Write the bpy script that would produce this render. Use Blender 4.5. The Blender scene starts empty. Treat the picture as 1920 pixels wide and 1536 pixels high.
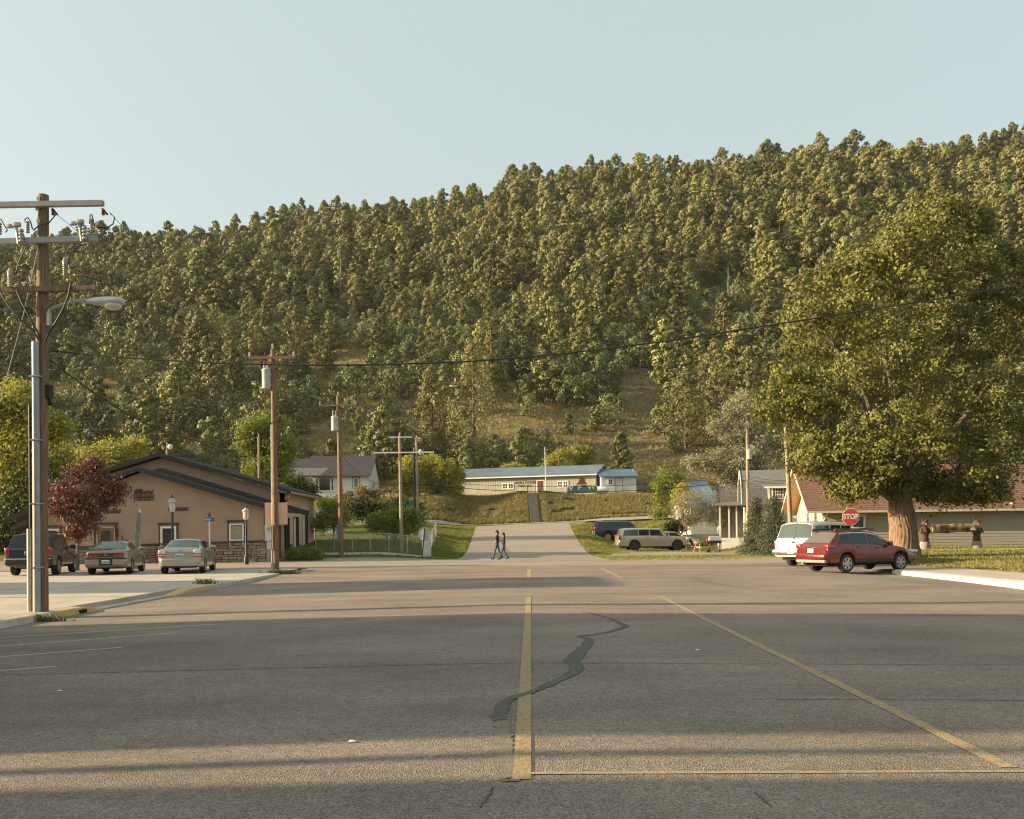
import bpy, bmesh, math, random
import numpy as np
from mathutils import Vector, Matrix

# ------------------------------------------------------------------ camera, sky, sun, exposure
sc = bpy.context.scene
COL = sc.collection
FPX, YH, HC, TR = 1750.0, 1000.0, 1.62, 0.0105      # focal length in px of the 1920 frame, horizon row, eye height, roll
cam_d = bpy.data.cameras.new('camera')
cam = bpy.data.objects.new('camera', cam_d)
COL.objects.link(cam)
cam_d.sensor_width = 36.0
cam_d.lens = 36.0 * FPX / 1920.0
cam_d.shift_y = (YH - 768.0) / 1920.0
cam_d.clip_start, cam_d.clip_end = 0.1, 5000.0
ROLL = math.atan(TR)
cam.matrix_world = Matrix.Translation((0, 0, HC)) @ Matrix.Rotation(math.radians(90), 4, 'X') @ Matrix.Rotation(-ROLL, 4, 'Z')
sc.camera = cam

SUN_EL, SUN_SLOPE = math.radians(16.0), 0.05          # light runs left to right and a little away from the camera
_n = math.hypot(1, SUN_SLOPE)
LD = Vector((math.cos(SUN_EL) / _n, math.cos(SUN_EL) * SUN_SLOPE / _n, -math.sin(SUN_EL)))
world = bpy.data.worlds.new('World')
sc.world = world
world.use_nodes = True
wn = world.node_tree.nodes
sky = wn.new('ShaderNodeTexSky')
sky.sky_type = 'NISHITA'
sky.sun_disc = False
sky.sun_elevation = SUN_EL
sky.sun_rotation = math.atan2(-LD.x, -LD.y)
sky.altitude, sky.air_density, sky.dust_density, sky.ozone_density = 300.0, 1.0, 7.0, 1.0
wn['Background'].inputs['Strength'].default_value = 0.096
air = wn.new('ShaderNodeMix'); air.data_type = 'RGBA'      # milky late-day air mixed evenly over the whole sky
air.inputs[0].default_value = 0.5
air.inputs[7].default_value = (4.1, 4.7, 4.2, 1.0)
world.node_tree.links.new(sky.outputs[0], air.inputs[6])
world.node_tree.links.new(air.outputs[2], wn['Background'].inputs['Color'])
sun_d = bpy.data.lights.new('sun', 'SUN')
sun_d.energy, sun_d.angle, sun_d.color = 5.0, math.radians(0.55), (1.0, 0.76, 0.47)
sun = bpy.data.objects.new('sun', sun_d)
COL.objects.link(sun)
sun.rotation_euler = LD.to_track_quat('-Z', 'Y').to_euler()
sun.location = (-60, -20, 40)
vs = sc.view_settings
vs.view_transform, vs.look, vs.exposure, vs.gamma = 'Standard', 'None', 1.2, 1.0
vs.use_curve_mapping = False
sc.cycles.max_bounces, sc.cycles.diffuse_bounces, sc.cycles.transparent_max_bounces = 6, 3, 12
sc.cycles.use_denoising = True
sc.cycles.pixel_filter_type, sc.cycles.filter_width = 'BLACKMAN_HARRIS', 1.15

def at(px, py, Y):
    """point seen at a pixel of the photograph when it stands Y metres ahead"""
    dx, dy = px - 960.0, py - YH
    c, s = math.cos(ROLL), math.sin(ROLL)
    return Vector(((dx * c - dy * s) * Y / FPX, Y, HC - (dx * s + dy * c) * Y / FPX))

# ------------------------------------------------------------------ helpers: materials
MATS = {}
def nd(nt, t, **kw):
    n = nt.nodes.new(t)
    for k, v in kw.items():
        if isinstance(k, str) and k in n.inputs: n.inputs[k].default_value = v
        else: setattr(n, k, v)
    return n
def rgba(c): return (c[0], c[1], c[2], 1.0)
def mat(name, col, rough=0.6, metal=0.0, col2=None, scale=4.0, bump=0.0, bscale=None, coat=0.0, spec=0.5, stretch=(1, 1, 1), contrast=(0.35, 0.65), detail=4.0):
    if name in MATS: return MATS[name]
    m = bpy.data.materials.new(name); m.use_nodes = True
    nt = m.node_tree; b = nt.nodes['Principled BSDF']
    b.inputs['Roughness'].default_value = rough
    b.inputs['Metallic'].default_value = metal
    b.inputs['Specular IOR Level'].default_value = spec
    if coat: b.inputs['Coat Weight'].default_value = coat; b.inputs['Coat Roughness'].default_value = 0.06
    if col2 is None: col2 = tuple(c * 0.8 for c in col)
    g = nd(nt, 'ShaderNodeNewGeometry'); mp = nd(nt, 'ShaderNodeMapping'); mp.inputs['Scale'].default_value = stretch
    nt.links.new(g.outputs['Position'], mp.inputs[0])
    nz = nd(nt, 'ShaderNodeTexNoise', Scale=scale, Detail=detail)
    nt.links.new(mp.outputs[0], nz.inputs['Vector'])
    mr = nd(nt, 'ShaderNodeMapRange'); mr.inputs[1].default_value, mr.inputs[2].default_value = contrast
    nt.links.new(nz.outputs['Fac'], mr.inputs[0])
    mx = nd(nt, 'ShaderNodeMix', data_type='RGBA')
    mx.inputs[6].default_value, mx.inputs[7].default_value = rgba(col), rgba(col2)
    nt.links.new(mr.outputs[0], mx.inputs[0]); nt.links.new(mx.outputs[2], b.inputs['Base Color'])
    if bump:
        n2 = nd(nt, 'ShaderNodeTexNoise', Scale=bscale or scale * 6, Detail=6.0)
        nt.links.new(mp.outputs[0], n2.inputs['Vector'])
        bp = nd(nt, 'ShaderNodeBump', Strength=bump, Distance=0.02)
        nt.links.new(n2.outputs['Fac'], bp.inputs['Height']); nt.links.new(bp.outputs[0], b.inputs['Normal'])
    MATS[name] = m
    return m
def leaf_mat(name, c1, c2, trans=0.3, rough=0.55, hue_by_object=0.0):
    m = bpy.data.materials.new(name); m.use_nodes = True
    nt = m.node_tree; b = nt.nodes['Principled BSDF']; out = nt.nodes['Material Output']
    at_ = nd(nt, 'ShaderNodeAttribute', attribute_name='tint')
    mx = nd(nt, 'ShaderNodeMix', data_type='RGBA')
    mx.inputs[6].default_value, mx.inputs[7].default_value = rgba(c1), rgba(c2)
    nt.links.new(at_.outputs['Fac'], mx.inputs[0])
    col = mx.outputs[2]
    if hue_by_object:
        oi = nd(nt, 'ShaderNodeObjectInfo'); hs = nd(nt, 'ShaderNodeHueSaturation')
        a = nd(nt, 'ShaderNodeMapRange'); a.inputs[3].default_value, a.inputs[4].default_value = 0.5 - 0.022 * hue_by_object, 0.5 + 0.02 * hue_by_object
        v = nd(nt, 'ShaderNodeMapRange'); v.inputs[3].default_value, v.inputs[4].default_value = 1 - 0.45 * hue_by_object, 1 + 0.3 * hue_by_object
        wn_ = nd(nt, 'ShaderNodeTexWhiteNoise', noise_dimensions='1D')
        nt.links.new(oi.outputs['Random'], a.inputs[0]); nt.links.new(oi.outputs['Random'], wn_.inputs['W'])
        nt.links.new(wn_.outputs['Value'], v.inputs[0])
        nt.links.new(a.outputs[0], hs.inputs['Hue']); nt.links.new(v.outputs[0], hs.inputs['Value']); nt.links.new(col, hs.inputs['Color'])
        col = hs.outputs[0]
    nt.links.new(col, b.inputs['Base Color'])
    b.inputs['Roughness'].default_value = rough; b.inputs['Specular IOR Level'].default_value = 0.25
    tr = nd(nt, 'ShaderNodeBsdfTranslucent'); nt.links.new(col, tr.inputs['Color'])
    ms = nd(nt, 'ShaderNodeMixShader'); ms.inputs[0].default_value = trans
    nt.links.new(b.outputs[0], ms.inputs[1]); nt.links.new(tr.outputs[0], ms.inputs[2]); nt.links.new(ms.outputs[0], out.inputs['Surface'])
    MATS[name] = m
    return m
def glass_mat(name, col, rough=0.05, alpha=1.0):
    m = bpy.data.materials.new(name); m.use_nodes = True
    b = m.node_tree.nodes['Principled BSDF']
    b.inputs['Base Color'].default_value = rgba(col); b.inputs['Roughness'].default_value = rough
    b.inputs['Specular IOR Level'].default_value = 0.6
    b.inputs['Alpha'].default_value = alpha
    MATS[name] = m
    return m

# ------------------------------------------------------------------ helpers: meshes and things
def new_mesh(name, V, F, mats, midx=None, smooth=False, tint=None, sharp=None):
    me = bpy.data.meshes.new(name)
    V = np.asarray(V, dtype=np.float32).reshape(-1, 3)
    if isinstance(F, np.ndarray):
        n, k = F.shape
        me.vertices.add(len(V)); me.vertices.foreach_set('co', V.ravel())
        me.loops.add(n * k); me.loops.foreach_set('vertex_index', F.astype(np.int32).ravel())
        me.polygons.add(n); me.polygons.foreach_set('loop_start', np.arange(0, n * k, k, dtype=np.int32))
        me.update(calc_edges=True)
    else:
        me.from_pydata([tuple(v) for v in V], [], F)
    for m in (mats if isinstance(mats, (list, tuple)) else [mats]): me.materials.append(m)
    if midx is not None: me.polygons.foreach_set('material_index', np.asarray(midx, dtype=np.int32))
    me.polygons.foreach_set('use_smooth', np.full(len(me.polygons), bool(smooth)))
    if tint is not None:
        a = me.attributes.new('tint', 'FLOAT', 'FACE'); a.data.foreach_set('value', np.asarray(tint, dtype=np.float32))
    me.validate(); me.update()
    if smooth and sharp: me.set_sharp_from_angle(angle=math.radians(sharp))
    return me
def link(name, me, parent=None, loc=(0, 0, 0), rot=(0, 0, 0)):
    o = bpy.data.objects.new(name, me); COL.objects.link(o)
    o.location = loc; o.rotation_euler = rot
    if parent is not None: o.parent = parent
    return o
def tag(o, label, cat, group=None):
    o['label'] = label; o['category'] = cat
    if group: o['group'] = group
    return o
def thing(name, label, cat, loc=(0, 0, 0), rotz=0.0, group=None):
    o = bpy.data.objects.new(name, None); COL.objects.link(o)
    o.empty_display_size = 0.3
    o.location = loc; o.rotation_euler = (0, 0, rotz)
    return tag(o, label, cat, group)
def struct(o): o['kind'] = 'structure'; return o
def stuff(o): o['kind'] = 'stuff'; return o
class MB:
    def __init__(s): s.v = []; s.f = []; s.m = []; s.cur = 0
    def add(s, V, F):
        b = len(s.v); s.v += [tuple(p) for p in V]
        for f in F: s.f.append([i + b for i in f]); s.m.append(s.cur)
        return s
    def box(s, c, d, rz=0.0):
        x, y, z = d[0] / 2, d[1] / 2, d[2] / 2
        P = [Vector((a * x, b * y, e * z)) for e in (-1, 1) for a, b in ((-1, -1), (1, -1), (1, 1), (-1, 1))]
        if rz: R = Matrix.Rotation(rz, 3, 'Z'); P = [R @ p for p in P]
        return s.add([p + Vector(c) for p in P], [(3, 2, 1, 0), (4, 5, 6, 7), (0, 1, 5, 4), (1, 2, 6, 5), (2, 3, 7, 6), (3, 0, 4, 7)])
    def bx(s, x0, x1, y0, y1, z0, z1): return s.box(((x0 + x1) / 2, (y0 + y1) / 2, (z0 + z1) / 2), (abs(x1 - x0), abs(y1 - y0), abs(z1 - z0)))
    def tube(s, pts, rad, n=8, cap=True):
        pts = [Vector(p) for p in pts]
        if not isinstance(rad, (list, tuple)): rad = [rad] * len(pts)
        b = len(s.v); prev = None
        for i, p in enumerate(pts):
            t = (pts[min(i + 1, len(pts) - 1)] - pts[max(i - 1, 0)])
            t = t.normalized() if t.length > 1e-9 else Vector((0, 0, 1))
            if prev is None: u = t.orthogonal().normalized()
            else:
                u = prev - t * prev.dot(t)
                u = u.normalized() if u.length > 1e-6 else t.orthogonal().normalized()
            prev = u; w = t.cross(u)
            for k in range(n):
                a = 2 * math.pi * k / n
                s.v.append(tuple(p + (u * math.cos(a) + w * math.sin(a)) * rad[i]))
        for i in range(len(pts) - 1):
            for k in range(n):
                s.f.append([b + i * n + k, b + i * n + (k + 1) % n, b + (i + 1) * n + (k + 1) % n, b + (i + 1) * n + k]); s.m.append(s.cur)
        if cap:
            s.f.append([b + k for k in range(n)][::-1]); s.m.append(s.cur)
            e = b + (len(pts) - 1) * n
            s.f.append([e + k for k in range(n)]); s.m.append(s.cur)
        return s
    def lathe(s, prof, n=16, c=(0, 0, 0), axis='Z'):
        b = len(s.v)
        for r, z in prof:
            for k in range(n):
                a = 2 * math.pi * k / n
                p = (r * math.cos(a), r * math.sin(a), z)
                if axis == 'Y': p = (p[0], p[2], p[1])
                s.v.append((p[0] + c[0], p[1] + c[1], p[2] + c[2]))
        for i in range(len(prof) - 1):
            for k in range(n):
                f = [b + i * n + k, b + i * n + (k + 1) % n, b + (i + 1) * n + (k + 1) % n, b + (i + 1) * n + k]
                s.f.append(f if axis == 'Z' else f[::-1]); s.m.append(s.cur)
        return s
    def poly(s, P, d):                                   # flat polygon pushed along d: a slab with thickness
        P = [Vector(p) for p in P]; d = Vector(d); n = len(P)
        return s.add(P + [p + d for p in P], [list(range(n))[::-1], [n + i for i in range(n)]] + [[i, (i + 1) % n, n + (i + 1) % n, n + i] for i in range(n)])
    def ell(s, c, r, n=10, m=7):
        prof = [(math.sin(math.pi * i / m), -math.cos(math.pi * i / m)) for i in range(m + 1)]
        b = len(s.v); s.lathe([(max(p[0], 0.01), p[1]) for p in prof], n)
        for i in range(b, len(s.v)):
            p = s.v[i]; s.v[i] = (p[0] * r[0] + c[0], p[1] * r[1] + c[1], p[2] * r[2] + c[2])
        return s
    def build(s, name, mats, parent=None, off=None, smooth=False, sharp=40, loc=(0, 0, 0), rot=(0, 0, 0), fix=True):
        V = s.v if off is None else [(p[0] - off[0], p[1] - off[1], p[2] - off[2]) for p in s.v]
        me = new_mesh(name, V, s.f, mats, s.m, smooth, None, None)
        if fix:
            bm = bmesh.new(); bm.from_mesh(me); bmesh.ops.recalc_face_normals(bm, faces=bm.faces); bm.to_mesh(me); bm.free()
        if smooth: me.set_sharp_from_angle(angle=math.radians(sharp))
        return link(name, me, parent, loc, rot)
def bevel_box(d, bev, seg=2):
    bm = bmesh.new(); bmesh.ops.create_cube(bm, size=1.0)
    bmesh.ops.scale(bm, vec=d, verts=bm.verts)
    bmesh.ops.bevel(bm, geom=list(bm.edges), offset=bev, segments=seg, profile=0.5, affect='EDGES')
    V = [tuple(v.co) for v in bm.verts]; F = [[v.index for v in f.verts] for f in bm.faces]
    bm.free()
    return V, F
def rb(mb, c, d, bev=0.03, rz=0.0):
    V, F = bevel_box(d, min(bev, min(d) * 0.45)); R = Matrix.Rotation(rz, 3, 'Z')
    return mb.add([(R @ Vector(p)) + Vector(c) for p in V], F)
def text_mesh(name, body, size, m, parent, loc, rot, extrude=0.004, align='CENTER', sx=1.0, bold=0.0):
    cu = bpy.data.curves.new(name, 'FONT'); cu.body = body; cu.size = size; cu.extrude = extrude
    cu.align_x = align; cu.align_y = 'CENTER'; cu.resolution_u = 3; cu.offset = bold
    tmp = bpy.data.objects.new('text_source', cu); COL.objects.link(tmp)
    bpy.context.view_layer.update()
    me = bpy.data.meshes.new_from_object(tmp.evaluated_get(bpy.context.evaluated_depsgraph_get()))
    bpy.data.objects.remove(tmp); bpy.data.curves.remove(cu)
    for v in me.vertices: v.co.x *= sx
    me.materials.clear(); me.materials.append(m)
    return link(name, me, parent, loc, rot)
def copy_tree(o, parent=None):
    c = o.copy(); COL.objects.link(c); c.parent = parent
    for ch in list(o.children): copy_tree(ch, c)
    return c

# ------------------------------------------------------------------ terrain height
def interp(t, pts): return float(np.interp(t, [p[0] for p in pts], [p[1] for p in pts]))
PL = [(-40, 0), (58, 0.0), (62, .5), (70, 1.25), (90, 2.5), (99, 3.4), (105, 5.6), (112, 6.1), (132, 6.8)]
PC = [(-40, 0), (66, 0.0), (72, .25), (80, 1.05), (90, 2.25), (94, 2.5), (99, 2.62), (104, 4.0), (111, 5.75), (114, 6.1), (132, 6.6)]
PR = [(-40, 0), (60, 0.0), (77, .05), (86, .62), (93, 2.35), (96, 2.75), (101, 2.85), (105, 4.2), (111, 5.8), (114, 6.15), (132, 6.6)]
def sm(a, b, x):
    t = np.clip((np.asarray(x, float) - a) / (b - a), 0, 1); return t * t * (3 - 2 * t)
def ipv(y, P): return np.interp(y, [p[0] for p in P], [p[1] for p in P])
def hnoise(x, y):
    return (np.sin(x * .031 + 1.3) * np.cos(y * .027 + .4) + .6 * np.sin(x * .07 + y * .05) + .35 * np.sin(x * .15 - y * .12 + 2) + .2 * np.cos(x * .31 + y * .23))
def crest(x): return 132.0 + 0.112 * x + 3.0 * np.sin(x * .022 + .6) + 1.6 * np.sin(x * .061)
HY0, HY1 = 132.0, 385.0
def G(x, y):
    x = np.asarray(x, float); y = np.asarray(y, float)
    wl = 1 - sm(-9, -3.8, x); wr = sm(6.0, 10.5, x); wc = 1 - wl - wr
    yc = np.minimum(y, HY0)
    z = wl * ipv(yc, PL) + wc * ipv(yc, PC) + wr * ipv(yc, PR)
    z = z + np.where(y < HY0, 0.03 * np.clip(x, -10, 22) * sm(88, 95, yc) * (1 - sm(99, 106, yc)), 0)
    z = z + 0.5 * sm(16.5, 20, x) * sm(36, 55, yc) * (1 - sm(84, 96, yc)) + .45 * sm(14, 20, x) * sm(68, 80, yc) * (1 - sm(84, 96, yc))
    crown = -0.0145 * np.minimum(np.abs(x), 10.0) * (1 - np.where(x < 0, sm(34, 45, y), sm(16, 32, y))) - .13 * (1 - sm(34, 44, y)) * sm(11.5, 14.4, x) * (1 - sm(14.55, 14.8, x))
    crown = np.where((x > -10.3) & (x < 14.9), crown, np.where(x <= -10.05, 0.0, 0.0))
    z = z + crown
    bank = sm(100, 112, yc) * (1 - sm(112, 125, yc))
    z = z + bank * .22 * (np.sin(x * .55) + np.sin(x * .23 + 1))
    t = np.clip((y - HY0) / (HY1 - HY0), 0, 1)
    hill = (crest(x) - 6.7) * (t * (0.86 + 0.14 * t)) + hnoise(x, y) * 1.6 * sm(0, .15, t) * (1 - .3 * t)
    over = np.clip(y - HY1, 0, None)
    return z + np.where(y > HY0, hill - .10 * over, 0)
def g1(x, y): return float(G(x, y))
def on(px, Y, lift=0.0):
    """ground point straight below/above a pixel column at depth Y"""
    x = (px - 960.0) * Y / FPX
    return Vector((x, Y, g1(x, Y) + lift))

XL0, XR0 = -10.05, 14.62                                # kerb lines of the main street
def road_mask(x, y):
    main = (x > XL0) & (x < XR0) & (y < 46.2)
    bay = (x > 12) & (x < 17.6) & (y > 36.2) & (y < 53)
    far = np.where(x < -3.6, 59.4, np.where(x < 5.6, 62, 53.2))
    cross = (x < 17.6) & (y >= 45.9) & (y < far)
    hill = (x > -3.4) & (x < 5.6) & (y > 52) & (y < 95)
    up = (y > 93.6) & (y < 98.6) & (x > -16) & (x < 45)
    drive = (x > 6.5) & (x < 25) & (y > 62) & (y < 71)
    lot = (x <= XL0) & (x > -60) & (y < 46)
    walk = (x >= XR0) & (x < 17.6) & (y < 36.4)
    return main | bay | cross | hill | up | drive | lot | walk

# ------------------------------------------------------------------ ground materials
def ground_mat():
    m = bpy.data.materials.new('grass_ground'); m.use_nodes = True; nt = m.node_tree; b = nt.nodes['Principled BSDF']
    b.inputs['Roughness'].default_value = 0.95; b.inputs['Specular IOR Level'].default_value = 0.1
    g = nd(nt, 'ShaderNodeNewGeometry'); L = nt.links.new
    n1 = nd(nt, 'ShaderNodeTexNoise', Scale=0.35, Detail=6.0); n2 = nd(nt, 'ShaderNodeTexNoise', Scale=3.0, Detail=8.0); n3 = nd(nt, 'ShaderNodeTexNoise', Scale=22.0, Detail=3.0)
    for n in (n1, n2, n3): L(g.outputs['Position'], n.inputs['Vector'])
    dry = nd(nt, 'ShaderNodeAttribute', attribute_name='dry')
    ad = nd(nt, 'ShaderNodeMath', operation='ADD'); L(dry.outputs['Fac'], ad.inputs[0])
    mr = nd(nt, 'ShaderNodeMapRange'); mr.inputs[1].default_value, mr.inputs[2].default_value, mr.inputs[3].default_value, mr.inputs[4].default_value = .3, .7, -.45, .45
    L(n1.outputs['Fac'], mr.inputs[0]); L(mr.outputs[0], ad.inputs[1])
    cl = nd(nt, 'ShaderNodeClamp'); L(ad.outputs[0], cl.inputs[0])
    lawn = nd(nt, 'ShaderNodeMix', data_type='RGBA'); lawn.inputs[6].default_value = (.13, .155, .03, 1); lawn.inputs[7].default_value = (.25, .235, .06, 1); L(n2.outputs['Fac'], lawn.inputs[0])
    hay = nd(nt, 'ShaderNodeMix', data_type='RGBA'); hay.inputs[6].default_value = (.15, .115, .055, 1); hay.inputs[7].default_value = (.36, .265, .125, 1); L(n2.outputs['Fac'], hay.inputs[0])
    mx = nd(nt, 'ShaderNodeMix', data_type='RGBA'); L(cl.outputs[0], mx.inputs[0]); L(lawn.outputs[2], mx.inputs[6]); L(hay.outputs[2], mx.inputs[7])
    rock = nd(nt, 'ShaderNodeAttribute', attribute_name='rock')
    mp = nd(nt, 'ShaderNodeMapping'); mp.inputs['Scale'].default_value = (.12, .12, 1.1); L(g.outputs['Position'], mp.inputs[0])
    n4 = nd(nt, 'ShaderNodeTexNoise', Scale=1.2, Detail=7.0); L(mp.outputs[0], n4.inputs['Vector'])
    r1 = nd(nt, 'ShaderNodeMapRange'); r1.inputs[1].default_value, r1.inputs[2].default_value = .5, .6; L(n4.outputs['Fac'], r1.inputs[0])
    rm = nd(nt, 'ShaderNodeMath', operation='MULTIPLY'); L(r1.outputs[0], rm.inputs[0]); L(rock.outputs['Fac'], rm.inputs[1])
    mx2 = nd(nt, 'ShaderNodeMix', data_type='RGBA'); L(rm.outputs[0], mx2.inputs[0]); L(mx.outputs[2], mx2.inputs[6]); mx2.inputs[7].default_value = (.25, .22, .18, 1)
    mx3 = nd(nt, 'ShaderNodeMix', data_type='RGBA', blend_type='MULTIPLY'); mx3.inputs[0].default_value = .5; L(mx2.outputs[2], mx3.inputs[6]); L(n3.outputs['Fac'], mx3.inputs[7])
    gm = nd(nt, 'ShaderNodeGamma'); L(mx3.outputs[2], gm.inputs[0]); gm.inputs[1].default_value = 0.92
    L(gm.outputs[0], b.inputs['Base Color'])
    bp = nd(nt, 'ShaderNodeBump', Strength=0.9, Distance=0.12); L(n3.outputs['Fac'], bp.inputs['Height']); L(bp.outputs[0], b.inputs['Normal'])
    return m
def asphalt_mat(name, c_dark, c_light, tone=(.66, 1.14)):
    m = bpy.data.materials.new(name); m.use_nodes = True; nt = m.node_tree; b = nt.nodes['Principled BSDF']; L = nt.links.new
    b.inputs['Roughness'].default_value = .88; b.inputs['Specular IOR Level'].default_value = .3
    g = nd(nt, 'ShaderNodeNewGeometry')
    vo = nd(nt, 'ShaderNodeTexVoronoi', Scale=78.0); L(g.outputs['Position'], vo.inputs['Vector'])
    wnz = nd(nt, 'ShaderNodeTexWhiteNoise', noise_dimensions='3D'); L(vo.outputs['Color'], wnz.inputs['Vector'])
    mx = nd(nt, 'ShaderNodeMix', data_type='RGBA'); mx.inputs[6].default_value, mx.inputs[7].default_value = rgba(c_dark), rgba(c_light); L(wnz.outputs['Value'], mx.inputs[0])
    big = nd(nt, 'ShaderNodeTexNoise', Scale=.45, Detail=7.0, Roughness=.62); mp = nd(nt, 'ShaderNodeMapping'); mp.inputs['Scale'].default_value = (.55, 1.1, 1); L(g.outputs['Position'], mp.inputs[0]); L(mp.outputs[0], big.inputs['Vector'])
    fine = nd(nt, 'ShaderNodeTexNoise', Scale=11.0, Detail=5.0); L(g.outputs['Position'], fine.inputs['Vector'])
    mr = nd(nt, 'ShaderNodeMapRange'); mr.inputs[1].default_value, mr.inputs[2].default_value, mr.inputs[3].default_value, mr.inputs[4].default_value = .3, .7, tone[0], tone[1]; L(big.outputs['Fac'], mr.inputs[0])
    mr2 = nd(nt, 'ShaderNodeMapRange'); mr2.inputs[1].default_value, mr2.inputs[2].default_value, mr2.inputs[3].default_value, mr2.inputs[4].default_value = .3, .7, .86, 1.12; L(fine.outputs['Fac'], mr2.inputs[0])
    mu = nd(nt, 'ShaderNodeMath', operation='MULTIPLY'); L(mr.outputs[0], mu.inputs[0]); L(mr2.outputs[0], mu.inputs[1])
    hs = nd(nt, 'ShaderNodeHueSaturation'); L(mx.outputs[2], hs.inputs['Color']); L(mu.outputs[0], hs.inputs['Value']); L(hs.outputs[0], b.inputs['Base Color'])
    bp = nd(nt, 'ShaderNodeBump', Strength=.75, Distance=.012); L(vo.outputs['Distance'], bp.inputs['Height']); L(bp.outputs[0], b.inputs['Normal'])
    return m
M_ground = ground_mat()
M_asph = asphalt_mat('weathered_asphalt', (.150, .124, .103), (.375, .308, .250))
M_asph2 = asphalt_mat('hill_asphalt', (.21, .18, .15), (.43, .36, .295), (.85, 1.1))
M_conc = mat('concrete', (.46, .41, .34), .85, col2=(.36, .32, .26), scale=.9, bump=.25, bscale=30)
M_conc2 = mat('kerb_concrete', (.48, .43, .36), .85, col2=(.33, .29, .24), scale=2.5, bump=.35, bscale=30)
M_yellow = mat('yellow_road_paint', (.47, .33, .15), .85, col2=(.34, .27, .175), scale=14, contrast=(.38, .6), bump=.6, bscale=80, detail=8)
M_kerby = mat('yellow_kerb_paint', (.56, .36, .10), .75, col2=(.42, .33, .2), scale=5)
def worn(m, lo, hi, scale):
    nt = m.node_tree; n = nd(nt, 'ShaderNodeTexNoise', Scale=scale, Detail=9.0, Roughness=.75); g = nd(nt, 'ShaderNodeNewGeometry'); nt.links.new(g.outputs['Position'], n.inputs['Vector'])
    r = nd(nt, 'ShaderNodeMapRange'); r.inputs[1].default_value, r.inputs[2].default_value, r.inputs[3].default_value, r.inputs[4].default_value = lo, hi, .7, 1.0
    nt.links.new(n.outputs['Fac'], r.inputs[0]); nt.links.new(r.outputs[0], nt.nodes['Principled BSDF'].inputs['Alpha'])
worn(M_yellow, .42, .56, 26.0)
M_tar = mat('crack_sealant', (.07, .068, .06), .8, col2=(.15, .13, .105), scale=22, contrast=(.35, .7), bump=.5, bscale=70); worn(M_tar, .38, .5, 18.0)
M_seamline = mat('crack_gap_and_line', (.085, .075, .065), .9, col2=(.16, .14, .12), scale=3)

# ------------------------------------------------------------------ ground sheet, hillside, streets
def grid_sheet(name, xs, ys, m, lift=0.0, sink=False, attrs=True):
    X, Y = np.meshgrid(xs, ys); Z = G(X, Y) + lift
    if sink: Z = Z - np.where(road_mask(X, Y), .12, 0.0)
    V = np.stack([X, Y, Z], -1).reshape(-1, 3); nx, ny = len(xs), len(ys)
    i = np.arange((ny - 1) * nx).reshape(ny - 1, nx)[:, :-1].ravel()
    F = np.stack([i, i + 1, i + nx + 1, i + nx], -1)
    me = new_mesh(name, V, F, m, None, True)
    if attrs:
        x, y = V[:, 0], V[:, 1]
        dry = .12 + .25 * sm(98, 104, y) * (1 - sm(113, 118, y)) + .4 * sm(118, 135, y) + .25 * sm(138, 220, y)
        dry = dry + .45 * ((x > 15) & (y < 44)) - .25 * sm(12, 18, -x) * (y < 95) * (y > 58)
        t = np.clip((y - HY0) / (HY1 - HY0), 0, 1)
        rock = sm(0, .03, t) * (.35 + .65 * sm(10, 50, x) * (1 - sm(.35, .5, t)))
        for nm, val in (('dry', dry), ('rock', rock)):
            a = me.attributes.new(nm, 'FLOAT', 'POINT'); a.data.foreach_set('value', val.astype(np.float32))
    return struct(link(name, me))
xs = np.unique(np.concatenate([np.linspace(-380, -60, 20), np.arange(-60, 60.1, 1.0), np.linspace(60, 380, 20), [XL0 - .02, XL0 + .02, XR0 - .02, XR0 + .02, 17.55, 17.65]]))
ys = np.unique(np.concatenate([np.linspace(-120, -40, 5), np.arange(-40, 132.1, 1.0)]))
grid_sheet('ground', xs, ys, M_ground, 0, True)
grid_sheet('hillside', np.linspace(-380, 380, 200), np.concatenate([np.linspace(132, 400, 90), np.linspace(410, 520, 8)]), M_ground)
def strip(name, poly_fn, ys, m, lift, nx=26, parent=None):
    V, F = [], []
    for y in ys:
        a, b = poly_fn(y)
        for k in range(nx + 1):
            x = a + (b - a) * k / nx; V.append((x, y, g1(x, y) + lift))
    for j in range(len(ys) - 1):
        for k in range(nx):
            i = j * (nx + 1) + k; F.append((i, i + 1, i + nx + 2, i + nx + 1))
    o = link(name, new_mesh(name, V, F, m, None, True), parent)
    return o
road = struct(strip('main_street', lambda y: (XL0, XR0), list(np.arange(-30, 46.3, .8)), M_asph, 0.0, 30))
struct(strip('parking_bay', lambda y: (XR0 - .02, 17.6), list(np.arange(36.4, 46.2, .8)), M_asph, 0.002, 6))
struct(strip('cross_street', lambda y: (-90, 17.6 if y < 53.3 else -3.3), [46.0 + .9 * i for i in range(9)] + [53.2, 53.21, 54.2, 55.4, 56.6, 57.8, 59.4], M_asph2, 0.004, 60))
struct(strip('hill_road', lambda y: (-3.5 - 1.6 * max(0, 1 - (y - 53.2) / 5) - 2.2 * max(0, (y - 90) / 5), 5.6 + 2.2 * max(0, 1 - (y - 53.2) / 6) + 2.5 * max(0, (y - 89) / 6)), list(np.arange(53.2, 95.3, .7)), M_asph2, 0.012, 16))
struct(strip('upper_road', lambda y: (-16, 45), list(np.arange(94.0, 98.7, .5)), M_asph2, 0.05, 50))
struct(strip('driveway', lambda y: (6.0 + (y - 62) * .25, 24.5 - (y - 62) * .5), list(np.arange(62, 71.2, .7)), M_asph2, 0.03, 20))

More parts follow.
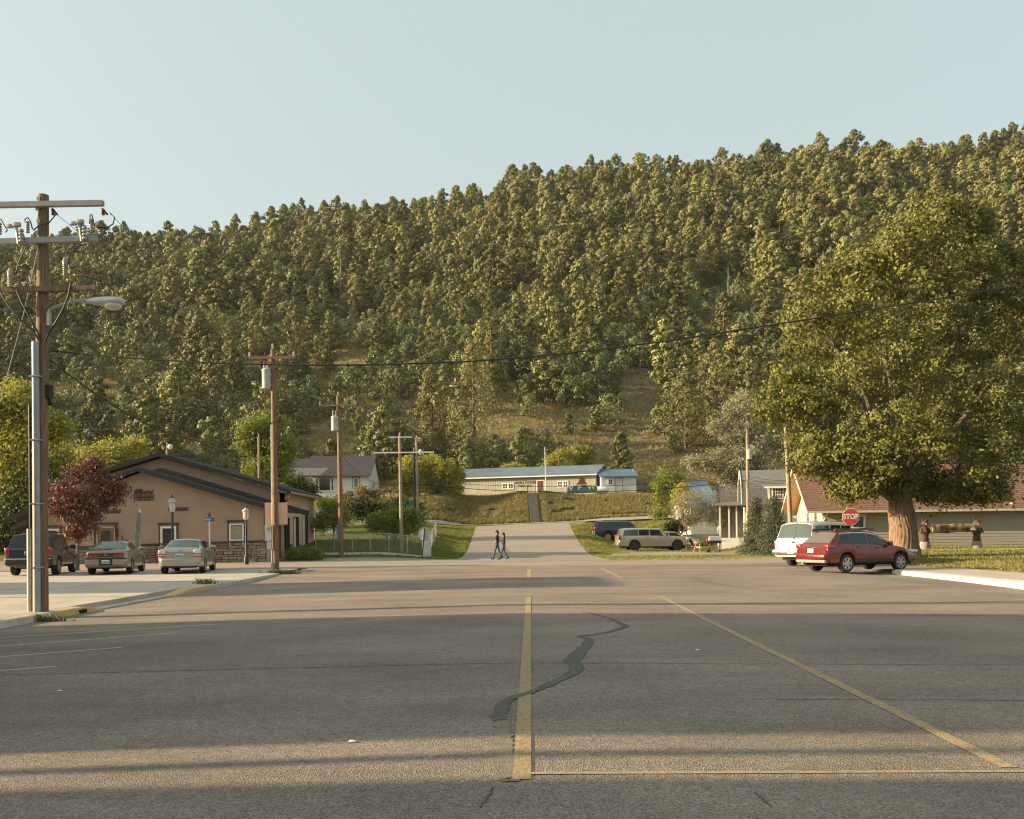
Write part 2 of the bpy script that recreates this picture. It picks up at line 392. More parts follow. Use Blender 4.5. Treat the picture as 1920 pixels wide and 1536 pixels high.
# painted lines, tar repair, seams and a dark line: thin sheets on the road
def ribbon(name, pts, w, m, lift, parent=road, label=None):
    V, F = [], []; n = len(pts)
    for i, p in enumerate(pts):
        a = Vector(pts[max(i - 1, 0)][:2]); b = Vector(pts[min(i + 1, n - 1)][:2]); t = (b - a).normalized()
        ww = w[i] if isinstance(w, (list, tuple)) else w
        nrm = Vector((-t.y, t.x)) * ww / 2
        for sgn in (1, -1):
            x, y = p[0] + nrm.x * sgn, p[1] + nrm.y * sgn; V.append((x, y, g1(x, y) + lift))
    for i in range(n - 1): F.append((2 * i, 2 * i + 1, 2 * i + 3, 2 * i + 2))
    return link(name, new_mesh(name, V, F, m), parent)
def gp(px, py):
    """pixel on the street surface to ground (two fixed-point steps for the crown)"""
    z = 0.0
    for _ in range(6):
        dx, dy = px - 960.0, py - YH; c, s = math.cos(ROLL), math.sin(ROLL); v = dx * s + dy * c; u = dx * c - dy * s
        Y = (HC - z) * FPX / v; X = u * Y / FPX; z = g1(X, Y)
    return (X, Y)
def ragged(pts, w, n=7, amp=.22):
    """finer, uneven copy of a ribbon path"""
    q, ww = [], []; r_ = random.Random(31)
    for i in range(len(pts) - 1):
        for k in range(n):
            t = k / n; q.append((pts[i][0] + (pts[i + 1][0] - pts[i][0]) * t + r_.gauss(0, .007), pts[i][1] + (pts[i + 1][1] - pts[i][1]) * t + r_.gauss(0, .006))); ww.append((w[i] + (w[i + 1] - w[i]) * t) * (1 + r_.uniform(-amp, amp)))
    return q, ww
def dense(a, b, n): return [(a[0] + (b[0] - a[0]) * i / n, a[1] + (b[1] - a[1]) * i / n) for i in range(n + 1)]
rng = random.Random(4)
ribbon('lane_line', dense(gp(978, 1462), gp(991, 1120), 40), .125, M_yellow, .005)
ribbon('lane_line', dense(gp(1893, 1440), gp(1238, 1118), 40), .125, M_yellow, .005)
ribbon('lane_line', dense(gp(975, 1451), (gp(1919, 1443)[0] + 1.2, gp(1919, 1443)[1] - .02), 40), .06, M_yellow, .0055)
ribbon('lane_line', dense(gp(992, 1085), gp(992, 1068), 12), .16, M_yellow, .005)
ribbon('lane_line', dense(gp(1165, 1084), gp(1128, 1066), 12), .14, M_yellow, .005)
for a, b in (((0, 1258), (103, 1250)), ((0, 1232), (230, 1214)), ((0, 1212), (330, 1187)), ((0, 1196), (400, 1171))):
    ribbon('parking_line', dense(gp(*a), gp(*b), 16), .10, mat('faded_parking_paint', (.55, .43, .26), .85, col2=(.45, .36, .23), scale=12), .003)
crk = [(1093, 1147), (1118, 1153), (1146, 1160), (1160, 1168), (1175, 1175), (1140, 1186), (1110, 1191), (1084, 1193), (1100, 1197), (1107, 1203), (1096, 1213), (1084, 1226), (1072, 1240), (1082, 1250), (1080, 1259), (1060, 1270), (1030, 1284), (1005, 1295), (980, 1303), (960, 1309), (948, 1316), (941, 1330), (934, 1355)]
crw = [.05, .08, .10, .14, .18, .12, .10, .08, .16, .2, .22, .24, .24, .22, .20, .16, .14, .12, .12, .13, .15, .16, .17]
_q, _w = ragged([gp(*p) for p in crk], crw); ribbon('tar_repair', _q, [w_ * .8 for w_ in _w], M_tar, .0065)
M_patch = mat('old_patch', (.15, .14, .11), .85, col2=(.24, .20, .15), scale=8, bump=.5, bscale=60)
_q, _w = ragged([gp(*p) for p in ((945, 1340), (942, 1365), (944, 1400), (946, 1430), (952, 1458), (958, 1466))], [.12, .13, .15, .13, .13, .12], 12, .1); ribbon('patch_repair', _q, _w, M_patch, .004)
def wobble(pts, amp): return [(p[0], p[1] + rng.gauss(0, amp)) for p in pts]
ribbon('seam_and_line', wobble(dense(gp(-80, 1268), gp(960, 1243), 60) + dense(gp(965, 1243), gp(2000, 1248), 60), .015), .022, M_seamline, .005)
ribbon('seam_and_line', wobble(dense(gp(1408, 1311), gp(2000, 1314), 40), .006), .02, M_seamline, .005)
ribbon('seam_and_line', wobble(dense(gp(200, 1150), gp(960, 1138), 40) + dense(gp(970, 1138), gp(1990, 1157), 50), .02), .03, M_seamline, .005)  # thin dark line right across the street
for a, b in (((1050, 1100), (1160, 1103)), ((1085, 1078), (1110, 1096)), ((1100, 1120), (1130, 1134)), ((1210, 1130), (1250, 1126)), ((900, 1515), (925, 1478)), ((1420, 1490), (1445, 1512)), ((560, 1074), (720, 1060))):
    ribbon('road_crack', wobble(dense(gp(*a), gp(*b), 14), .02), .014, M_seamline, .005)

# concrete lot on the left: slabs, kerb stones with a painted run and a drain mouth
lot = struct(link('concrete_lot', None))
slab = MB().box((0, 0, -.06), (3.96, 3.96, .12)); slab_me = None
r0 = random.Random(9)
for i in range(7):
    for j in range(9):
        x, y = XL0 - .42 - 1.98 - i * 4.0, 43.6 - j * 4.0
        o = link('slab', slab_me or (slab.build('slab', M_conc, lot).data), lot)
        if slab_me is None:
            slab_me = o.data
            for q in list(lot.children):
                if q != o: bpy.data.objects.remove(q)
        o.location = (x, y, .0 + r0.uniform(-.004, .004)); o.rotation_euler = (r0.uniform(-.001, .001), r0.uniform(-.001, .001), 0)
kerb = struct(link('left_kerb', None))
def kerb_piece(y0, y1, m, h=.13, par=kerb, x0=XL0 - .4, face=XL0, rise=(1, 1)):
    mb = MB(); gz = -.155
    ya, yb = y0 + .006, y1 - .006
    def sec(y, k): return [(x0, y, gz - .1), (face + .03, y, gz - .1), (face + .02, y, gz + .02), (face - .02, y, gz + (h) * k), (face - .07, y, gz + (h + .02) * k), (x0, y, gz + (h + .025) * k)]
    A, B = sec(ya, rise[0]), sec(yb, rise[1])
    mb.add(A + B, [list(range(6))[::-1], list(range(6, 12))] + [[i, (i + 1) % 6, 6 + (i + 1) % 6, 6 + i] for i in range(6)])
    return mb.build('kerb_stone', m, par)
for k in range(13):
    y0 = -20 + 3 * k
    if y0 < 18: kerb_piece(y0, y0 + 3, M_conc2)
kerb_piece(19, 20.6, M_conc2); kerb_piece(20.6, 21.5, M_kerby)
kerb_piece(21.5, 22.0, M_kerby); kerb_piece(22.0, 22.9, M_kerby, rise=(1, .25))
md = MB().bx(XL0 - .05, XL0 + .024, 21.62, 21.98, -.14, -.05).build('drain_mouth', mat('drain_dark', (.02, .018, .016), .9), kerb)
kerb_piece(27.6, 29.4, M_kerby, rise=(.25, 1)); kerb_piece(29.4, 31.2, M_kerby)
for y0 in (31.2, 34.2, 37.2): kerb_piece(y0, y0 + 3, M_conc2)
kerb_piece(40.2, 43.6, M_conc2, rise=(1, .5))
MB().bx(XL0 - .42, XL0 - .02, 22.9, 27.6, -.3, -.115).build('drive_apron', M_conc, kerb)
# right kerb and footway
kr = struct(link('right_kerb', None)); M_kerbw = mat('pale_kerb', (.62, .57, .47), .8, col2=(.5, .45, .37), scale=2, bump=.3, bscale=30)
for k in range(19):
    y0 = -21 + 3 * k
    mb = MB(); ya, yb = y0 + .006, y0 + 3 - .006
    if y0 + 3 > 36.2: continue
    def sec(y): gz = -.22; return [(XR0 + .5, y, gz - .1), (XR0 - .03, y, gz - .1), (XR0 - .02, y, gz + .03), (XR0 + .03, y, .04), (XR0 + .08, y, .06), (XR0 + .5, y, .065)]
    A, B = sec(ya), sec(yb)
    mb.add(A + B, [list(range(6)), list(range(6, 12))[::-1]] + [[i, 6 + i, 6 + (i + 1) % 6, (i + 1) % 6] for i in range(6)])
    mb.build('kerb_stone', M_kerbw, kr)
walk = struct(link('footway', None)); sl = None
for j in range(36):
    for i in range(1):
        if sl is None: o = MB().box((0, 0, -.05), (2.5, 1.57, .12)).build('slab', M_conc, walk); sl = o.data
        else: o = link('slab', sl, walk)
        o.location = (XR0 + .52 + 1.25, -20 + 1.6 * j, .065 - .01 + r0.uniform(-.004, .004))
        if -20 + 1.6 * j > 36.0: bpy.data.objects.remove(o)
fp = struct(strip('lawn_path', lambda y: (19, 60), [50.6, 51.2, 51.8], M_conc, .03, 40))
struct(strip('far_footway', lambda y: (-14.3, -4.6), [60.4, 60.9, 61.4], M_conc, .05, 20))

# ------------------------------------------------------------------ shared object materials
M_wood = mat('weathered_pole_wood', (.27, .165, .10), .85, col2=(.11, .07, .05), scale=5, stretch=(9, 9, .35), bump=.5, bscale=12)
M_wood_g = mat('grey_pole_wood', (.36, .29, .22), .85, col2=(.22, .17, .12), scale=5, stretch=(9, 9, .35), bump=.4, bscale=12)
M_galv = mat('galvanised_steel', (.42, .43, .42), .5, .35, scale=6)
M_greyp = mat('grey_fibreglass', (.33, .34, .33), .6, scale=6)
M_black = mat('black_rubber', (.02, .02, .02), .55)
M_dark = mat('dark_metal', (.03, .03, .032), .45, .3)
M_porc = mat('porcelain', (.42, .36, .30), .35, col2=(.3, .25, .2))
M_wire = mat('bare_wire', (.22, .21, .19), .5, .4)
M_whitep = mat('white_paint', (.74, .73, .69), .55, col2=(.62, .61, .56), scale=3)
M_trimd = mat('dark_brown_trim', (.055, .04, .035), .6, col2=(.035, .028, .025))
M_glassw = glass_mat('window_glass', (.03, .035, .035), .06)
M_trans = mat('transformer_grey', (.44, .47, .45), .45, col2=(.36, .38, .36), scale=3)
M_rust = mat('rusty_red', (.19, .06, .04), .7)

def curve_pts(a, b, sag, n=24):
    a, b = Vector(a), Vector(b)
    return [a.lerp(b, i / n) - Vector((0, 0, 4 * sag * (i / n) * (1 - i / n))) for i in range(n + 1)]
def cable(label, a, b, sag, r, m=None, name='overhead_cable', group=None, n=28):
    a = Vector(a); o = MB().tube(curve_pts(a, b, sag, n), r, 6).build(name, m or M_black, None, off=a, smooth=True, loc=a)
    return tag(o, label, 'cable', group)

# ------------------------------------------------------------------ utility poles
def insulator(mb, c, h=.2, r=.05, n=4):
    prof = []
    for i in range(n):
        z = h * i / n; prof += [(r * .55, z), (r, z + h * .3 / n), (r, z + h * .6 / n), (r * .55, z + h / n)]
    mb.lathe([(.01, 0)] + prof + [(.01, h)], 10, c)
# the near pole on the left kerb
PB = at(76, 1147, 20.7); PB.z = -.02
S = 20.7 / FPX
def pl(px, py, dy=0.0):                                   # local point on the near pole
    p = at(px, py, 20.7 + dy); return (p.x - PB.x, dy, p.z - PB.z)
pole = thing('utility_pole', 'tall brown utility pole with grey conduits and three crossarms beside the yellow kerb', 'utility pole', PB)
top = pl(81.5, 366)
MB().tube([(0, 0, -.2), (.02, 0, 3), (top[0] * .7, 0, 6.3), (top[0], 0, top[2])], [.165, .155, .135, .11], 16).build('pole_shaft', M_wood, pole, smooth=True)
MB().tube([(.03, -.21, 0), (.04, -.205, 2.5), (.05, -.20, 5.95)], .075, 14).build('conduit', mat('grey_conduit', (.36, .37, .36), .5, .2, scale=3), pole, smooth=True)
MB().tube([(-.22, -.02, 0), (-.21, -.02, 1.85)], .062, 12).build('conduit', M_galv, pole, smooth=True)
MB().tube([(-.19, -.03, 1.8), (-.18, -.03, 4.6)], .028, 8).build('ground_wire', M_black, pole, smooth=True)
for z in (1.0, 2.4, 3.8, 5.2):
    MB().box((.04, -.2, z), (.22, .17, .03)).build('strap', M_galv, pole)
a0, a1 = pl(-90, 386, -.2), pl(193, 381, -.2)
MB().poly([(a0[0], -.24, a0[2] - .05), (a1[0], -.24, a1[2] - .05), (a1[0], -.24, a1[2] + .06), (a0[0], -.24, a0[2] + .06)], (0, .12, 0)).build('crossarm', M_greyp, pole)
b0, b1 = pl(-90, 456, -.2), pl(181, 447, -.2)
MB().poly([(b0[0], -.24, b0[2] - .06), (b1[0], -.24, b1[2] - .06), (b1[0], -.24, b1[2] + .06), (b0[0], -.24, b0[2] + .06)], (0, .12, 0)).build('crossarm', M_greyp, pole)
c0, c1 = pl(-90, 545, -.2), pl(179, 540, -.2)
ca = MB().poly([(c0[0], -.23, c0[2] - .055), (c1[0], -.23, c1[2] - .055), (c1[0], -.23, c1[2] + .055), (c0[0], -.23, c0[2] + .055)], (0, .1, 0)).build('crossarm', M_wood, pole)
for sx in (-1, 1):
    MB().tube([(top[0] + sx * .62, -.17, c1[2] - .04), (top[0] + sx * .1, -.15, c1[2] - .42)], .022, 6).build('brace', M_wood, pole)
for (x, y) in ((80, 376), (78, 395), (80, 418), (77, 440), (77, 464)):
    p = pl(x, y); MB().box((p[0] - .03, -.125, p[2]), (.07, .03, .08)).build('bracket', M_galv, pole)
for (x, y) in ((98, 392), (192, 392)):                    # strain insulators under the top arm
    p = pl(x, y); q = pl(x + 9, y + 10, .35); mb = MB().tube([p, q], .025, 8)
    insulator(mb, (p[0] + .02, p[1], p[2] - .14), .14, .04, 3); mb.build('insulator', M_rust, pole, smooth=True)
for (x, y) in ((8, 450), (60, 447), (179, 443)):
    p = pl(x, y); mb = MB(); insulator(mb, (p[0], -.18, p[2] + .06), .26, .045, 5); mb.build('insulator', M_porc, pole, smooth=True)
for (x, y) in ((47, 452), (164, 447)):                    # fuse cutouts
    p = pl(x, y); mb = MB().tube([(p[0], -.27, p[2] - .15), (p[0] - .05, -.27, p[2] + .22)], .035, 8)
    insulator(mb, (p[0] + .06, -.27, p[2] - .12), .3, .055, 4); rb(mb, (p[0] - .03, -.28, p[2] + .27), (.17, .1, .11), .03); rb(mb, (p[0] - .18, -.28, p[2] + .24), (.15, .08, .09), .02)
    mb.build('fuse_cutout', mat('grey_porcelain', (.45, .44, .42), .45, col2=(.3, .26, .24), scale=9), pole, smooth=True)
for (x, y) in ((31, 530), (133, 510)):                    # cable terminations
    p = pl(x, y); mb = MB(); insulator(mb, (p[0], -.27, p[2] - .17), .24, .05, 6); mb.lathe([(.05, 0), (.055, .08), (.03, .16), (.01, .18)], 10, (p[0], -.27, p[2] + .07))
    mb.build('cable_termination', M_porc, pole, smooth=True)
def jump(pts, r=.014, m=M_black): MB().tube([pl(a, b, d) for a, b, d in pts], r, 6).build('jumper', m, pole, smooth=True)
jump([(133, 530, -.27), (128, 555, -.27), (118, 580, -.27), (104, 605, -.27), (92, 622, -.2), (84, 640, -.17)], .024)
jump([(31, 545, -.27), (42, 570, -.27), (58, 600, -.27), (70, 622, -.2), (76, 640, -.17)], .024)
jump([(-8, 530, -.27), (10, 565, -.27), (38, 600, -.27), (62, 620, -.2), (74, 640, -.17)], .024)
jump([(162, 458, -.27), (146, 462, -.27), (132, 475, -.27), (128, 490, -.27), (132, 502, -.27)])
jump([(48, 465, -.27), (40, 480, -.27), (32, 500, -.27), (31, 515, -.27)])
jump([(168, 420, -.27), (169, 403, -.27), (172, 402, -.27), (178, 425, -.25)])
jump([(47, 418, -.27), (47, 411, -.27), (52, 408, -.27), (57, 415, -.27), (61, 430, -.2)])
jump([(181, 426, -.2), (200, 428, -.1), (212, 420, .1), (215, 408, .2), (204, 398, .35)])
jump([(62, 432, -.2), (72, 424, -.2), (92, 418, -.1), (105, 402, .3)])
jump([(-20, 400, -.2), (2, 412, -.2), (14, 432, -.2), (10, 436, -.2)])
MB().tube([pl(75, 448), pl(44, 590, 1.2), pl(-20, 830, 3.6)], .012, 6).build('guy_wire', M_galv, pole, smooth=True)
MB().box((.2, .02, 4.88), (.16, .2, .3)).tube([(.2, 0, 4.8), (.24, .1, 4.6)], .05, 8).build('cable_clamp', M_black, pole)
lp = at(92, 598, 20.6)
lamp = thing('street_light', 'grey cobra-head street light on a curved arm bolted to the near utility pole', 'street light', lp)
def ll(px, py, dy=0.0): p = at(px, py, 20.6 + dy); return (p.x - lp.x, dy, p.z - lp.z)
MB().tube([ll(92, 596), ll(92, 580), ll(100, 577), ll(120, 570), ll(145, 564), ll(164, 562)], [.03, .035, .035, .032, .03, .03], 10).build('arm', M_galv, lamp, smooth=True)
MB().box((0, 0, .0), (.07, .09, .3)).build('bracket', M_galv, lamp)
h0, h1 = ll(163, 566), ll(233, 567)
hm = MB(); L_ = h1[0] - h0[0]; secs = []
for t, w, zt, zb in ((0, .06, .05, -.04), (.15, .11, .085, -.06), (.45, .15, .105, -.10), (.8, .17, .10, -.10), (.95, .13, .07, -.07), (1, .05, .02, -.03)):
    secs.append([(h0[0] + L_ * t, w * math.cos(a), h0[2] + (zt if math.sin(a) > 0 else -zb) * math.sin(a)) for a in [2 * math.pi * k / 14 for k in range(14)]])
for s_ in secs: hm.v += s_
for i in range(len(secs) - 1):
    for k in range(14): hm.f.append([i * 14 + k, i * 14 + (k + 1) % 14, (i + 1) * 14 + (k + 1) % 14, (i + 1) * 14 + k]); hm.m.append(0)
hm.f.append(list(range(14))); hm.m.append(0); hm.f.append([(len(secs) - 1) * 14 + k for k in range(14)]); hm.m.append(0)
hs_ = hm.build('lamp_housing', mat('pale_grey_enamel', (.52, .55, .55), .4, col2=(.46, .48, .48)), lamp, smooth=True, sharp=60)
MB().ell((h0[0] + L_ * .70, 0, h0[2] - .085), (.20, .14, .115), 16, 10).build('lens', glass_mat('lamp_lens', (.62, .55, .45), .12), hs_, smooth=True)

def util_pole(label, px, ytop, Y, dia, m, zb=None, arms=(), transformer=None, lean=0.0, extra=None):
    base = on(px, Y); tp = at(px, ytop, Y); H = tp.z - base.z
    t = thing('utility_pole', label, 'utility pole', base)
    MB().tube([(0, 0, -.3), (lean * .5, 0, H * .5), (lean, 0, H)], [dia / 2, dia * .44, dia * .36], 12).build('pole_shaft', m, t, smooth=True)
    for py, w, mm, ins in arms:
        z = at(px, py, Y).z - base.z; xx = lean * z / H
        MB().box((xx, -dia / 2 - .03, z), (w, .09, .11)).build('crossarm', mm, t)
        for sx in (-1, 1):
            MB().tube([(xx + sx * w * .27, -dia / 2 - .03, z - .03), (xx + sx * .05, -dia / 2, z - .5)], .018, 6).build('brace', mm, t)
            if ins:
                mb = MB(); insulator(mb, (xx + sx * w * .47, -dia / 2 - .03, z + .05), .2, .06, 3); mb.build('insulator', M_porc, t, smooth=True)
    mb = MB(); insulator(mb, (lean, 0, H), .25, .06, 3); mb.build('insulator', M_porc, t, smooth=True)
    if transformer:
        y0, y1, off, r = transformer
        za, zb_ = at(px, y0, Y).z - base.z, at(px, y1, Y).z - base.z
        mb = MB().lathe([(.01, zb_), (r * .92, zb_), (r * .96, zb_ + .05), (r, zb_ + .1), (r, za - .08), (r * 1.06, za - .06), (r * 1.06, za), (r * .7, za + .06), (.01, za + .08)], 18, (off, -.08, 0))
        tr = mb.build('transformer', M_trans, t, smooth=True)
        for q in (-.45, .35):
            mb = MB(); insulator(mb, (off + q * r, -.08, za + .02), .38, .06, 4); mb.build('bushing', M_porc, tr, smooth=True)
        for dz_ in (.2, -.25): MB().box((off * .4, -.06, (za + zb_) / 2 + dz_), (abs(off) * .9, .08, .06)).build('hanger', M_galv, tr)
    return t, base, H
p2, p2b, p2h = util_pole('brown pole with grey transformer and meter box at the lot corner', 517, 655, 42.0, .29, M_wood, arms=((672, 2.1, M_wood, True),), transformer=(694, 729, -.32, .2), lean=-.04)
MB().box((-.28, -.18, 1.75), (.3, .16, .72)).build('meter_box', M_trans, p2)
mb = MB().lathe([(.01, -.06), (.075, -.06), (.075, .02), (.01, .02)], 12, (-.30, -.28, 1.95), 'Y'); mb.build('meter', M_galv, p2)
MB().box((-.24, -.18, 1.18), (.2, .14, .3)).build('junction_box', M_trans, p2)
MB().tube([(-.17, -.08, 0), (-.17, -.08, 1.05)], .03, 8).build('conduit', M_galv, p2)
MB().tube([(-.16, -.02, 2.1), (-.15, -.02, 6.6)], .025, 8).build('conduit', M_galv, p2)
MB().box((-.02, .2, 2.62), (1.02, .04, 1.0)).build('notice_board', mat('faded_board', (.55, .37, .27), .8, col2=(.47, .33, .25), scale=4), p2)
p3, p3b, p3h = util_pole('brown pole with a grey transformer standing on the verge by the wire fence', 640, 742, 59.8, .33, M_wood, arms=((761, 2.4, M_wood, True),), transformer=(782, 808, -.32, .24), lean=-.1)
MB().box((-.2, -.1, 1.5), (.12, .12, 1.1)).build('meter_box', mat('blue_box', (.10, .17, .28), .5), p3)
p4, p4b, p4h = util_pole('slim grey pole with a pale crossarm behind the wire fence', 753, 818, 63.0, .26, M_wood_g, lean=-.06)
MB().box((.2, -.16, at(753, 849, 63).z - p4b.z), (4.1, .09, .09)).build('crossarm', M_whitep, p4)
MB().box((-.0, -.16, at(753, 817, 63).z - p4b.z - .12), (1.6, .07, .07)).build('crossarm', M_whitep, p4)
p5, p5b, p5h = util_pole('thin weathered pole with a light behind the slim grey pole', 784, 822, 80.0, .26, M_wood_g, lean=-.05)
MB().ell((.3, -.1, p5h - 1.2), (.2, .16, .28), 10, 7).build('yard_lamp', M_trans, p5, smooth=True)
util_pole('black thin pole between the two grey poles left of the bush', 778, 845, 80.0, .2, M_dark)
util_pole('short pale pole rising over the tan building roof', 487, 820, 74.0, .24, M_wood_g)
p6, p6b, p6h = util_pole('pale pole with a small grey transformer in front of the shingled house', 1403, 812, 66.0, .27, M_wood_g, transformer=(845, 861, .12, .2))
util_pole('bare pole rising past the sun-lightened gable into the big tree', 1485, 760, 53.5, .28, M_wood_g, lean=-.35)
pt, _, _ = util_pole('small pole with a white lamp on the slope above the tan roof', 315, 833, 104.0, .18, M_wood_g)
MB().ell((.35, 0, at(315, 838, 104).z - on(315, 104).z), (.3, .25, .3), 10, 7).build('yard_lamp', M_whitep, pt, smooth=True)
# cables
A = at(93, 658, 20.6)
pts = [at(93, 658, 20.6), at(250, 672, 20.4), at(400, 681, 20.2), at(560, 685, 20), at(720, 684, 20), at(880, 678, 20), at(1050, 664, 20), at(1250, 640, 20), at(1450, 609, 20), at(1650, 578, 20), at(1920, 534, 20), at(2300, 468, 20)]
tag(MB().tube(pts, .017, 6).build('overhead_cable', M_black, None, off=A, smooth=True, loc=A), 'thick black cable crossing the street from the near pole to the big tree', 'cable')
cable('dark service cable sagging from the near pole down to the transformer pole', at(95, 676, 20.7), at(514, 790, 42), 1.35, .02)
cable('thin lower cable running beside the dark service cable', at(94, 660, 20.7), at(514, 745, 42), .6, .008, M_wire)
cable('upper primary wire leaving the near pole top arm', at(204, 398, 21.1), at(548, 672, 42), .5, .006, M_wire)
cable('middle primary wire leaving the near pole towards the transformer pole', at(106, 402, 21.1), at(514, 657, 42), .5, .006, M_wire)
cable('wire from the transformer pole to the verge pole, upper one', at(515, 656, 42), at(636, 743, 59.8), .3, .006, M_wire)
cable('grey service cable sagging from the transformer pole to the verge pole', at(518, 745, 42), at(636, 850, 59.8), 1.1, .016, M_wire)
cable('cable dropping from the verge pole to the white house wall', at(640, 852, 59.8), at(755, 903, 63), .9, .014, M_black)
cable('dark lower cable across the front of the post hall', at(754, 905, 63), at(1403, 900, 66), .75, .022)
cable('thin dark cable just under the hall eaves', at(754, 900, 63), at(1403, 892, 66), .6, .014)
cable('uppermost pale wire above the hall roof', at(753, 818, 63), at(1402, 814, 66), .35, .006, M_wire)
cable('second pale wire above the hall roof', at(753, 822, 63), at(1402, 826, 66), .5, .006, M_wire)
cable('pale wire crossing the white house towards the hill pole', at(-40, 824, 60), at(753, 850, 63), .8, .008, M_wire)
cable('cable from the pale pole to the brown-roofed hall', at(1403, 893, 66), at(1480, 900, 62), .12, .018)
cable('second cable from the pale pole to the brown-roofed hall', at(1403, 897, 66), at(1484, 905, 62), .2, .018)

# ------------------------------------------------------------------ building helpers
def window(par, x, y, z, w, h, rz=0.0, frame=None, fw=.06, nx=1, ny=1, trim=None, glass=None, name='window', depth=.07, tw=.1):
    fr = frame or M_whitep; d = depth
    mb = MB().bx(-w / 2, -w / 2 + fw, -d, .02, 0, h).bx(w / 2 - fw, w / 2, -d, .02, 0, h).bx(-w / 2 + fw, w / 2 - fw, -d, .02, 0, fw).bx(-w / 2 + fw, w / 2 - fw, -d, .02, h - fw, h)
    o = mb.build(name, fr, par, loc=(x, y, z), rot=(0, 0, rz))
    MB().bx(-w / 2 + fw, w / 2 - fw, -.022, .01, fw, h - fw).build('pane', glass or M_glassw, o)
    iw, ih = w - 2 * fw, h - 2 * fw
    for i in range(1, nx): MB().box((-iw / 2 + iw * i / nx, -.035, h / 2), (fw * .6, .03, ih)).build('glazing_bar', fr, o)
    for j in range(1, ny): MB().box((0, -.037, fw + ih * j / ny), (iw, .03, fw * .6)).build('glazing_bar', fr, o)
    if trim:
        mb = MB().bx(-w / 2 - tw, -w / 2 - .003, -d * .8, .02, -tw, h + tw).bx(w / 2 + .003, w / 2 + tw, -d * .8, .02, -tw, h + tw).bx(-w / 2 - tw * 1.6, w / 2 + tw * 1.6, -d, .02, h + tw + .003, h + tw * 2.2)
        mb.build('window_trim', trim, o)
    return o
def boards(par, x0, x1, y, z0, z1, pitch, m, rz=0.0, off=(0, 0, 0), clip=None, name='siding_board'):
    """lapped boards facing local -y; clip(z) gives the x range in a gable"""
    z = z0; R = Matrix.Rotation(rz, 3, 'Z')
    while z < z1 - .01:
        h = min(pitch, z1 - z); a, b = (x0, x1)
        if clip:
            a, b = clip(z + h * .5); a, b = max(a, x0), min(b, x1)
        if b - a > .08:
            mb = MB(); P = [(a, y - .032, z), (b, y - .032, z), (b, y - .008, z + h), (a, y - .008, z + h), (a, y, z), (b, y, z), (b, y, z + h), (a, y, z + h)]
            mb.add([R @ Vector(p) + Vector(off) for p in P], [(0, 1, 2, 3), (7, 6, 5, 4), (0, 4, 5, 1), (1, 5, 6, 2), (2, 6, 7, 3), (3, 7, 4, 0)])
            mb.build(name, m, par)
        z += pitch
def roof_plane(mb, a, b, c, d, th):                       # quad a b c d (counter-clockwise from above), thickness th downwards
    return mb.poly([a, b, c, d], (0, 0, -th))
def ribbed_roof(par, a, b, c, d, n, m, th=.03, rib=.06):
    """metal sheet panels laid from eave a-b to ridge d-c, each panel an object with two ribs"""
    a, b, c, d = map(Vector, (a, b, c, d)); nrm = (b - a).cross(d - a).normalized()
    for i in range(n):
        t0, t1 = i / n + .0008, (i + 1) / n - .0008
        e0, e1, r0_, r1_ = a.lerp(b, t0), a.lerp(b, t1), d.lerp(c, t0), d.lerp(c, t1)
        mb = MB().poly([e0, e1, r1_, r0_], -nrm * th)
        for q in (.12, .62):
            p, s_ = e0.lerp(e1, q), r0_.lerp(r1_, q); u = (e1 - e0) * .07
            mb.poly([p - u, p + u, s_ + u, s_ - u], nrm * rib)
        mb.build('roof_panel', m, par)

# ------------------------------------------------------------------ tan gabled building on the left (front wing, middle gable, garage block)
M_tan = mat('tan_stucco', (.34, .245, .18), .9, col2=(.31, .22, .16), scale=1.2, bump=.15, bscale=60)
M_tanpale = mat('pale_tan_stucco', (.60, .42, .29), .9, col2=(.55, .385, .265), scale=1.2, bump=.15, bscale=60)  # paler tan for the garage bays and right side wall
M_roofd = mat('charcoal_roof', (.03, .031, .034), .85, col2=(.045, .045, .045), scale=6, spec=.2)
FY = 57.0
SB = Vector((at(499, 1000, FY).x, FY, 0.0))
sen = thing('county_building', 'tan stucco building with dark stacked gables, stone base and garage bays at left', 'building', SB)
XR, XLf = 0.0, at(60, 1000, FY).x - SB.x
def sp(px, py, Y=FY): p = at(px, py, Y); return Vector((p.x - SB.x, p.y - SB.y, p.z))
ap, re_, le = sp(265, 877), sp(541, 958), sp(17, 971)
def wing_z(x): return ap.z + (re_.z - ap.z) * (x - ap.x) / (re_.x - ap.x) if x > ap.x else ap.z + (le.z - ap.z) * (x - ap.x) / (le.x - ap.x)
MB().poly([(XLf, 0, -.2), (XR, 0, -.2), (XR, 0, wing_z(XR) - .28), (ap.x, 0, ap.z - .28), (XLf, 0, wing_z(XLf) - .28)], (0, .2, 0)).build('front_wall', M_tan, sen)
MB().bx(XR - .2, XR - .002, .21, 3.2, -.2, wing_z(XR) - .3).build('side_wall', M_tanpale, sen)
MB().bx(XLf + .002, XLf + .2, .21, 3.2, -.2, wing_z(XLf) - .3).build('side_wall', M_tan, sen)
mb = MB(); y0, y1 = -.55, 2.6
for e in (re_, le):
    mb.poly([(ap.x, y0, ap.z), (e.x, y0, e.z), (e.x, y1, e.z), (ap.x, y1, ap.z)], (0, 0, -.12))
rf = mb.build('front_roof', M_roofd, sen)
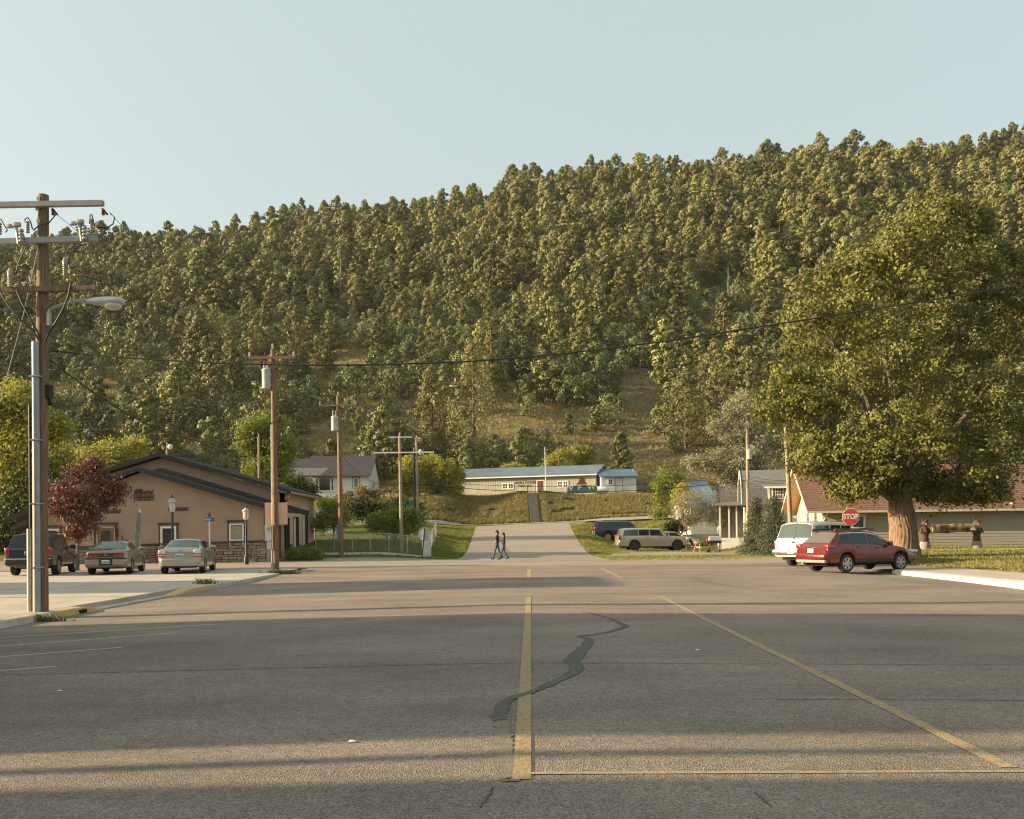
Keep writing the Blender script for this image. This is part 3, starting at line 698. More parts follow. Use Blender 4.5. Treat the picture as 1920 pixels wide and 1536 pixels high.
for e in (re_, le):
    MB().poly([(ap.x, y0 - .05, ap.z - .01), (e.x, y0 - .05, e.z - .01), (e.x, y0 - .05, e.z - .27), (ap.x, y0 - .05, ap.z - .27)], (0, .045, 0)).build('fascia', mat('dark_grey_fascia', (.032, .034, .037), .8, spec=.2), rf)
    MB().poly([(ap.x, y0, ap.z - .13), (e.x, y0, e.z - .13), (e.x, 0, e.z - .13), (ap.x, 0, ap.z - .13)], (0, 0, -.03)).build('soffit', M_trimd, rf)
ap2 = sp(299, 877, 59.2); y2 = 2.2; sl2 = (re_.z - ap.z) / (re_.x - ap.x)
mb = MB()
for ex in (9.2, -9.5):
    s_ = sl2 if ex > 0 else -sl2 * 1.25
    mb.poly([(ap2.x, y2, ap2.z), (ap2.x + ex, y2, ap2.z + s_ * ex), (ap2.x + ex, y2 + 1.2, ap2.z + s_ * ex), (ap2.x, y2 + 1.2, ap2.z)], (0, 0, -.3))
mb.build('middle_roof', M_roofd, sen)
# garage block
ap3 = sp(303, 850, 60.0); xm = at(588, 1000, 68.8).x - SB.x; YB0, YB1 = 3.0, 11.8
ev = sp(515, 910, 59.6); sl3 = (ev.z - ap3.z) / (ev.x - ap3.x); xe = xm + .55
zE = ap3.z + sl3 * (xe - ap3.x); xw = 2 * ap3.x - xm
zW = ap3.z + sl3 * (xm - ap3.x)
MB().poly([(xw, YB0, -.2), (xm, YB0, -.2), (xm, YB0, zW - .3), (ap3.x, YB0, ap3.z - .3), (xw, YB0, zW - .3)], (0, .2, 0)).build('upper_wall', M_tan, sen)
MB().bx(xw, xm, YB1, YB1 + .2, -.2, zW - .3).build('rear_wall', M_tan, sen)
mb = MB()
for ex in (xe, 2 * ap3.x - xe):
    mb.poly([(ap3.x, YB0 - .5, ap3.z), (ex, YB0 - .5, zE), (ex, YB1 + .6, zE), (ap3.x, YB1 + .6, ap3.z)], (0, 0, -.12))
rf3 = mb.build('garage_roof', M_roofd, sen)
for ex in (xe, 2 * ap3.x - xe):
    MB().poly([(ap3.x, YB0 - .55, ap3.z - .01), (ex, YB0 - .55, zE - .01), (ex, YB0 - .55, zE - .25), (ap3.x, YB0 - .55, ap3.z - .25)], (0, .045, 0)).build('fascia', MATS['dark_grey_fascia'], rf3)
MB().bx(xe - .02, xe + .1, YB0 - .5, YB1 + .6, zE - .26, zE - .1).build('gutter', mat('tan_gutter', (.36, .24, .16), .5), rf3)
MB().poly([(xm, YB0 - .5, zE - .14), (xe, YB0 - .5, zE - .14), (xe, YB1 + .6, zE - .14), (xm, YB1 + .6, zE - .14)], (0, 0, -.03)).build('soffit', M_tanpale, rf3)
MB().tube([(xe + .04, YB0 - .3, zE - .26), (xe - .2, YB0 - .1, zE - .5), (xm + .06, YB0 + .1, zE - .7), (xm + .06, YB0 + .1, .1)], .05, 8).build('downspout', M_trimd, sen)
doors = [(59.9, 61.4, 2.8), (62.4, 64.1, 2.88), (65.0, 66.95, 3.42)]
prev = YB0 + .2
for i, (da, db, dh) in enumerate(doors):
    da -= FY; db -= FY
    MB().bx(xm - .25, xm, prev, da, -.2, zW - .32).build('pier', M_tanpale, sen)
    MB().bx(xm - .25, xm, da, db, dh, zW - .32).build('door_head', M_tanpale, sen)
    gd = MB().bx(xm - .24, xm - .2, da, db, 0, dh).build('garage_door', M_whitep, sen)
    for q in range(5): MB().bx(xm - .2, xm - .185, da + .03, db - .03, .03 + q * dh / 5, (q + 1) * dh / 5 - .03).build('door_panel', M_whitep, gd)
    MB().bx(xm - .2, xm + .015, db - .12, db - .002, 0, dh - .002).build('door_jamb', M_trimd, sen); MB().bx(xm - .2, xm + .015, da + .002, da + .12, 0, dh - .002).build('door_jamb', M_trimd, sen)
    prev = db
MB().bx(xm - .25, xm, prev, YB1, -.2, zW - .32).build('pier', M_tanpale, sen)
MB().box((xm + .06, 6.0, 3.4), (.12, .16, .16)).build('wall_lamp', M_dark, sen)
# stone base: each stone its own piece
M_stone = [mat('ledgestone_%s' % n, c, .9, col2=tuple(q * .7 for q in c), scale=6, bump=.4) for n, c in (('grey', (.20, .17, .15)), ('tan', (.27, .19, .13)), ('brown', (.17, .11, .085)), ('slate', (.145, .14, .135)))]
def cap_z(x): return 1.32 + .022 * x
rs = random.Random(21); stone_me = []
for k in range(8):
    V, F = bevel_box((1, 1, 1), .12, 1); stone_me.append([new_mesh('stone', [(v[0] + rs.uniform(-.03, .03), v[1], v[2] + rs.uniform(-.03, .03)) for v in V], F, m) for m in M_stone])
base_w = MB().poly([(XLf, -.03, -.2), (XR, -.03, -.2), (XR, -.03, cap_z(0) - .05), (XLf, -.03, cap_z(XLf) - .05)], (0, .03, 0)).build('stone_base', mat('mortar', (.12, .10, .085), .95), sen)
z = -.05; row = 0
while z < 1.2:
    h = rs.choice((.13, .16, .2)); x = XR + .02
    while x > max(XLf, -13.2):
        w = rs.uniform(.28, .62)
        if z + h < cap_z(x) - .03:
            o = link('stone', rs.choice(rs.choice(stone_me)), base_w, (x - w / 2, -.045 - rs.uniform(0, .025), z + h / 2)); o.scale = (w - .025, .07, h - .022)
        x -= w
    z += h
for (ya, yb) in ((YB0 + .25, 2.9), (4.4, 5.4), (7.1, 8.0), (9.95, 11.75)):
    z = 0
    while z < .95:
        h = rs.choice((.13, .17)); y = ya
        while y < yb - .15:
            w = min(rs.uniform(.25, .5), yb - y)
            o = link('stone', rs.choice(rs.choice(stone_me)), base_w, (xm + .02, y + w / 2, z + h / 2)); o.scale = (.06, w - .02, h - .02)
            y += w
        z += h
MB().poly([(XLf, -.09, cap_z(XLf) - .05), (XR + .03, -.09, cap_z(0) - .05), (XR + .03, -.09, cap_z(0) + .05), (XLf, -.09, cap_z(XLf) + .05)], (0, .085, 0)).build('base_cap', M_trimd, sen)
MB().bx(XR - .13, XR + .025, -.028, .05, cap_z(0) + .06, wing_z(0) - .3).build('corner_board', M_trimd, sen)
MB().bx(XLf - .02, XLf + .12, -.028, .05, cap_z(XLf) + .06, wing_z(XLf) - .3).build('corner_board', M_trimd, sen)
def swin(px0, px1, py0, py1, **k):
    a, b = sp(px0, py1), sp(px1, py0); return window(sen, (a.x + b.x) / 2, -.002, a.z, b.x - a.x, b.z - a.z, **k)
blind = mat('drawn_blind', (.32, .28, .2), .8)
w1 = swin(430.5, 457.5, 982, 1027, trim=M_trimd, fw=.09, ny=1); MB().bx(-.38, .38, -.032, -.023, .52, 1.32).build('blind', blind, w1); MB().box((0, -.04, .46), (.72, .04, .08)).build('glazing_bar', M_whitep, w1)
w2 = swin(302, 331, 987, 1060, trim=M_trimd, fw=.12)
MB().box((0, -.04, .85), (.72, .04, .1)).build('glazing_bar', M_whitep, w2)
swin(86, 112, 992, 1030, trim=M_trimd, fw=.09)
a, b = sp(184, 1056), sp(214, 990)
dr = MB().bx(a.x, b.x, -.05, .0, -.02, b.z).build('entrance_door', mat('brown_door', (.20, .10, .06), .5, col2=(.15, .075, .05)), sen)
MB().bx((a.x * .78 + b.x * .22), (a.x * .22 + b.x * .78), -.06, -.045, .95, b.z - .18).build('pane', M_glassw, dr)
MB().bx((a.x * .70 + b.x * .30), (a.x * .30 + b.x * .70), -.066, -.061, 1.25, 1.38).build('door_notice', M_whitep, dr)
MB().bx(a.x - .07, a.x - .002, -.06, 0, 0, b.z + .07).bx(b.x + .002, b.x + .07, -.06, 0, 0, b.z + .07).bx(a.x - .07, b.x + .07, -.06, 0, b.z + .003, b.z + .07).build('door_frame', M_conc2, sen)
MB().bx(a.x - .2, a.x - .075, -.07, 0, 0, b.z + .2).bx(b.x + .075, b.x + .2, -.07, 0, 0, b.z + .2).bx(a.x - .25, b.x + .25, -.075, 0, b.z + .203, b.z + .33).build('door_trim', M_trimd, sen)
q = sp(219.5, 996); MB().lathe([(.01, -.16), (.07, -.12), (.09, .05), (.12, .07), (.02, .18)], 8, (q.x, -.12, q.z)).box((q.x, -.05, q.z + .1), (.06, .1, .06)).build('wall_lamp', M_dark, sen)
M_sign = mat('dark_brown_sign_metal', (.06, .03, .025), .6)
# stagecoach emblem with two framed lines of lettering
e0 = sp(265, 929)
sg = link('wall_emblem', None, sen, (e0.x - .35, -.03, e0.z - .02)); bpy.data.objects.remove(sg)
em = MB(); U = 36.0 / FPX * 57 / 36 * 1.0                 # metres per photo pixel on this wall
def e(px, py): p = sp(px, py); return (p.x, p.z)
def plate(P, d=.025): em.poly([(x, -.012, z) for x, z in P], (0, -d, 0))
def bar(p, q, w=.03):
    (x0, z0), (x1, z1) = p, q; dx, dz = x1 - x0, z1 - z0; l = math.hypot(dx, dz); nx, nz = -dz / l * w / 2, dx / l * w / 2
    plate([(x0 + nx, z0 + nz), (x0 - nx, z0 - nz), (x1 - nx, z1 - nz), (x1 + nx, z1 + nz)])
for (yt, yb) in ((927, 932.5), (933.3, 938.3)):
    for p, q in (((252, yt), (288, yt - .4)), ((252, yb), (288, yb - .4)), ((252, yt), (252, yb)), ((288, yt), (288, yb))): bar(e(*p), e(*q), .045)
plate([e(254, 922), e(267, 922), e(268.5, 919), e(266, 917), e(255, 917), e(252.5, 921)]); plate([e(252, 925), e(269, 924.5), e(269, 922.3), e(252, 922.3)])
for hx in (269.5, 278.5):
    plate([e(hx + .5, 921.6), e(hx + 6, 921), e(hx + 7.4, 918.6), e(hx + 9, 919), e(hx + 7.6, 921.6), e(hx + 6.5, 923), e(hx + 1, 923.2)])
    for q in (1, 2.4, 5, 6.6): bar(e(hx + q, 922.6), e(hx + q - .5, 926), .03)
for wx in (255.5, 264.5):
    for k in range(10):
        c_ = e(wx, 924.4); a0_, a1_ = 2 * math.pi * k / 10, 2 * math.pi * (k + 1) / 10
        bar((c_[0] + .07 * math.cos(a0_), c_[1] + .07 * math.sin(a0_)), (c_[0] + .07 * math.cos(a1_), c_[1] + .07 * math.sin(a1_)), .025)
emb = em.build('wall_emblem', M_sign, sen)
c_ = e(270, 929.8); text_mesh('lettering', 'Crook County', .135, M_sign, emb, (c_[0], -.02, c_[1]), (math.radians(90), 0, 0), sx=1.18, bold=.006)
c_ = e(270, 935.8); text_mesh('lettering', 'Senior Services', .13, M_sign, emb, (c_[0], -.02, c_[1]), (math.radians(90), 0, 0), sx=1.05, bold=.006)
for (xa, xb, yy, s_) in ((193, 225, 959.5, ''), (316, 352, 955, '')):
    em = MB()
    for p, q in (((xa, yy - 2.6), (xb, yy - 3.2)), ((xa, yy + 2.6), (xb, yy + 2.2)), ((xa, yy - 2.6), (xa, yy + 2.6)), ((xb, yy - 3.2), (xb, yy + 2.2))): bar(e(*p), e(*q), .04)
    r2 = random.Random(xa)
    x = xa + 2
    while x < xb - 2.5:                                   # lettering too small to read: a row of strokes
        bar(e(x, yy + 1.2), e(x, yy - r2.choice((.6, 1.4))), .035); x += r2.uniform(.8, 1.3)
    em.build('wall_sign', M_sign, sen)
for ch, px, py in (('3', 221.5, 1004.5), ('2', 229.5, 1009.3), ('1', 236.8, 1013.8)):
    p = sp(px, py); text_mesh('house_number', ch, .26, M_sign, sen, (p.x, -.02, p.z), (math.radians(90), 0, 0), bold=.01, sx=1.1)

# ------------------------------------------------------------------ white house with the brown metal roof, up the slope
HB = on(712, 106); HB.x = at(691, 900, 106).x
house = thing('white_house', 'white clapboard house with purple-brown ribbed metal roof on the slope', 'house', HB)
M_whs = mat('white_clapboard', (.66, .68, .63), .7, col2=(.58, .60, .55), scale=2)
def hp(px, py, Y=106): p = at(px, py, Y); return Vector((p.x - HB.x, p.y - HB.y, p.z - HB.z))
hx0, hx1 = hp(540, 900).x, 0.0
ze = hp(668, 892).z; zr = hp(700, 855, 110).z
MB().bx(hx0, hx1, .0, 8.0, -1.5, ze).build('wall_core', M_whs, house)
boards(house, hx0, hx1, -.003, -.6, ze - .02, .2, M_whs)
gab = lambda z: (0.0 + 4.0 * max(0, (z - ze) / (zr - ze)), 8.0 - 4.0 * max(0, (z - ze) / (zr - ze)))
boards(house, 0, 8.0, -.003, -.6, zr - .1, .2, M_whs, rz=math.pi / 2, off=(hx1, 0, 0), clip=gab)
MB().poly([(hx1 - .1, 0, ze), (hx1 - .1, 8, ze), (hx1 - .1, 4, zr - .06)], (.09, 0, 0)).build('gable_wall', M_whs, house)
M_proof = mat('purple_brown_metal', (.17, .125, .115), .45, .3, col2=(.13, .095, .09), scale=1.5)
hxm = hp(570, 880).x
ribbed_roof(house, (hxm, -.5, ze - .1), (hx1 + .35, -.5, ze - .1), (hx1 + .35, 4, zr), (hxm, 4, zr), 16, M_proof)
ribbed_roof(house, (hx1 + .35, 8.5, ze - .1), (hxm, 8.5, ze - .1), (hxm, 4, zr), (hx1 + .35, 4, zr), 16, M_proof)
hxl = hp(440, 880).x
ribbed_roof(house, (hxl, -.3, ze - .25), (hxm - .02, -.3, ze - .25), (hxm - .02, 4, zr - .3), (hxl + 1.0, 4, zr - .3), 12, M_proof)
MB().bx(hxl + .5, hxm, .0, 7.5, -1.5, ze - .3).build('annexe_wall', M_whs, house)
p, q = hp(545, 889), hp(617, 893)
ribbed_roof(house, (p.x, -1.9, q.z - .02), (q.x - .6, -1.9, q.z - .02), (q.x, -.4, q.z + .9), (p.x, -.4, q.z + .9), 10, mat('pale_porch_metal', (.42, .36, .34), .4, .4))
for (x0, x1, y0, y1, nx) in ((592, 626, 896, 921, 1), (662, 673, 896, 915, 1)):
    a, b = hp(x0, y1), hp(x1, y0)
    if x0 < 600:
        window(house, (a.x + b.x) / 2, -.04, a.z, (b.x - a.x) * .66, b.z - a.z, fw=.07, trim=M_trimd, tw=.05)
        for s_ in (-1, 1): window(house, (a.x + b.x) / 2 + s_ * (b.x - a.x) * .42, -.04, a.z, (b.x - a.x) * .16, b.z - a.z, fw=.07, ny=2)
    else: window(house, (a.x + b.x) / 2, -.04, a.z, b.x - a.x, b.z - a.z, fw=.09, trim=M_trimd, tw=.06, glass=glass_mat('pale_window', (.20, .24, .26), .08))
window(house, .04, 3.6, .75, .7, 1.2, rz=math.pi / 2, trim=M_trimd, tw=.05)
MB().bx(hx0 - .02, hx1 + .04, -.03, 0.0, ze - .12, ze + .02).build('eaves_board', M_whs, house)

# ------------------------------------------------------------------ the post hall with its blue-grey metal roof
VL, VR = at(845, 938, 125), at(1117, 930, 118.5)
ang = math.atan2(VR.y - VL.y, VR.x - VL.x); VLEN = (Vector((VR.x, VR.y, 0)) - Vector((VL.x, VL.y, 0))).length
hall = thing('post_hall', 'long low olive hall with pale blue metal roof, brown door and lettering on the bank', 'building', (VL.x, VL.y, VL.z), ang)
hallM = Matrix.Translation((VL.x, VL.y, VL.z)) @ Matrix.Rotation(ang, 4, 'Z'); hallI = hallM.inverted()
def vloc(px, py):
    """pixel onto the hall's front plane, in the hall's own frame"""
    o = hallI @ Vector((0, 0, HC)); d = (hallI.to_3x3() @ (at(px, py, 100) - Vector((0, 0, HC)))); t = -o.y / d.y
    return o + d * t
M_ol = mat('olive_panel', (.37, .36, .28), .75, col2=(.33, .32, .25), scale=1.5)
M_blr = mat('blue_grey_metal', (.36, .42, .46), .4, .35, col2=(.29, .33, .35), scale=.8, stretch=(1, 1, 1))
he = vloc(1000, 892).z; hr = vloc(1000, 881).z
MB().bx(0, VLEN, .01, 7.0, -.8, he).build('wall_core', M_ol, hall)
n = int(VLEN / .32)
dx0, dx1 = vloc(1008, 915).x, vloc(1020, 915).x
pan = None
for i in range(n):
    x = (i + .5) * VLEN / n
    if dx0 - .2 < x < dx1 + .2: continue
    if pan is None: pan = MB().bx(-VLEN / n / 2 + .018, VLEN / n / 2 - .018, -.025, .008, -.6, he - .02).build('wall_panel', M_ol, hall, loc=(x, 0, 0)).data
    else: link('wall_panel', pan, hall, (x, 0, 0))
zb = he + 1.35
ribbed_roof(hall, (-.3, -.55, he - .06), (VLEN + .3, -.55, he - .06), (VLEN + .3, 3.5, zb), (-.3, 3.5, zb), 34, M_blr)
ribbed_roof(hall, (VLEN + .3, 7.5, he - .06), (-.3, 7.5, he - .06), (-.3, 3.5, zb), (VLEN + .3, 3.5, zb), 34, M_blr)
MB().bx(-.3, VLEN + .3, -.58, -.52, he - .2, he - .06).build('eaves_board', M_whitep, hall)
MB().poly([(VLEN - .02, 0, he), (VLEN - .02, 7, he), (VLEN - .02, 3.5, zb - .05)], (.03, 0, 0)).build('gable_wall', M_ol, hall)
d0, d1 = vloc(1008, 930), vloc(1019.5, 901.5)
vd = MB().bx(d0.x, d1.x, -.05, 0, d0.z, d1.z).build('door', mat('dark_red_door', (.10, .035, .025), .5), hall)
MB().box((d1.x - .1, -.07, d0.z + 1), (.05, .05, .05)).build('handle', M_galv, vd)
MB().bx(d0.x - .13, d0.x - .003, -.07, 0, d0.z, d1.z + .13).bx(d1.x + .003, d1.x + .13, -.07, 0, d0.z, d1.z + .13).bx(d0.x - .13, d1.x + .13, -.07, 0, d1.z + .003, d1.z + .13).build('door_frame', M_whitep, hall)
for (x0, x1, y0, y1) in ((942, 963.5, 905.5, 918), (1045, 1066, 901.5, 914.5)):
    a, b = vloc(x0, y1), vloc(x1, y0); xm_ = (a.x + b.x) / 2; w = (b.x - a.x) / 2
    for s_ in (-1, 1): window(hall, xm_ + s_ * w / 2, -.026, a.z, w, b.z - a.z, fw=.12, nx=2, ny=2)
M_let = mat('black_lettering', (.03, .03, .025), .6)
c_ = vloc(985, 905.3); text_mesh('lettering', 'DEVILS TOWER', .42, M_let, hall, (c_.x, -.04, c_.z), (math.radians(90), 0, 0), bold=.012, sx=1.02)
c_ = vloc(985, 911.5); text_mesh('lettering', 'POST 4311', .42, M_let, hall, (c_.x, -.04, c_.z), (math.radians(90), 0, 0), bold=.012, sx=1.0)
MB().tube([(vloc(869, 893).x, .3, he + .2), (vloc(869, 893).x, .3, he + .7)], .06, 8).build('vent_pipe', M_galv, hall)
fpole = at(1024, 931, 116); zt = at(1024, 840, 116).z
fl = thing('flagpole', 'bare thin white flagpole standing in front of the post hall', 'flagpole', fpole)
MB().tube([(0, 0, -.3), (-.1, 0, zt - fpole.z)], [.07, .04], 10).build('shaft', M_whitep, fl, smooth=True)
MB().ell((-.1, 0, zt - fpole.z + .06), (.08, .08, .08)).build('finial', M_galv, fl, smooth=True)
# sign with cut-out letters V F W and the red tower
vs0 = at(1064, 930, 114); vs0.z = g1(vs0.x, 114)
vfw = thing('letter_sign', 'green board with white letters V F W and a red tower shape', 'sign', vs0)
def vq(px, py): p = at(px, py, 114); return Vector((p.x - vs0.x, 0, p.z - vs0.z))
P = [vq(*p) for p in ((1063, 926), (1119, 924), (1120, 914), (1116, 911), (1106, 909.5), (1096, 909), (1086, 909.5), (1074, 911.5), (1064, 914))]
MB().poly(P, (0, .06, 0)).build('board', mat('green_board', (.10, .17, .12), .7, col2=(.14, .2, .15)), vfw)
M_twr = mat('faded_red', (.26, .085, .06), .75, col2=(.2, .07, .05))
MB().poly([vq(*p) for p in ((1080, 909), (1102, 908), (1098, 904), (1096, 895), (1087, 895), (1085, 904))], (0, .05, 0)).build('tower_shape', M_twr, vfw)
for px in (1066, 1092, 1116):
    p = vq(px, 924); MB().box((p.x, .09, p.z / 2 - .1), (.1, .1, p.z + .4)).build('post', M_wood_g, vfw)
for ch, px, py in (('V', 1071, 915.5), ('F', 1087, 914.5), ('W', 1109, 913.5)):
    p = vq(px, py); text_mesh('letter', ch, .95 if ch != 'W' else .92, M_whitep, vfw, (p.x, -.03, p.z), (math.radians(90), 0, 0), extrude=.02, bold=.015)
# white tank and the small shed
tk = at(1127, 927, 115); tk.z = g1(tk.x, 115)
tank = thing('propane_tank', 'white horizontal propane tank beside the letter sign', 'tank', tk)
mb = MB().lathe([(.01, -.95), (.25, -.9), (.42, -.7), (.46, -.5), (.46, .5), (.42, .7), (.25, .9), (.01, .95)], 16)
mb.v = [(p[2], p[1], p[0] + .75) for p in mb.v]; mb.build('vessel', M_whitep, tank, smooth=True)
for s_ in (-.5, .5): MB().box((s_, 0, .15), (.12, .7, .4)).build('saddle', M_galv, tank)
SHB = at(1123, 932, 117); shed = thing('small_shed', 'small white shed with a flat blue metal roof right of the post hall', 'shed', (SHB.x + .3, 117, SHB.z))
def sq(px, py): p = at(px, py, 117); return Vector((p.x - SHB.x - .3, 0, p.z - SHB.z))
w_ = sq(1193, 900).x; e_ = sq(1160, 894).z
MB().bx(0, w_, .01, 4, -1, e_).build('wall_core', M_whs, shed); boards(shed, 0, w_, .0, -.6, e_, .28, M_whs)
MB().poly([(w_ - .01, 0, e_), (w_ - .01, 4, e_), (w_ - .01, 3.9, sq(1160, 876).z)], (.03, 0, 0)).build('gable_wall', M_whs, shed)
M_blr2 = mat('bright_blue_metal', (.14, .25, .34), .5, .3, col2=(.11, .2, .28), scale=1)
ribbed_roof(shed, (-.25, -.45, e_ - .02), (w_ + .3, -.45, e_ + .02), (w_ + .3, 4.2, sq(1160, 876).z), (-.25, 4.2, sq(1160, 876).z), 10, M_blr2)
a, b = sq(1140, 909), sq(1149, 898.5); window(shed, (a.x + b.x) / 2, -.04, a.z, b.x - a.x, b.z - a.z, fw=.08, nx=2, ny=2)
a, b = sq(1154, 926), sq(1166, 897); MB().bx(a.x, b.x, -.06, 0, a.z, b.z).build('door', mat('off_white_door', (.60, .60, .55), .7), shed)
MB().bx(a.x - .08, a.x - .003, -.07, 0, a.z, b.z + .08).bx(b.x + .003, b.x + .08, -.07, 0, a.z, b.z + .08).bx(a.x - .08, b.x + .08, -.07, 0, b.z + .003, b.z + .08).build('door_frame', M_wood_g, shed)
# steps up the bank, one piece each, with a handrail
st = at(1004, 979, 99.2); steps = thing('bank_steps', 'concrete steps with a handrail climbing the grassy bank to the hall', 'steps', (st.x, 99.2, g1(st.x, 99.2)))
for k in range(20):
    y = k * .62; z = g1(st.x, 99.2 + y) - g1(st.x, 99.2)
    MB().box((0, y, z + .10), (.95, .60, .3)).build('step', mat('dark_step_concrete', (.24, .21, .175), .9, col2=(.16, .14, .12), scale=5), steps)
    if k == 0: z0_ = z
MB().tube([(-.62, 0, 1.0), (-.62, 6, g1(st.x, 105.2) - g1(st.x, 99.2) + 1.05), (-.62, 12, g1(st.x, 111.2) - g1(st.x, 99.2) + 1.0)], .035, 8).build('handrail', M_dark, steps)
for y in (0, 3, 6, 9, 12):
    z = g1(st.x, 99.2 + y) - g1(st.x, 99.2); MB().tube([(-.62, y, z - .1), (-.62, y, z + 1.0)], .03, 6).build('rail_post', M_dark, steps)

# ------------------------------------------------------------------ houses on the right
BH = on(1318, 84); BH.z = .9
bh = thing('blue_roofed_house', 'white house with a steep pale blue roof behind the silver bush', 'house', (BH.x, 84, BH.z))
def bq(px, py, Y=84): p = at(px, py, Y); return Vector((p.x - BH.x, Y - 84, p.z - BH.z))
x0, x1 = bq(1293, 950).x, bq(1343, 950).x; e_ = bq(1318, 950).z; r_ = bq(1318, 902, 88).z
MB().bx(x0 + .1, x1 + 2.4, .0, 8, -1.5, e_).build('wall_core', M_whs, bh); boards(bh, x0 + .1, x1 + 2.4, -.003, -.8, e_, .22, M_whs)
ribbed_roof(bh, (x0 - .2, -.4, e_ - .15), (x1 + .4, -.4, e_ - .15), (x1, 4, r_), (x0 - .2, 4, r_), 8, mat('sky_blue_metal', (.27, .38, .47), .4, .3, col2=(.22, .32, .4)))
MB().poly([(x0, 0, e_), (x0, 8, e_), (x0, 4, r_ - .06)], (.06, 0, 0)).build('gable_wall', M_whs, bh)
M_shg = mat('grey_shingle', (.115, .125, .125), .9, col2=(.165, .17, .165), scale=3, stretch=(1, 1, 4), bump=.4, bscale=14)
MB().poly([(x1 + .1, -.6, e_ - .2), (x1 + 2.9, -.6, e_ - .2), (x1 + 2.9, 4, e_ + 2.2), (x1 + .8, 4, e_ + 2.2)], (0, 0, -.15)).build('porch_roof', mat('brown_grey_shingle', (.15, .12, .10), .9, col2=(.1, .085, .075), scale=5), bh)
for px in (1368, 1378): p = bq(px, 985, 82.6); MB().box((p.x, -1.2, .9), (.14, .14, 2.6)).build('porch_post', M_whitep, bh)
MB().bx(x0 - 1.6, x1 + 1.0, -1.9, -1.8, -.6, .45).build('skirting_panel', mat('grey_panel', (.40, .41, .40), .7), bh)
MB().bx(x1 + .8, x1 + 2.4, -2.4, -1.0, -.8, .55).build('porch_base', mat('redwood_planter', (.20, .12, .08), .85), bh)
MB().bx(x1 - .2, x1 + .8, -2.2, -1.2, -.8, 1.2).build('porch_wall', M_whs, bh)
for k in range(3): MB().box((x1 + 1.1, -2.5 - .3 * k, .3 - .2 * k), (1.3, .28, .18)).build('step', M_wood_g, bh)
for k in range(6): MB().box((x1 + 2.6 + .38 * k, -2.6, .35 - .12 * k), (.05, .05, 1.1)).build('baluster', M_wood_g, bh)
MB().tube([(x1 + 2.5, -2.6, 1.0), (x1 + 4.6, -2.6, .3)], .05, 6).build('handrail', M_wood_g, bh)

GH = on(1440, 74); GH.z = .7
gh = thing('shingled_house', 'grey shingled gambrel house with white trim and a dormer behind the spruces', 'house', (GH.x, 74, GH.z), math.radians(-11))
def gq(px, py, Y=74): p = at(px, py, Y); return Vector((p.x - GH.x, Y - 74, p.z - GH.z))
x0, x1 = gq(1395, 950).x, gq(1530, 950).x
zt, zk, ze = gq(1440, 881, 77).z, gq(1440, 902, 75).z, gq(1440, 948).z
prof = [(0, ze), (.9, zk), (3.2, zt), (5.5, zk), (6.4, ze)]
MB().bx(x0 + .3, x1, .25, 6.2, -1, ze).build('wall_core', M_whs, gh); boards(gh, x0 + .3, x1, .245, -.8, ze - .05, .2, M_whs)
MB().poly([(x0 + .3, y, z) for y, z in prof], (.1, 0, 0)).build('gambrel_wall', mat('cream_wall', (.66, .60, .46), .8, col2=(.6, .55, .42)), gh)
mb = MB()
for (ya, za), (yb, zb_) in zip(prof[:-1], prof[1:]): mb.poly([(x0 - .1, ya - (.15 if ya < 3 else -.15), za), (x1, ya - (.15 if ya < 3 else -.15), za), (x1, yb - (.15 if yb < 3 else -.15 if yb > 4 else 0), zb_), (x0 - .1, yb - (.15 if yb < 3 else -.15 if yb > 4 else 0), zb_)], (0, 0, -.12))
gr = mb.build('roof', M_shg, gh)
nrow = 11
for k in range(nrow):                                     # lower slope shingle courses
    t = k / nrow; y = -.2 + 1.05 * t; z = ze + (zk - ze) * t
    MB().bx(x0 - .08, x1, y - .035, y + .02, z - .02, z + (zk - ze) / nrow - .015).build('shingle_course', M_shg, gr)
for i in range(4):
    (ya, za), (yb, zb_) = prof[i], prof[i + 1]
    MB().poly([(x0 - .16, ya - .2 * (1 if ya < 3 else -1), za + .05), (x0 - .16, yb - .2 * (1 if yb < 3 else -1 if yb > 4 else 0), zb_ + .05), (x0 - .16, yb - .2 * (1 if yb < 3 else -1 if yb > 4 else 0), zb_ - .2), (x0 - .16, ya - .2 * (1 if ya < 3 else -1), za - .2)], (.05, 0, 0)).build('barge_board', M_whitep, gr)
a, b = gq(1440, 938), gq(1476, 909)
dm = MB().bx(a.x, b.x + .5, -.35, 2.4, a.z - .2, b.z - .1).build('dormer', mat('dormer_tan', (.36, .31, .25), .8), gh)
MB().poly([(a.x - .35, -.75, b.z - .15), (b.x + .8, -.75, b.z - .15), (b.x + .8, 2.4, b.z + .5), (a.x - .35, 2.4, b.z + .5)], (0, 0, -.1)).build('dormer_roof', M_shg, dm)
MB().bx(a.x - .35, b.x + .8, -.8, -.755, b.z - .3, b.z - .15).build('eaves_board', M_whitep, dm)
MB().bx(a.x - .03, a.x + .12, -.38, -.352, a.z - .2, b.z - .3).build('corner_board', M_whitep, dm)
c, d_ = gq(1447, 936), gq(1467, 915); window(gh, (c.x + d_.x) / 2, -.352, c.z, d_.x - c.x, d_.z - c.z, fw=.07, nx=4, ny=3, glass=glass_mat('red_curtain_glass', (.12, .03, .025), .1))
c, d_ = gq(1352, 982, 73.5), gq(1394, 955, 73.5)
MB().bx(c.x, d_.x + .6, -.5, 3, -.8, .35).build('porch_floor', M_whs, gh)
MB().bx(c.x + .3, d_.x + .3, 2.6, 2.8, .35, d_.z + .5).build('porch_wall', mat('dark_porch', (.10, .08, .065), .8), gh)
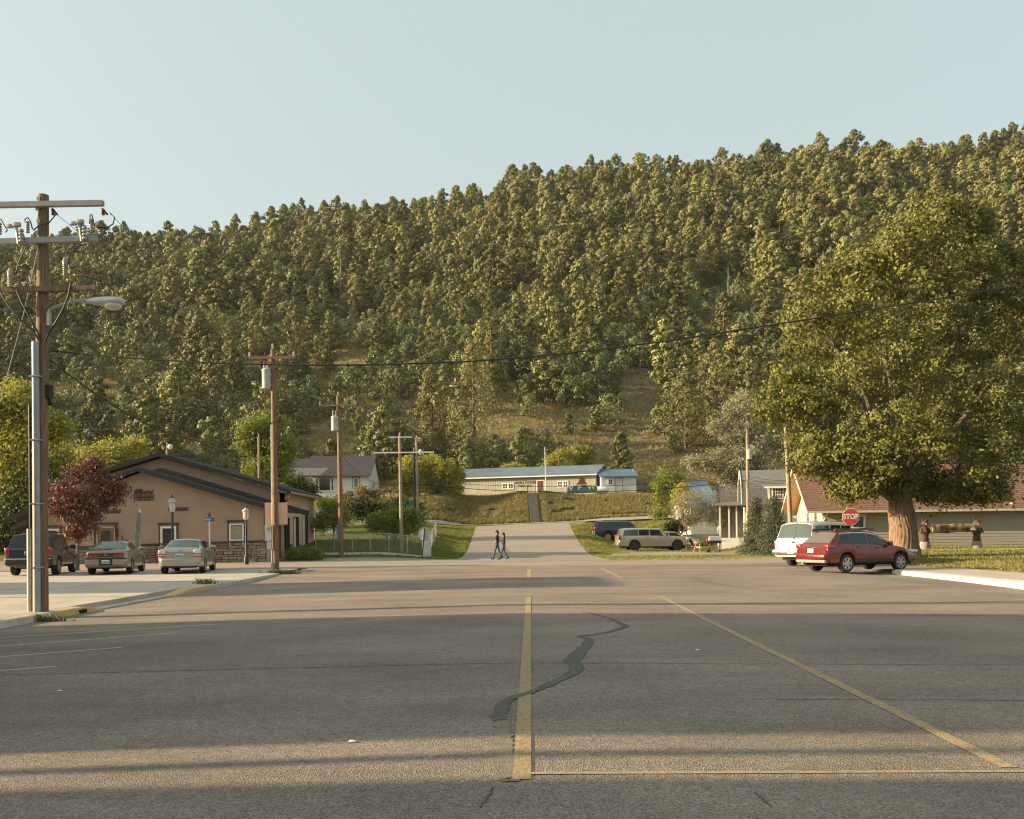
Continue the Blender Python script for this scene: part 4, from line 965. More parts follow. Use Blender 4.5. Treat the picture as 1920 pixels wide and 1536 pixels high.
MB().poly([(c.x - .2, -.9, d_.z + .35), (d_.x + .4, -.9, d_.z + .35), (d_.x + .4, 3, d_.z + .75), (c.x - .2, 3, d_.z + .75)], (0, 0, -.08)).build('porch_roof', mat('brown_grey_shingle', (.15, .12, .10)), gh)
for px in (1357, 1374, 1388): p = gq(px, 980, 73); MB().box((p.x, -.42, (.35 + d_.z + .3) / 2), (.11, .11, d_.z - .05)).build('porch_post', M_whitep, gh)

# tan hall with brown shingle roof (right), gable towards the sun coloured lighter as if sunlit
TB = Vector((at(1543, 1000, 58).x, 58.0, .45)); yw = math.radians(-7)
th = thing('tan_hall', 'long tan vinyl-sided hall with brown shingle roof and sun-lightened gable behind the big tree', 'building', TB, yw)
TI = (Matrix.Translation(TB) @ Matrix.Rotation(yw, 4, 'Z')).inverted()
def tq(px, py):
    o = TI @ Vector((0, 0, HC)); d = TI.to_3x3() @ (at(px, py, 100) - Vector((0, 0, HC))); return o + d * (-o.y / d.y)
M_vin = mat('tan_vinyl', (.36, .325, .275), .7, col2=(.335, .30, .255), scale=1); M_vinlit = mat('sunlit_tan_vinyl', (.62, .54, .39), .75, col2=(.59, .51, .37), scale=1)  # gable gets a lighter copy of the tan, sunlight put into its colour
e_ = tq(1543, 949).z; TL = 22.0; TD = 8.6; rz_ = e_ + 2.75
MB().bx(.02, TL, .03, TD, -1.2, e_).build('wall_core', M_vin, th)
boards(th, 0.05, TL, .0, -.5, e_ - .02, .17, M_vin)
tg = lambda z: (-TD + TD / 2 * max(0, (z - e_) / (rz_ - e_)), -TD / 2 * max(0, (z - e_) / (rz_ - e_)))
boards(th, -TD, -.0, .0, -.5, rz_ - .12, .17, M_vinlit, rz=-math.pi / 2, clip=tg)
MB().poly([(.1, 0, e_), (.1, TD, e_), (.1, TD / 2, rz_ - .1)], (-.09, 0, 0)).build('gable_wall', M_vinlit, th)
M_shb = mat('brown_shingle', (.205, .11, .075), .9, col2=(.135, .075, .055), scale=3.2, stretch=(.8, 2, 2), bump=.4, bscale=20)
mb = MB(); ov = 1.05
mb.poly([(-ov, -.6, e_ - .3), (TL, -.6, e_ - .3), (TL, TD / 2, rz_), (-ov, TD / 2, rz_)], (0, 0, -.1)); mb.poly([(TL, TD + .6, e_ - .3), (-ov, TD + .6, e_ - .3), (-ov, TD / 2, rz_), (TL, TD / 2, rz_)], (0, 0, -.1))
tr_ = mb.build('roof', M_shb, th)
nr = 22; sl_ = (rz_ - e_ + .3) / (TD / 2 + .6); r3 = random.Random(5)
for k in range(nr):                                       # shingle courses on the near slope, each with butted tabs
    y = -.6 + (TD / 2 + .6) * k / nr; z = e_ - .3 + sl_ * (y + .6); dy = (TD / 2 + .6) / nr
    mb = MB(); x = -ov + r3.uniform(-.2, 0)
    while x < TL - .4:
        w = r3.uniform(.28, .5); xa, xb = max(x + .008, -ov), min(x + w - .008, TL); t_ = r3.uniform(.018, .034)
        mb.add([(xa, y, z + t_), (xb, y, z + t_), (xb, y + dy, z + dy * sl_ + .006), (xa, y + dy, z + dy * sl_ + .006), (xa, y, z + .001), (xb, y, z + .001)], [(0, 1, 2, 3), (4, 5, 1, 0), (4, 0, 3), (5, 2, 1)])
        x += w
    mb.build('shingle_course', M_shb, tr_)
for ya, yb in ((-.6, TD / 2), (TD + .6, TD / 2)):
    MB().poly([(-ov - .03, ya, e_ - .28), (-ov - .03, yb, rz_ + .02), (-ov - .03, yb, rz_ - .22), (-ov - .03, ya, e_ - .5)], (.028, 0, 0)).build('barge_board', mat('cream_trim', (.66, .58, .42), .7), tr_)
    mb = MB().poly([(-ov, ya, e_ - .41), (0, ya, e_ - .41), (0, yb, rz_ - .11), (-ov, yb, rz_ - .11)], (0, 0, -.03)); mb.build('soffit', mat('soffit_tan', (.55, .38, .2), .8), tr_)
MB().bx(-ov, TL, -.74, -.605, e_ - .45, e_ - .31).build('gutter', mat('gutter_cream', (.58, .53, .43), .5), tr_)
MB().bx(0, TL, -.6, 0.0, e_ - .46, e_ - .42).build('soffit', MATS['soffit_tan'], tr_)
MB().tube([(.15, -.66, e_ - .45), (.12, -.3, e_ - .7), (.06, -.08, e_ - .9), (.06, -.08, -.2)], .045, 8).build('downspout', M_whitep, th)
MB().bx(-.04, .1, -.045, .1, -.4, e_ - .45).build('corner_board', MATS['cream_trim'], th)
a, b = tq(1597, 991), tq(1621, 967); window(th, (a.x + b.x) / 2, -.02, a.z, b.x - a.x, b.z - a.z, fw=.08, trim=M_whitep, tw=.05)
mb = MB(); mb.lathe([(.01, -.05), (.16, -.05), (.16, .0), (.08, .02)], 12, (0, 0, 0)); mb.v = [(-.03 - p[2], p[0] + TD * .45, p[1] + e_ + .25) for p in mb.v]; mb.build('vent_cap', MATS['cream_trim'], th)
for yy in (TD * .3, TD * .42, TD * .5): MB().tube([(-.12, yy, .2), (-.12, yy, 1.1 + yy * .1)], .04, 8).build('gas_pipe', M_rust, th)
for px in (1895,): p = tq(px, 940); MB().ell((p.x, -.12, p.z - .15), (.11, .11, .11)).build('flood_lamp', M_whitep, th)
# greenhouse dome left of the yellow shrub
db_ = on(606, 76); dome = thing('white_dome_shed', 'pale rounded dome shed behind the tan building corner', 'shed', db_)
mb = MB(); 
for i in range(7):
    a = math.pi * i / 6
    mb.v += [(1.15 * math.cos(a), 0, .6 + 1.75 * math.sin(a)), (1.15 * math.cos(a), 3.5, .6 + 1.75 * math.sin(a))]
mb.f = [[2 * i, 2 * i + 2, 2 * i + 3, 2 * i + 1] for i in range(6)] + [[2 * i for i in range(7)], [2 * i + 1 for i in range(7)][::-1]]; mb.m = [0] * len(mb.f)
mb.build('dome_cover', mat('translucent_sheet', (.60, .64, .66), .4), dome, smooth=True)
MB().bx(-1.15, 1.15, 0, 3.5, -.2, .62).build('dome_wall', M_whitep, dome)

# buildings beside the camera on the left (out of view); their shade falls over the street
def store(label, x0, x1, y0, y1, h, m, drop=0.0):
    t = thing('storefront', label, 'building', (x1, y0, -.02)); W, D = x0 - x1, y1 - y0
    mb = MB().poly([(0, 0, -.2), (0, D, -.2), (0, D, h), (0, 0, h)], (-.3, 0, 0)); mb.bx(W, W + .3, 0, D, -.2, h + drop).build('wall', m, t)
    MB().poly([(-.3, 0, -.2), (W + .3, 0, -.2), (W + .3, 0, h + drop), (-.3, 0, h)], (0, .3, 0)).build('wall', m, t)
    MB().poly([(-.3, D - .3, -.2), (W + .3, D - .3, -.2), (W + .3, D - .3, h + drop), (-.3, D - .3, h)], (0, .3, 0)).build('wall', m, t)
    MB().poly([(-.3, .3, h - .3), (-.3, D - .3, h - .3), (W + .3, D - .3, h + drop - .3), (W + .3, .3, h + drop - .3)], (0, 0, -.2)).build('roof', M_roofd, t)
    for k in range(int(D / 2.6)):
        window(t, .03, 1.3 + 2.6 * k, 3.8, 1.1, 1.7, rz=math.pi / 2, trim=M_trimd)
        window(t, .03, 1.3 + 2.6 * k, .6, 1.9, 2.0, rz=math.pi / 2, trim=M_trimd)
    return t
M_brick = mat('red_brick', (.25, .12, .085), .9, col2=(.19, .09, .07), scale=12)
store('two-storey brick storefront left of the camera', -29, -12.6, 7.0, 17.7, 7.2, M_brick)
store('set-back cream block beside the concrete lot', -62, -30, 26.2, 32.6, 9.6, M_whs)
store('brick storefront behind the camera on the left', -30, -12.6, -24, 5.0, 6.8, M_brick)
for lab, x_, y_ in (('unseen brown pole added to streak the road with shade, nearer the street', -19.0, 5.9), ('unseen brown pole added to streak the road with shade, further back', -24.0, 6.35)):  # poles out of view, added so their shadows streak the near road
    t = thing('utility_pole', lab, 'utility pole', (x_, y_, 0)); MB().tube([(0, 0, -.2), (0, 0, 10)], [.12, .09], 10).build('pole_shaft', M_wood, t, smooth=True); MB().box((0, 0, 9.4), (.1, 1.2, .12)).build('crossarm', M_wood, t)

# ------------------------------------------------------------------ vehicles: one lofted body per car, with glass, lights, wheels and trim as parts
M_tyre = mat('tyre_rubber', (.022, .021, .02), .85, col2=(.04, .036, .032), scale=8)
M_rim = mat('alloy_rim', (.42, .41, .40), .35, .7)
M_under = mat('underbody', (.012, .012, .012), .9)
M_cglass = glass_mat('car_glass', (.018, .024, .024), .03)
M_teal = glass_mat('tinted_rear_glass', (.045, .075, .075), .04)
M_dglass = glass_mat('dusty_rear_glass', (.11, .10, .085), .35)
M_red = mat('red_lamp', (.36, .018, .015), .2, coat=1.0)
M_clear = mat('clear_lamp', (.60, .58, .55), .2, coat=1.0)
M_platew = mat('plate_white', (.62, .66, .68), .5); M_plateb = mat('plate_blue', (.10, .30, .42), .5)
M_chrome = mat('chrome', (.60, .59, .57), .2, .9)
M_blkpl = mat('black_plastic', (.03, .03, .03), .6)
def paint(name, c, metal=.35, rough=.32): return mat(name, c, rough, metal, col2=tuple(q * .93 for q in c), scale=2, coat=.8)
class Car:
    def __init__(s, label, loc, head, st, body, wheels, r, tw=.24, group=None, name='parked_car', cat='car'):
        s.root = thing(name, label, cat, loc, head, group); s.st = st; s.r = r; s.wx = wheels; s.body_m = body
        Ra = r + .055; xs_ = [q[0] for q in st]
        for w in wheels:
            for k in (-1.002, -1, -.97, -.85, -.6, -.3, 0, .3, .6, .85, .97, 1, 1.002): xs_.append(w + Ra * k)
        xs_ = sorted(set(round(x, 4) for x in xs_ if st[0][0] <= x <= st[-1][0]))
        V, F = [], []; n = 16
        for x in xs_: V += s.ring(x)
        for i in range(len(xs_) - 1):
            for k in range(n): F.append([i * n + k, i * n + (k + 1) % n, (i + 1) * n + (k + 1) % n, (i + 1) * n + k])
        F.append(list(range(n))[::-1]); F.append([(len(xs_) - 1) * n + k for k in range(n)])
        mb = MB(); mb.add(V, F); s.body = mb.build('body', body, s.root, smooth=True, sharp=34)
        hw = max(q[1] for q in st); s.hw = hw; L0, L1 = st[0][0], st[-1][0]; s.L0, s.L1 = L0, L1
        MB().bx(L0 + .25, L1 - .25, -hw + .3, hw - .3, r * .75, r * 2.1).build('underbody', M_under, s.root)
        for x in wheels:
            for sg in (-1, 1): s.wheel(x, sg, hw, tw)
    def P(s, x):
        q = s.st; c = [np.interp(x, [a[0] for a in q], [a[i] for a in q]) for i in range(1, 7)]
        hw, zb, belt, rail, rhw, top = c
        for w in s.wx:
            d = abs(x - w); Ra = s.r + .055
            if d <= Ra: zb = max(zb, s.r + math.sqrt(max(Ra * Ra - d * d, 0)))
        return [(0, zb), (hw * .90, zb), (hw * .985, zb + .06), (hw, zb + (belt - zb) * .5), (hw * .985, belt - .09 * min(1, (belt - zb) / .5)), (hw * .935, belt), (rhw, rail), (rhw * .72, rail + (top - rail) * .72), (0, top)]
    def ring(s, x):
        p = s.P(x); return [(x, -a, b) for a, b in p] + [(x, a, b) for a, b in p[-2:0:-1]]
    def S(s, x, k, side=-1):                              # surface point; k runs 0 (sill centre) .. 8 (roof centre), 8..16 back down the other side
        p = s.P(x)
        if k > 8: k = 16 - k; side = -side
        i = min(int(k), 7); t = k - i
        return Vector((x, side * (p[i][0] + (p[i + 1][0] - p[i][0]) * t), p[i][1] + (p[i + 1][1] - p[i][1]) * t))
    def patch(s, name, m, c4, side=-1, nu=8, nv=3, off=.008, par=None):
        """c4: (x,k) corners bottom-rear, bottom-front, top-front, top-rear"""
        V, F = [], []
        for j in range(nv + 1):
            for i in range(nu + 1):
                u, v = i / nu, j / nv
                x = (1 - v) * ((1 - u) * c4[0][0] + u * c4[1][0]) + v * ((1 - u) * c4[3][0] + u * c4[2][0])
                k = (1 - v) * ((1 - u) * c4[0][1] + u * c4[1][1]) + v * ((1 - u) * c4[3][1] + u * c4[2][1])
                V.append(s.S(x, k, side))
        idx = lambda i, j: j * (nu + 1) + i
        N = []
        for j in range(nv + 1):
            for i in range(nu + 1):
                a = V[idx(min(i + 1, nu), j)] - V[idx(max(i - 1, 0), j)]; b = V[idx(i, min(j + 1, nv))] - V[idx(i, max(j - 1, 0))]
                nn = a.cross(b); nn = nn.normalized() if nn.length > 1e-9 else Vector((0, 0, 1))
                c = Vector((0, 0, .8)); ref = V[idx(i, j)] - Vector((V[idx(i, j)].x * .7, 0, .75))
                N.append(nn if nn.dot(ref) > 0 else -nn)
        VV = [v + n_ * off for v, n_ in zip(V, N)] + [v - n_ * .004 for v, n_ in zip(V, N)]; o = len(V)
        for j in range(nv):
            for i in range(nu): F.append([idx(i, j), idx(i + 1, j), idx(i + 1, j + 1), idx(i, j + 1)])
        edge = [idx(i, 0) for i in range(nu + 1)] + [idx(nu, j) for j in range(1, nv + 1)] + [idx(i, nv) for i in range(nu - 1, -1, -1)] + [idx(0, j) for j in range(nv - 1, 0, -1)]
        for a, b in zip(edge, edge[1:] + edge[:1]): F.append([a, b, b + o, a + o])
        mb = MB(); mb.add(VV, F); return mb.build(name, m, par or s.root, smooth=True, sharp=50)
    def both(s, name, m, c4, **k):
        for side in (-1, 1): s.patch(name, m, c4, side, **k)
    def screen(s, name, m, x0, x1, k0=6.12, **k): return s.patch(name, m, ((x0, k0), (x1, k0), (x1, 16 - k0), (x0, 16 - k0)), -1, 4, 8, **k)
    def wheel(s, x, sg, hw, tw):
        r = s.r; y = sg * (hw - tw / 2 - .015)
        o = MB().lathe([(r * .62, -tw / 2 + .02), (r * .90, -tw / 2), (r * .985, -tw / 2 + .03), (r, -tw / 4), (r, tw / 4), (r * .985, tw / 2 - .03), (r * .90, tw / 2), (r * .62, tw / 2 - .02)], 28, (0, 0, 0), 'Y').build('wheel', M_tyre, s.root, smooth=True, loc=(x, y, r), sharp=50)
        mb = MB().lathe([(r * .68, tw / 2 - .01), (r * .62, tw / 2 - .012), (r * .6, tw / 2 - .05)], 24, (0, 0, 0), 'Y'); mb.lathe([(.01, tw / 2 - .015), (r * .17, tw / 2 - .018), (r * .2, tw / 2 - .06)], 12, (0, 0, 0), 'Y')
        for k in range(6):
            a = 2 * math.pi * k / 6; c, s_ = math.cos(a), math.sin(a)
            P = [(r * .15, -.035), (r * .62, -.05), (r * .62, .05), (r * .15, .035)]
            mb.poly([(px * c - py * s_, tw / 2 - .05, px * s_ + py * c) for px, py in P], (0, .03, 0))
        mb.lathe([(.01, tw / 2 - .075), (r * .62, tw / 2 - .075)], 20, (0, 0, 0), 'Y')
        if sg < 0: mb.v = [(p[0], -p[1], p[2]) for p in mb.v]
        mb.build('rim', getattr(s, 'rim', M_rim), o, smooth=True, sharp=40)
    def rbox(s, name, m, c, d, bev=.03, par=None): return rb(MB(), c, d, bev).build(name, m, par or s.root, smooth=True, sharp=50)
    def plate(s, z, y=0.0, x=None, m1=M_platew, m2=M_plateb):
        x = s.L0 - .015 if x is None else x
        o = MB().box((x, y, z), (.02, .32, .16)).build('number_plate', m1, s.root); MB().box((x - .012, y, z - .02), (.006, .28, .09)).build('plate_field', m2, o)
    def handles(s, xs_, k=4.35, m=None):
        for x in xs_:
            for side in (-1, 1):
                p = s.S(x, k, side); s.rbox('door_handle', m or s.body_m, (x, p.y + side * .02, p.z), (.2, .05, .04), .015)
    def mirrors(s, x, k=5.2, m=None):
        for side in (-1, 1):
            p = s.S(x, k, side); s.rbox('wing_mirror', m or s.body_m, (x, p.y + side * .14, p.z + .06), (.12, .22, .16), .04)
    def seams(s, xs_, k0=2.2, k1=5.0):
        for x in xs_:
            for side in (-1, 1): s.patch('door_seam', M_under, ((x - .006, k0), (x + .006, k0), (x + .006, k1), (x - .006, k1)), side, 1, 5, off=.002)

def sedan(label, loc, head, body, L=5.0, H=1.46, W=1.86, r=.335, deck=1.0):
    a, h = L / 2, H
    st = [(-a, W * .40, .36, deck - .17, deck - .15, W * .34, deck - .14), (-a + .10, W * .47, .30, deck - .06, deck - .03, W * .38, deck - .01), (-a + .5, W * .49, .27, deck - .03, deck, W * .39, deck + .03),
          (-a + .78, W * .495, .26, deck - .02, deck + .02, W * .39, deck + .05), (-a + 1.55, W * .5, .25, deck - .04, h - .10, W * .335, h - .03), (-a + 2.15, W * .5, .25, deck - .05, h - .07, W * .345, h),
          (-a + 2.75, W * .5, .25, deck - .06, h - .10, W * .335, h - .03), (-a + 3.55, W * .495, .25, deck - .08, deck - .02, W * .39, deck + .02), (a - .65, W * .48, .26, deck - .17, deck - .13, W * .36, deck - .09),
          (a - .2, W * .44, .28, deck - .28, deck - .25, W * .33, deck - .22), (a, W * .34, .36, deck - .42, deck - .4, W * .28, deck - .38)]
    c = Car(label, loc, head, st, body, (-a + 1.08, a - 1.0), r)
    c.screen('rear_window', M_teal, -a + .83, -a + 1.50); c.screen('windscreen', M_cglass, -a + 2.82, -a + 3.48)
    c.both('side_window', M_cglass, ((-a + 1.32, 5.12), (-a + 2.12, 5.12), (-a + 2.12, 5.9), (-a + 1.62, 5.88)))
    c.both('side_window', M_cglass, ((-a + 2.2, 5.12), (-a + 3.38, 5.10), (-a + 2.86, 5.88), (-a + 2.2, 5.9)))
    c.mirrors(-a + 3.25); c.handles((-a + 1.75, -a + 2.75)); c.seams((-a + 1.5, -a + 2.16, -a + 3.2))
    c.rbox('front_bumper', body, (a - .05, 0, .45), (.22, W * .74, .24), .08)
    for s_ in (-1, 1): c.rbox('headlight', M_clear, (a - .17, s_ * W * .33, deck - .36), (.2, .34, .14), .04)
    return c
def suv(label, loc, head, body, L=5.6, H=1.93, W=2.0, r=.40, hood=1.16, belt=1.16, rake=.25, rear=.16, glass=None, sidewin=((.35, 1.55), (1.63, 2.45), (2.53, 3.5)), name='parked_suv'):
    a = L / 2; cow = -a + L * .735; rake = rake - .35
    st = [(-a, W * .455, .46, belt - .04, belt - .02, W * .43, belt - .01), (-a + .06, W * .485, .42, belt, belt + .02, W * .435, belt + .03), (-a + .06 + rear, W * .49, .40, belt, H - .17, W * .385, H - .08),
          (-a + .5 + rear, W * .5, .38, belt, H - .12, W * .395, H - .01), (-a + L * .38, W * .5, .37, belt, H - .11, W * .40, H), (cow - .95 - rake, W * .5, .37, belt - .01, H - .13, W * .39, H - .04),
          (cow - .1, W * .5, .37, belt - .03, belt + .0, W * .41, hood + .04), (a - .75, W * .495, .38, hood - .10, hood - .04, W * .40, hood), (a - .18, W * .46, .42, hood - .18, hood - .12, W * .37, hood - .08), (a, W * .42, .5, hood - .35, hood - .32, W * .36, hood - .3)]
    c = Car(label, loc, head, st, body, (-a + L * .225, a - L * .17), r, .27, name=name, cat='car')
    c.screen('rear_window', glass or M_cglass, -a + .075, -a + .05 + rear, 6.1); c.screen('windscreen', M_cglass, cow - .9 - rake, cow - .2)
    for i, (p, q) in enumerate(sidewin):
        f = (cow - .95 - rake) ; xa, xb = -a + p, -a + q
        if i == len(sidewin) - 1: c.both('side_window', M_cglass, ((xa, 5.14), (min(xb + .12, cow - .28), 5.1), (f + .02, 5.86), (xa, 5.88)))
        elif i == 0: c.both('side_window', glass or M_cglass, ((xa, 5.14), (xb, 5.14), (xb, 5.88), (xa + .12, 5.88)))
        else: c.both('side_window', M_cglass, ((xa, 5.14), (xb, 5.14), (xb, 5.88), (xa, 5.88)))
    return c
def where(px, Y): p = at(px, 1000, Y); return p.x
# three cars on the lot
def nose_at(px, Y, L, deg):
    """centre of a car whose tail centre sits at this column/depth, nose pointing deg left of straight ahead"""
    h = math.radians(90 + deg); x = where(px, Y); return (x + math.cos(h) * L / 2, Y + math.sin(h) * L / 2, g1(x, Y) + .005), h
loc, hd = nose_at(336, 40.4, 5.1, 10)
c = sedan('silver sedan with round-top rear and white-red lamps, rightmost of three parked on the lot', loc, hd, paint('silver_gold_paint', (.36, .345, .31)), L=5.1, H=1.53, W=1.88, deck=1.10)
a = -2.55
for s_ in (-1, 1):
    o = c.rbox('tail_lamp', M_clear, (a + .1, s_ * .73, .90), (.22, .32, .32), .05); c.rbox('lamp_stripe', M_red, (a + .095, s_ * .735, .86), (.225, .33, .06), .02, o); c.rbox('lamp_stripe', M_red, (a + .095, s_ * .735, .765), (.228, .33, .05), .02, o)
c.plate(.80, x=a - .012); c.rbox('badge', M_plateb, (a + .03, 0, 1.0), (.04, .16, .05), .02); c.rbox('rear_bumper', c.body_m, (a + .08, 0, .56), (.24, 1.62, .30), .09); c.rbox('lower_valance', M_blkpl, (a + .12, 0, .36), (.2, 1.5, .14), .04)
loc, hd = nose_at(198, 40.4, 5.08, 12.5)
c = sedan('gold sedan with a full-width dark lamp band and four red lamps on the lot', loc, hd, paint('champagne_paint', (.26, .23, .18)), L=5.08, H=1.46, W=1.85, deck=1.06)
a = -2.54
o = c.rbox('lamp_band', mat('maroon_band', (.05, .012, .012), .2, coat=1.0), (a + .06, 0, .86), (.15, 1.5, .20), .05)
for y in (-.62, -.40, .40, .62):
    mb = MB().lathe([(.01, -.02), (.085, -.015), (.09, .02)], 16); mb.v = [(a - .02 + p[2], y + p[0], .86 + p[1]) for p in mb.v]; mb.build('round_lamp', M_red, o, smooth=True)
mb = MB().poly([(a - .025, -.06, .86), (a - .025, 0, .91), (a - .025, .06, .86), (a - .025, 0, .81)], (.02, 0, 0)); mb.build('badge', M_chrome, o)
c.rbox('brake_lamp', M_red, (a + .35, 0, 1.10), (.06, .34, .04), .015)
bp_ = c.rbox('rear_bumper', c.body_m, (a + .06, 0, .55), (.26, 1.66, .34), .09); c.rbox('bumper_strip', M_blkpl, (a + .05, 0, .71), (.26, 1.68, .05), .02); c.rbox('plate_recess', M_blkpl, (a - .06, 0, .55), (.04, .56, .28), .02); c.plate(.56, x=a - .09)
loc, hd = nose_at(53, 39.9, 5.1, 13)
c = suv('dark charcoal off-road wagon with red tail lamps behind the near utility pole', loc, hd, paint('charcoal_paint', (.045, .045, .045), .3), L=5.1, H=1.86, W=1.93, r=.40, hood=1.15, belt=1.15, rear=.32, sidewin=((.4, 1.35), (1.43, 2.2), (2.28, 3.2)))
a = -2.55
for s_ in (-1, 1): c.rbox('tail_lamp', M_red, (a + .09, s_ * .84, 1.0), (.2, .2, .44), .06)
c.rbox('rear_bumper', M_blkpl, (a + .02, 0, .60), (.3, 1.86, .26), .07); c.rbox('bumper_lip', M_chrome, (a + .0, 0, .735), (.26, 1.84, .05), .02); c.plate(.98, .0, a - .012); c.rbox('brake_lamp', M_red, (a + .36, 0, 1.80), (.06, .6, .04), .015)
for s_ in (-1, 1): c.rbox('roof_rail', M_blkpl, (-.8, s_ * .70, 1.87), (2.2, .05, .05), .02)
c.mirrors(.85, m=M_blkpl); c.handles((-.75, .3)); c.seams((-1.0, -.2, .75)); c.rbox('mud_panel', mat('rust_valance', (.20, .12, .08), .8), (a + .2, .05, .42), (.2, 1.1, .14), .04)
for s_ in (-1, 1): c.rbox('headlight', M_clear, (2.45, s_ * .72, .95), (.2, .3, .2), .04)
# the red wagon and the white one nosed in to the right kerb
hd = math.radians(24.5); fx_, fy_ = math.cos(hd), math.sin(hd)
RWX, RWY = where(1587, 35.4), 35.4                          # near rear wheel
cx, cy = RWX + fx_ * 1.37 - fy_ * .80, RWY + fy_ * 1.37 + fx_ * .80
a = -2.39
M_redp = paint('dark_red_paint', (.165, .019, .016), .35, .28)
st = [(a, .78, .50, .92, .95, .74, .97), (a + .08, .86, .40, 1.0, 1.03, .76, 1.05), (a + .2, .885, .36, 1.03, 1.06, .76, 1.08), (a + .75, .905, .33, 1.04, 1.50, .60, 1.57), (a + 1.4, .91, .32, 1.03, 1.54, .625, 1.615), (a + 2.1, .91, .32, 1.01, 1.53, .62, 1.615), (a + 2.6, .91, .32, .99, 1.47, .60, 1.55), (a + 3.48, .905, .32, .96, 1.0, .72, 1.04), (2.39 - .75, .90, .33, .85, .90, .68, .95), (2.39 - .22, .84, .36, .70, .74, .62, .77), (2.39, .68, .42, .58, .6, .55, .62)]
c = Car('dusty dark red wagon with roof rails nosed up to the right kerb', (cx, cy, .0), hd, st, M_redp, (a + .98, a + .98 + 2.74), .345, .23, name='parked_wagon')
c.screen('rear_window', M_dglass, a + .26, a + .70); c.screen('windscreen', M_cglass, a + 2.68, a + 3.38)
c.both('side_window', M_cglass, ((a + .62, 5.16), (a + 1.22, 5.12), (a + 1.22, 5.86), (a + .92, 5.84))); c.both('side_window', M_cglass, ((a + 1.28, 5.12), (a + 2.12, 5.1), (a + 2.12, 5.88), (a + 1.28, 5.88))); c.both('side_window', M_cglass, ((a + 2.2, 5.1), (a + 3.30, 5.06), (a + 2.70, 5.86), (a + 2.2, 5.88)))
c.both('window_surround', M_chrome, ((a + .80, 5.9), (a + 2.66, 5.9), (a + 2.68, 5.97), (a + .82, 5.97)), nv=1, off=.006)
c.both('sill_cladding', M_blkpl, ((a + 1.42, 1.4), (a + 3.25, 1.4), (a + 3.25, 2.55), (a + 1.42, 2.5)), off=.014); c.both('side_moulding', M_redp, ((a + 1.5, 2.95), (a + 3.2, 2.95), (a + 3.2, 3.2), (a + 1.5, 3.2)), off=.02)
for s_ in (-1, 1):
    o = c.rbox('tail_lamp', M_red, (a + .22, s_ * .76, .99), (.38, .27, .17), .05); c.rbox('lamp_clear', M_clear, (a + .17, s_ * .70, .88), (.26, .28, .07), .02, o)
    c.rbox('reflector', M_red, (a + .06, s_ * .74, .56), (.1, .1, .12), .02)
    c.rbox('roof_rail', M_blkpl, (a + 1.6, s_ * .60, 1.645), (1.9, .05, .055), .02)
    for xq in (a + .75, a + 2.45): c.rbox('rail_foot', M_redp, (xq, s_ * .60, 1.60), (.3, .07, .08), .02)
    c.rbox('headlight', M_clear, (2.12, s_ * .70, .76), (.42, .26, .13), .05)
c.rbox('rear_bumper', M_redp, (a + .05, 0, .60), (.24, 1.62, .28), .09); c.rbox('bumper_skirt', mat('dusty_grey_plastic', (.30, .27, .23), .8), (a + .06, 0, .43), (.24, 1.58, .13), .05)
c.plate(.83, x=a - .012, m2=mat('plate_pale', (.55, .56, .54), .5)); c.rbox('plate_garnish', M_redp, (a - .005, 0, .95), (.05, .62, .05), .02)
c.mirrors(a + 3.1); c.handles((a + 1.55, a + 2.5)); c.seams((a + 1.25, a + 2.16, a + 3.25)); c.rbox('wiper', M_blkpl, (a + .3, .05, 1.12), (.05, .5, .03), .01)
mb = MB().tube([(a + .15, .45, .33), (a - .02, .45, .33)], .035, 10); mb.build('exhaust_pipe', M_galv, c.root)

bx_, by_ = where(1487, 41.3), 41.3; a = -2.8; hd = math.radians(40); fx_, fy_ = math.cos(hd), math.sin(hd)
c = suv('white van-like wagon with split rear doors parked behind the red wagon', (bx_ + fx_ * 2.8, by_ + fy_ * 2.8, .005), hd, mat('white_car_paint', (.68, .66, .60), .4, col2=(.62, .6, .54), coat=.5), L=5.6, H=2.02, W=2.02, r=.39, hood=1.25, belt=1.20, rear=.24, glass=M_teal)
MB().bx(a - .004, a + .02, -.012, .012, .62, 1.16).build('door_split', M_under, c.root); c.patch('window_pillar', M_blkpl, ((a + .06, 7.93), (a + .30, 7.93), (a + .30, 8.07), (a + .06, 8.07)), -1, 3, 1, off=.016)
for s_ in (-1, 1): c.rbox('tail_lamp', M_red, (a + .06, s_ * .945, 1.0), (.14, .09, .3), .03)
o = c.rbox('rear_bumper', M_chrome, (a - .06, 0, .66), (.26, 1.98, .22), .05); c.plate(.66, .0, a - .2)
c.rbox('badge', M_blkpl, (a - .01, 0, 1.08), (.03, .16, .08), .02); c.rbox('axle', M_rust, (a + 1.25, 0, .38), (.16, 1.4, .16), .05); c.rbox('spare_bracket', M_rust, (a + .5, 0, .46), (.5, .7, .1), .04)
c.mirrors(.9, m=M_blkpl); c.handles((-.5, .4)); c.seams((-1.2, -.2, .85)); c.rbox('roof_lamp', M_blkpl, (.9, -.3, 2.07), (.16, .22, .12), .03)
for s_ in (-1, 1): c.rbox('headlight', M_clear, (2.72, s_ * .78, 1.0), (.16, .3, .22), .04)
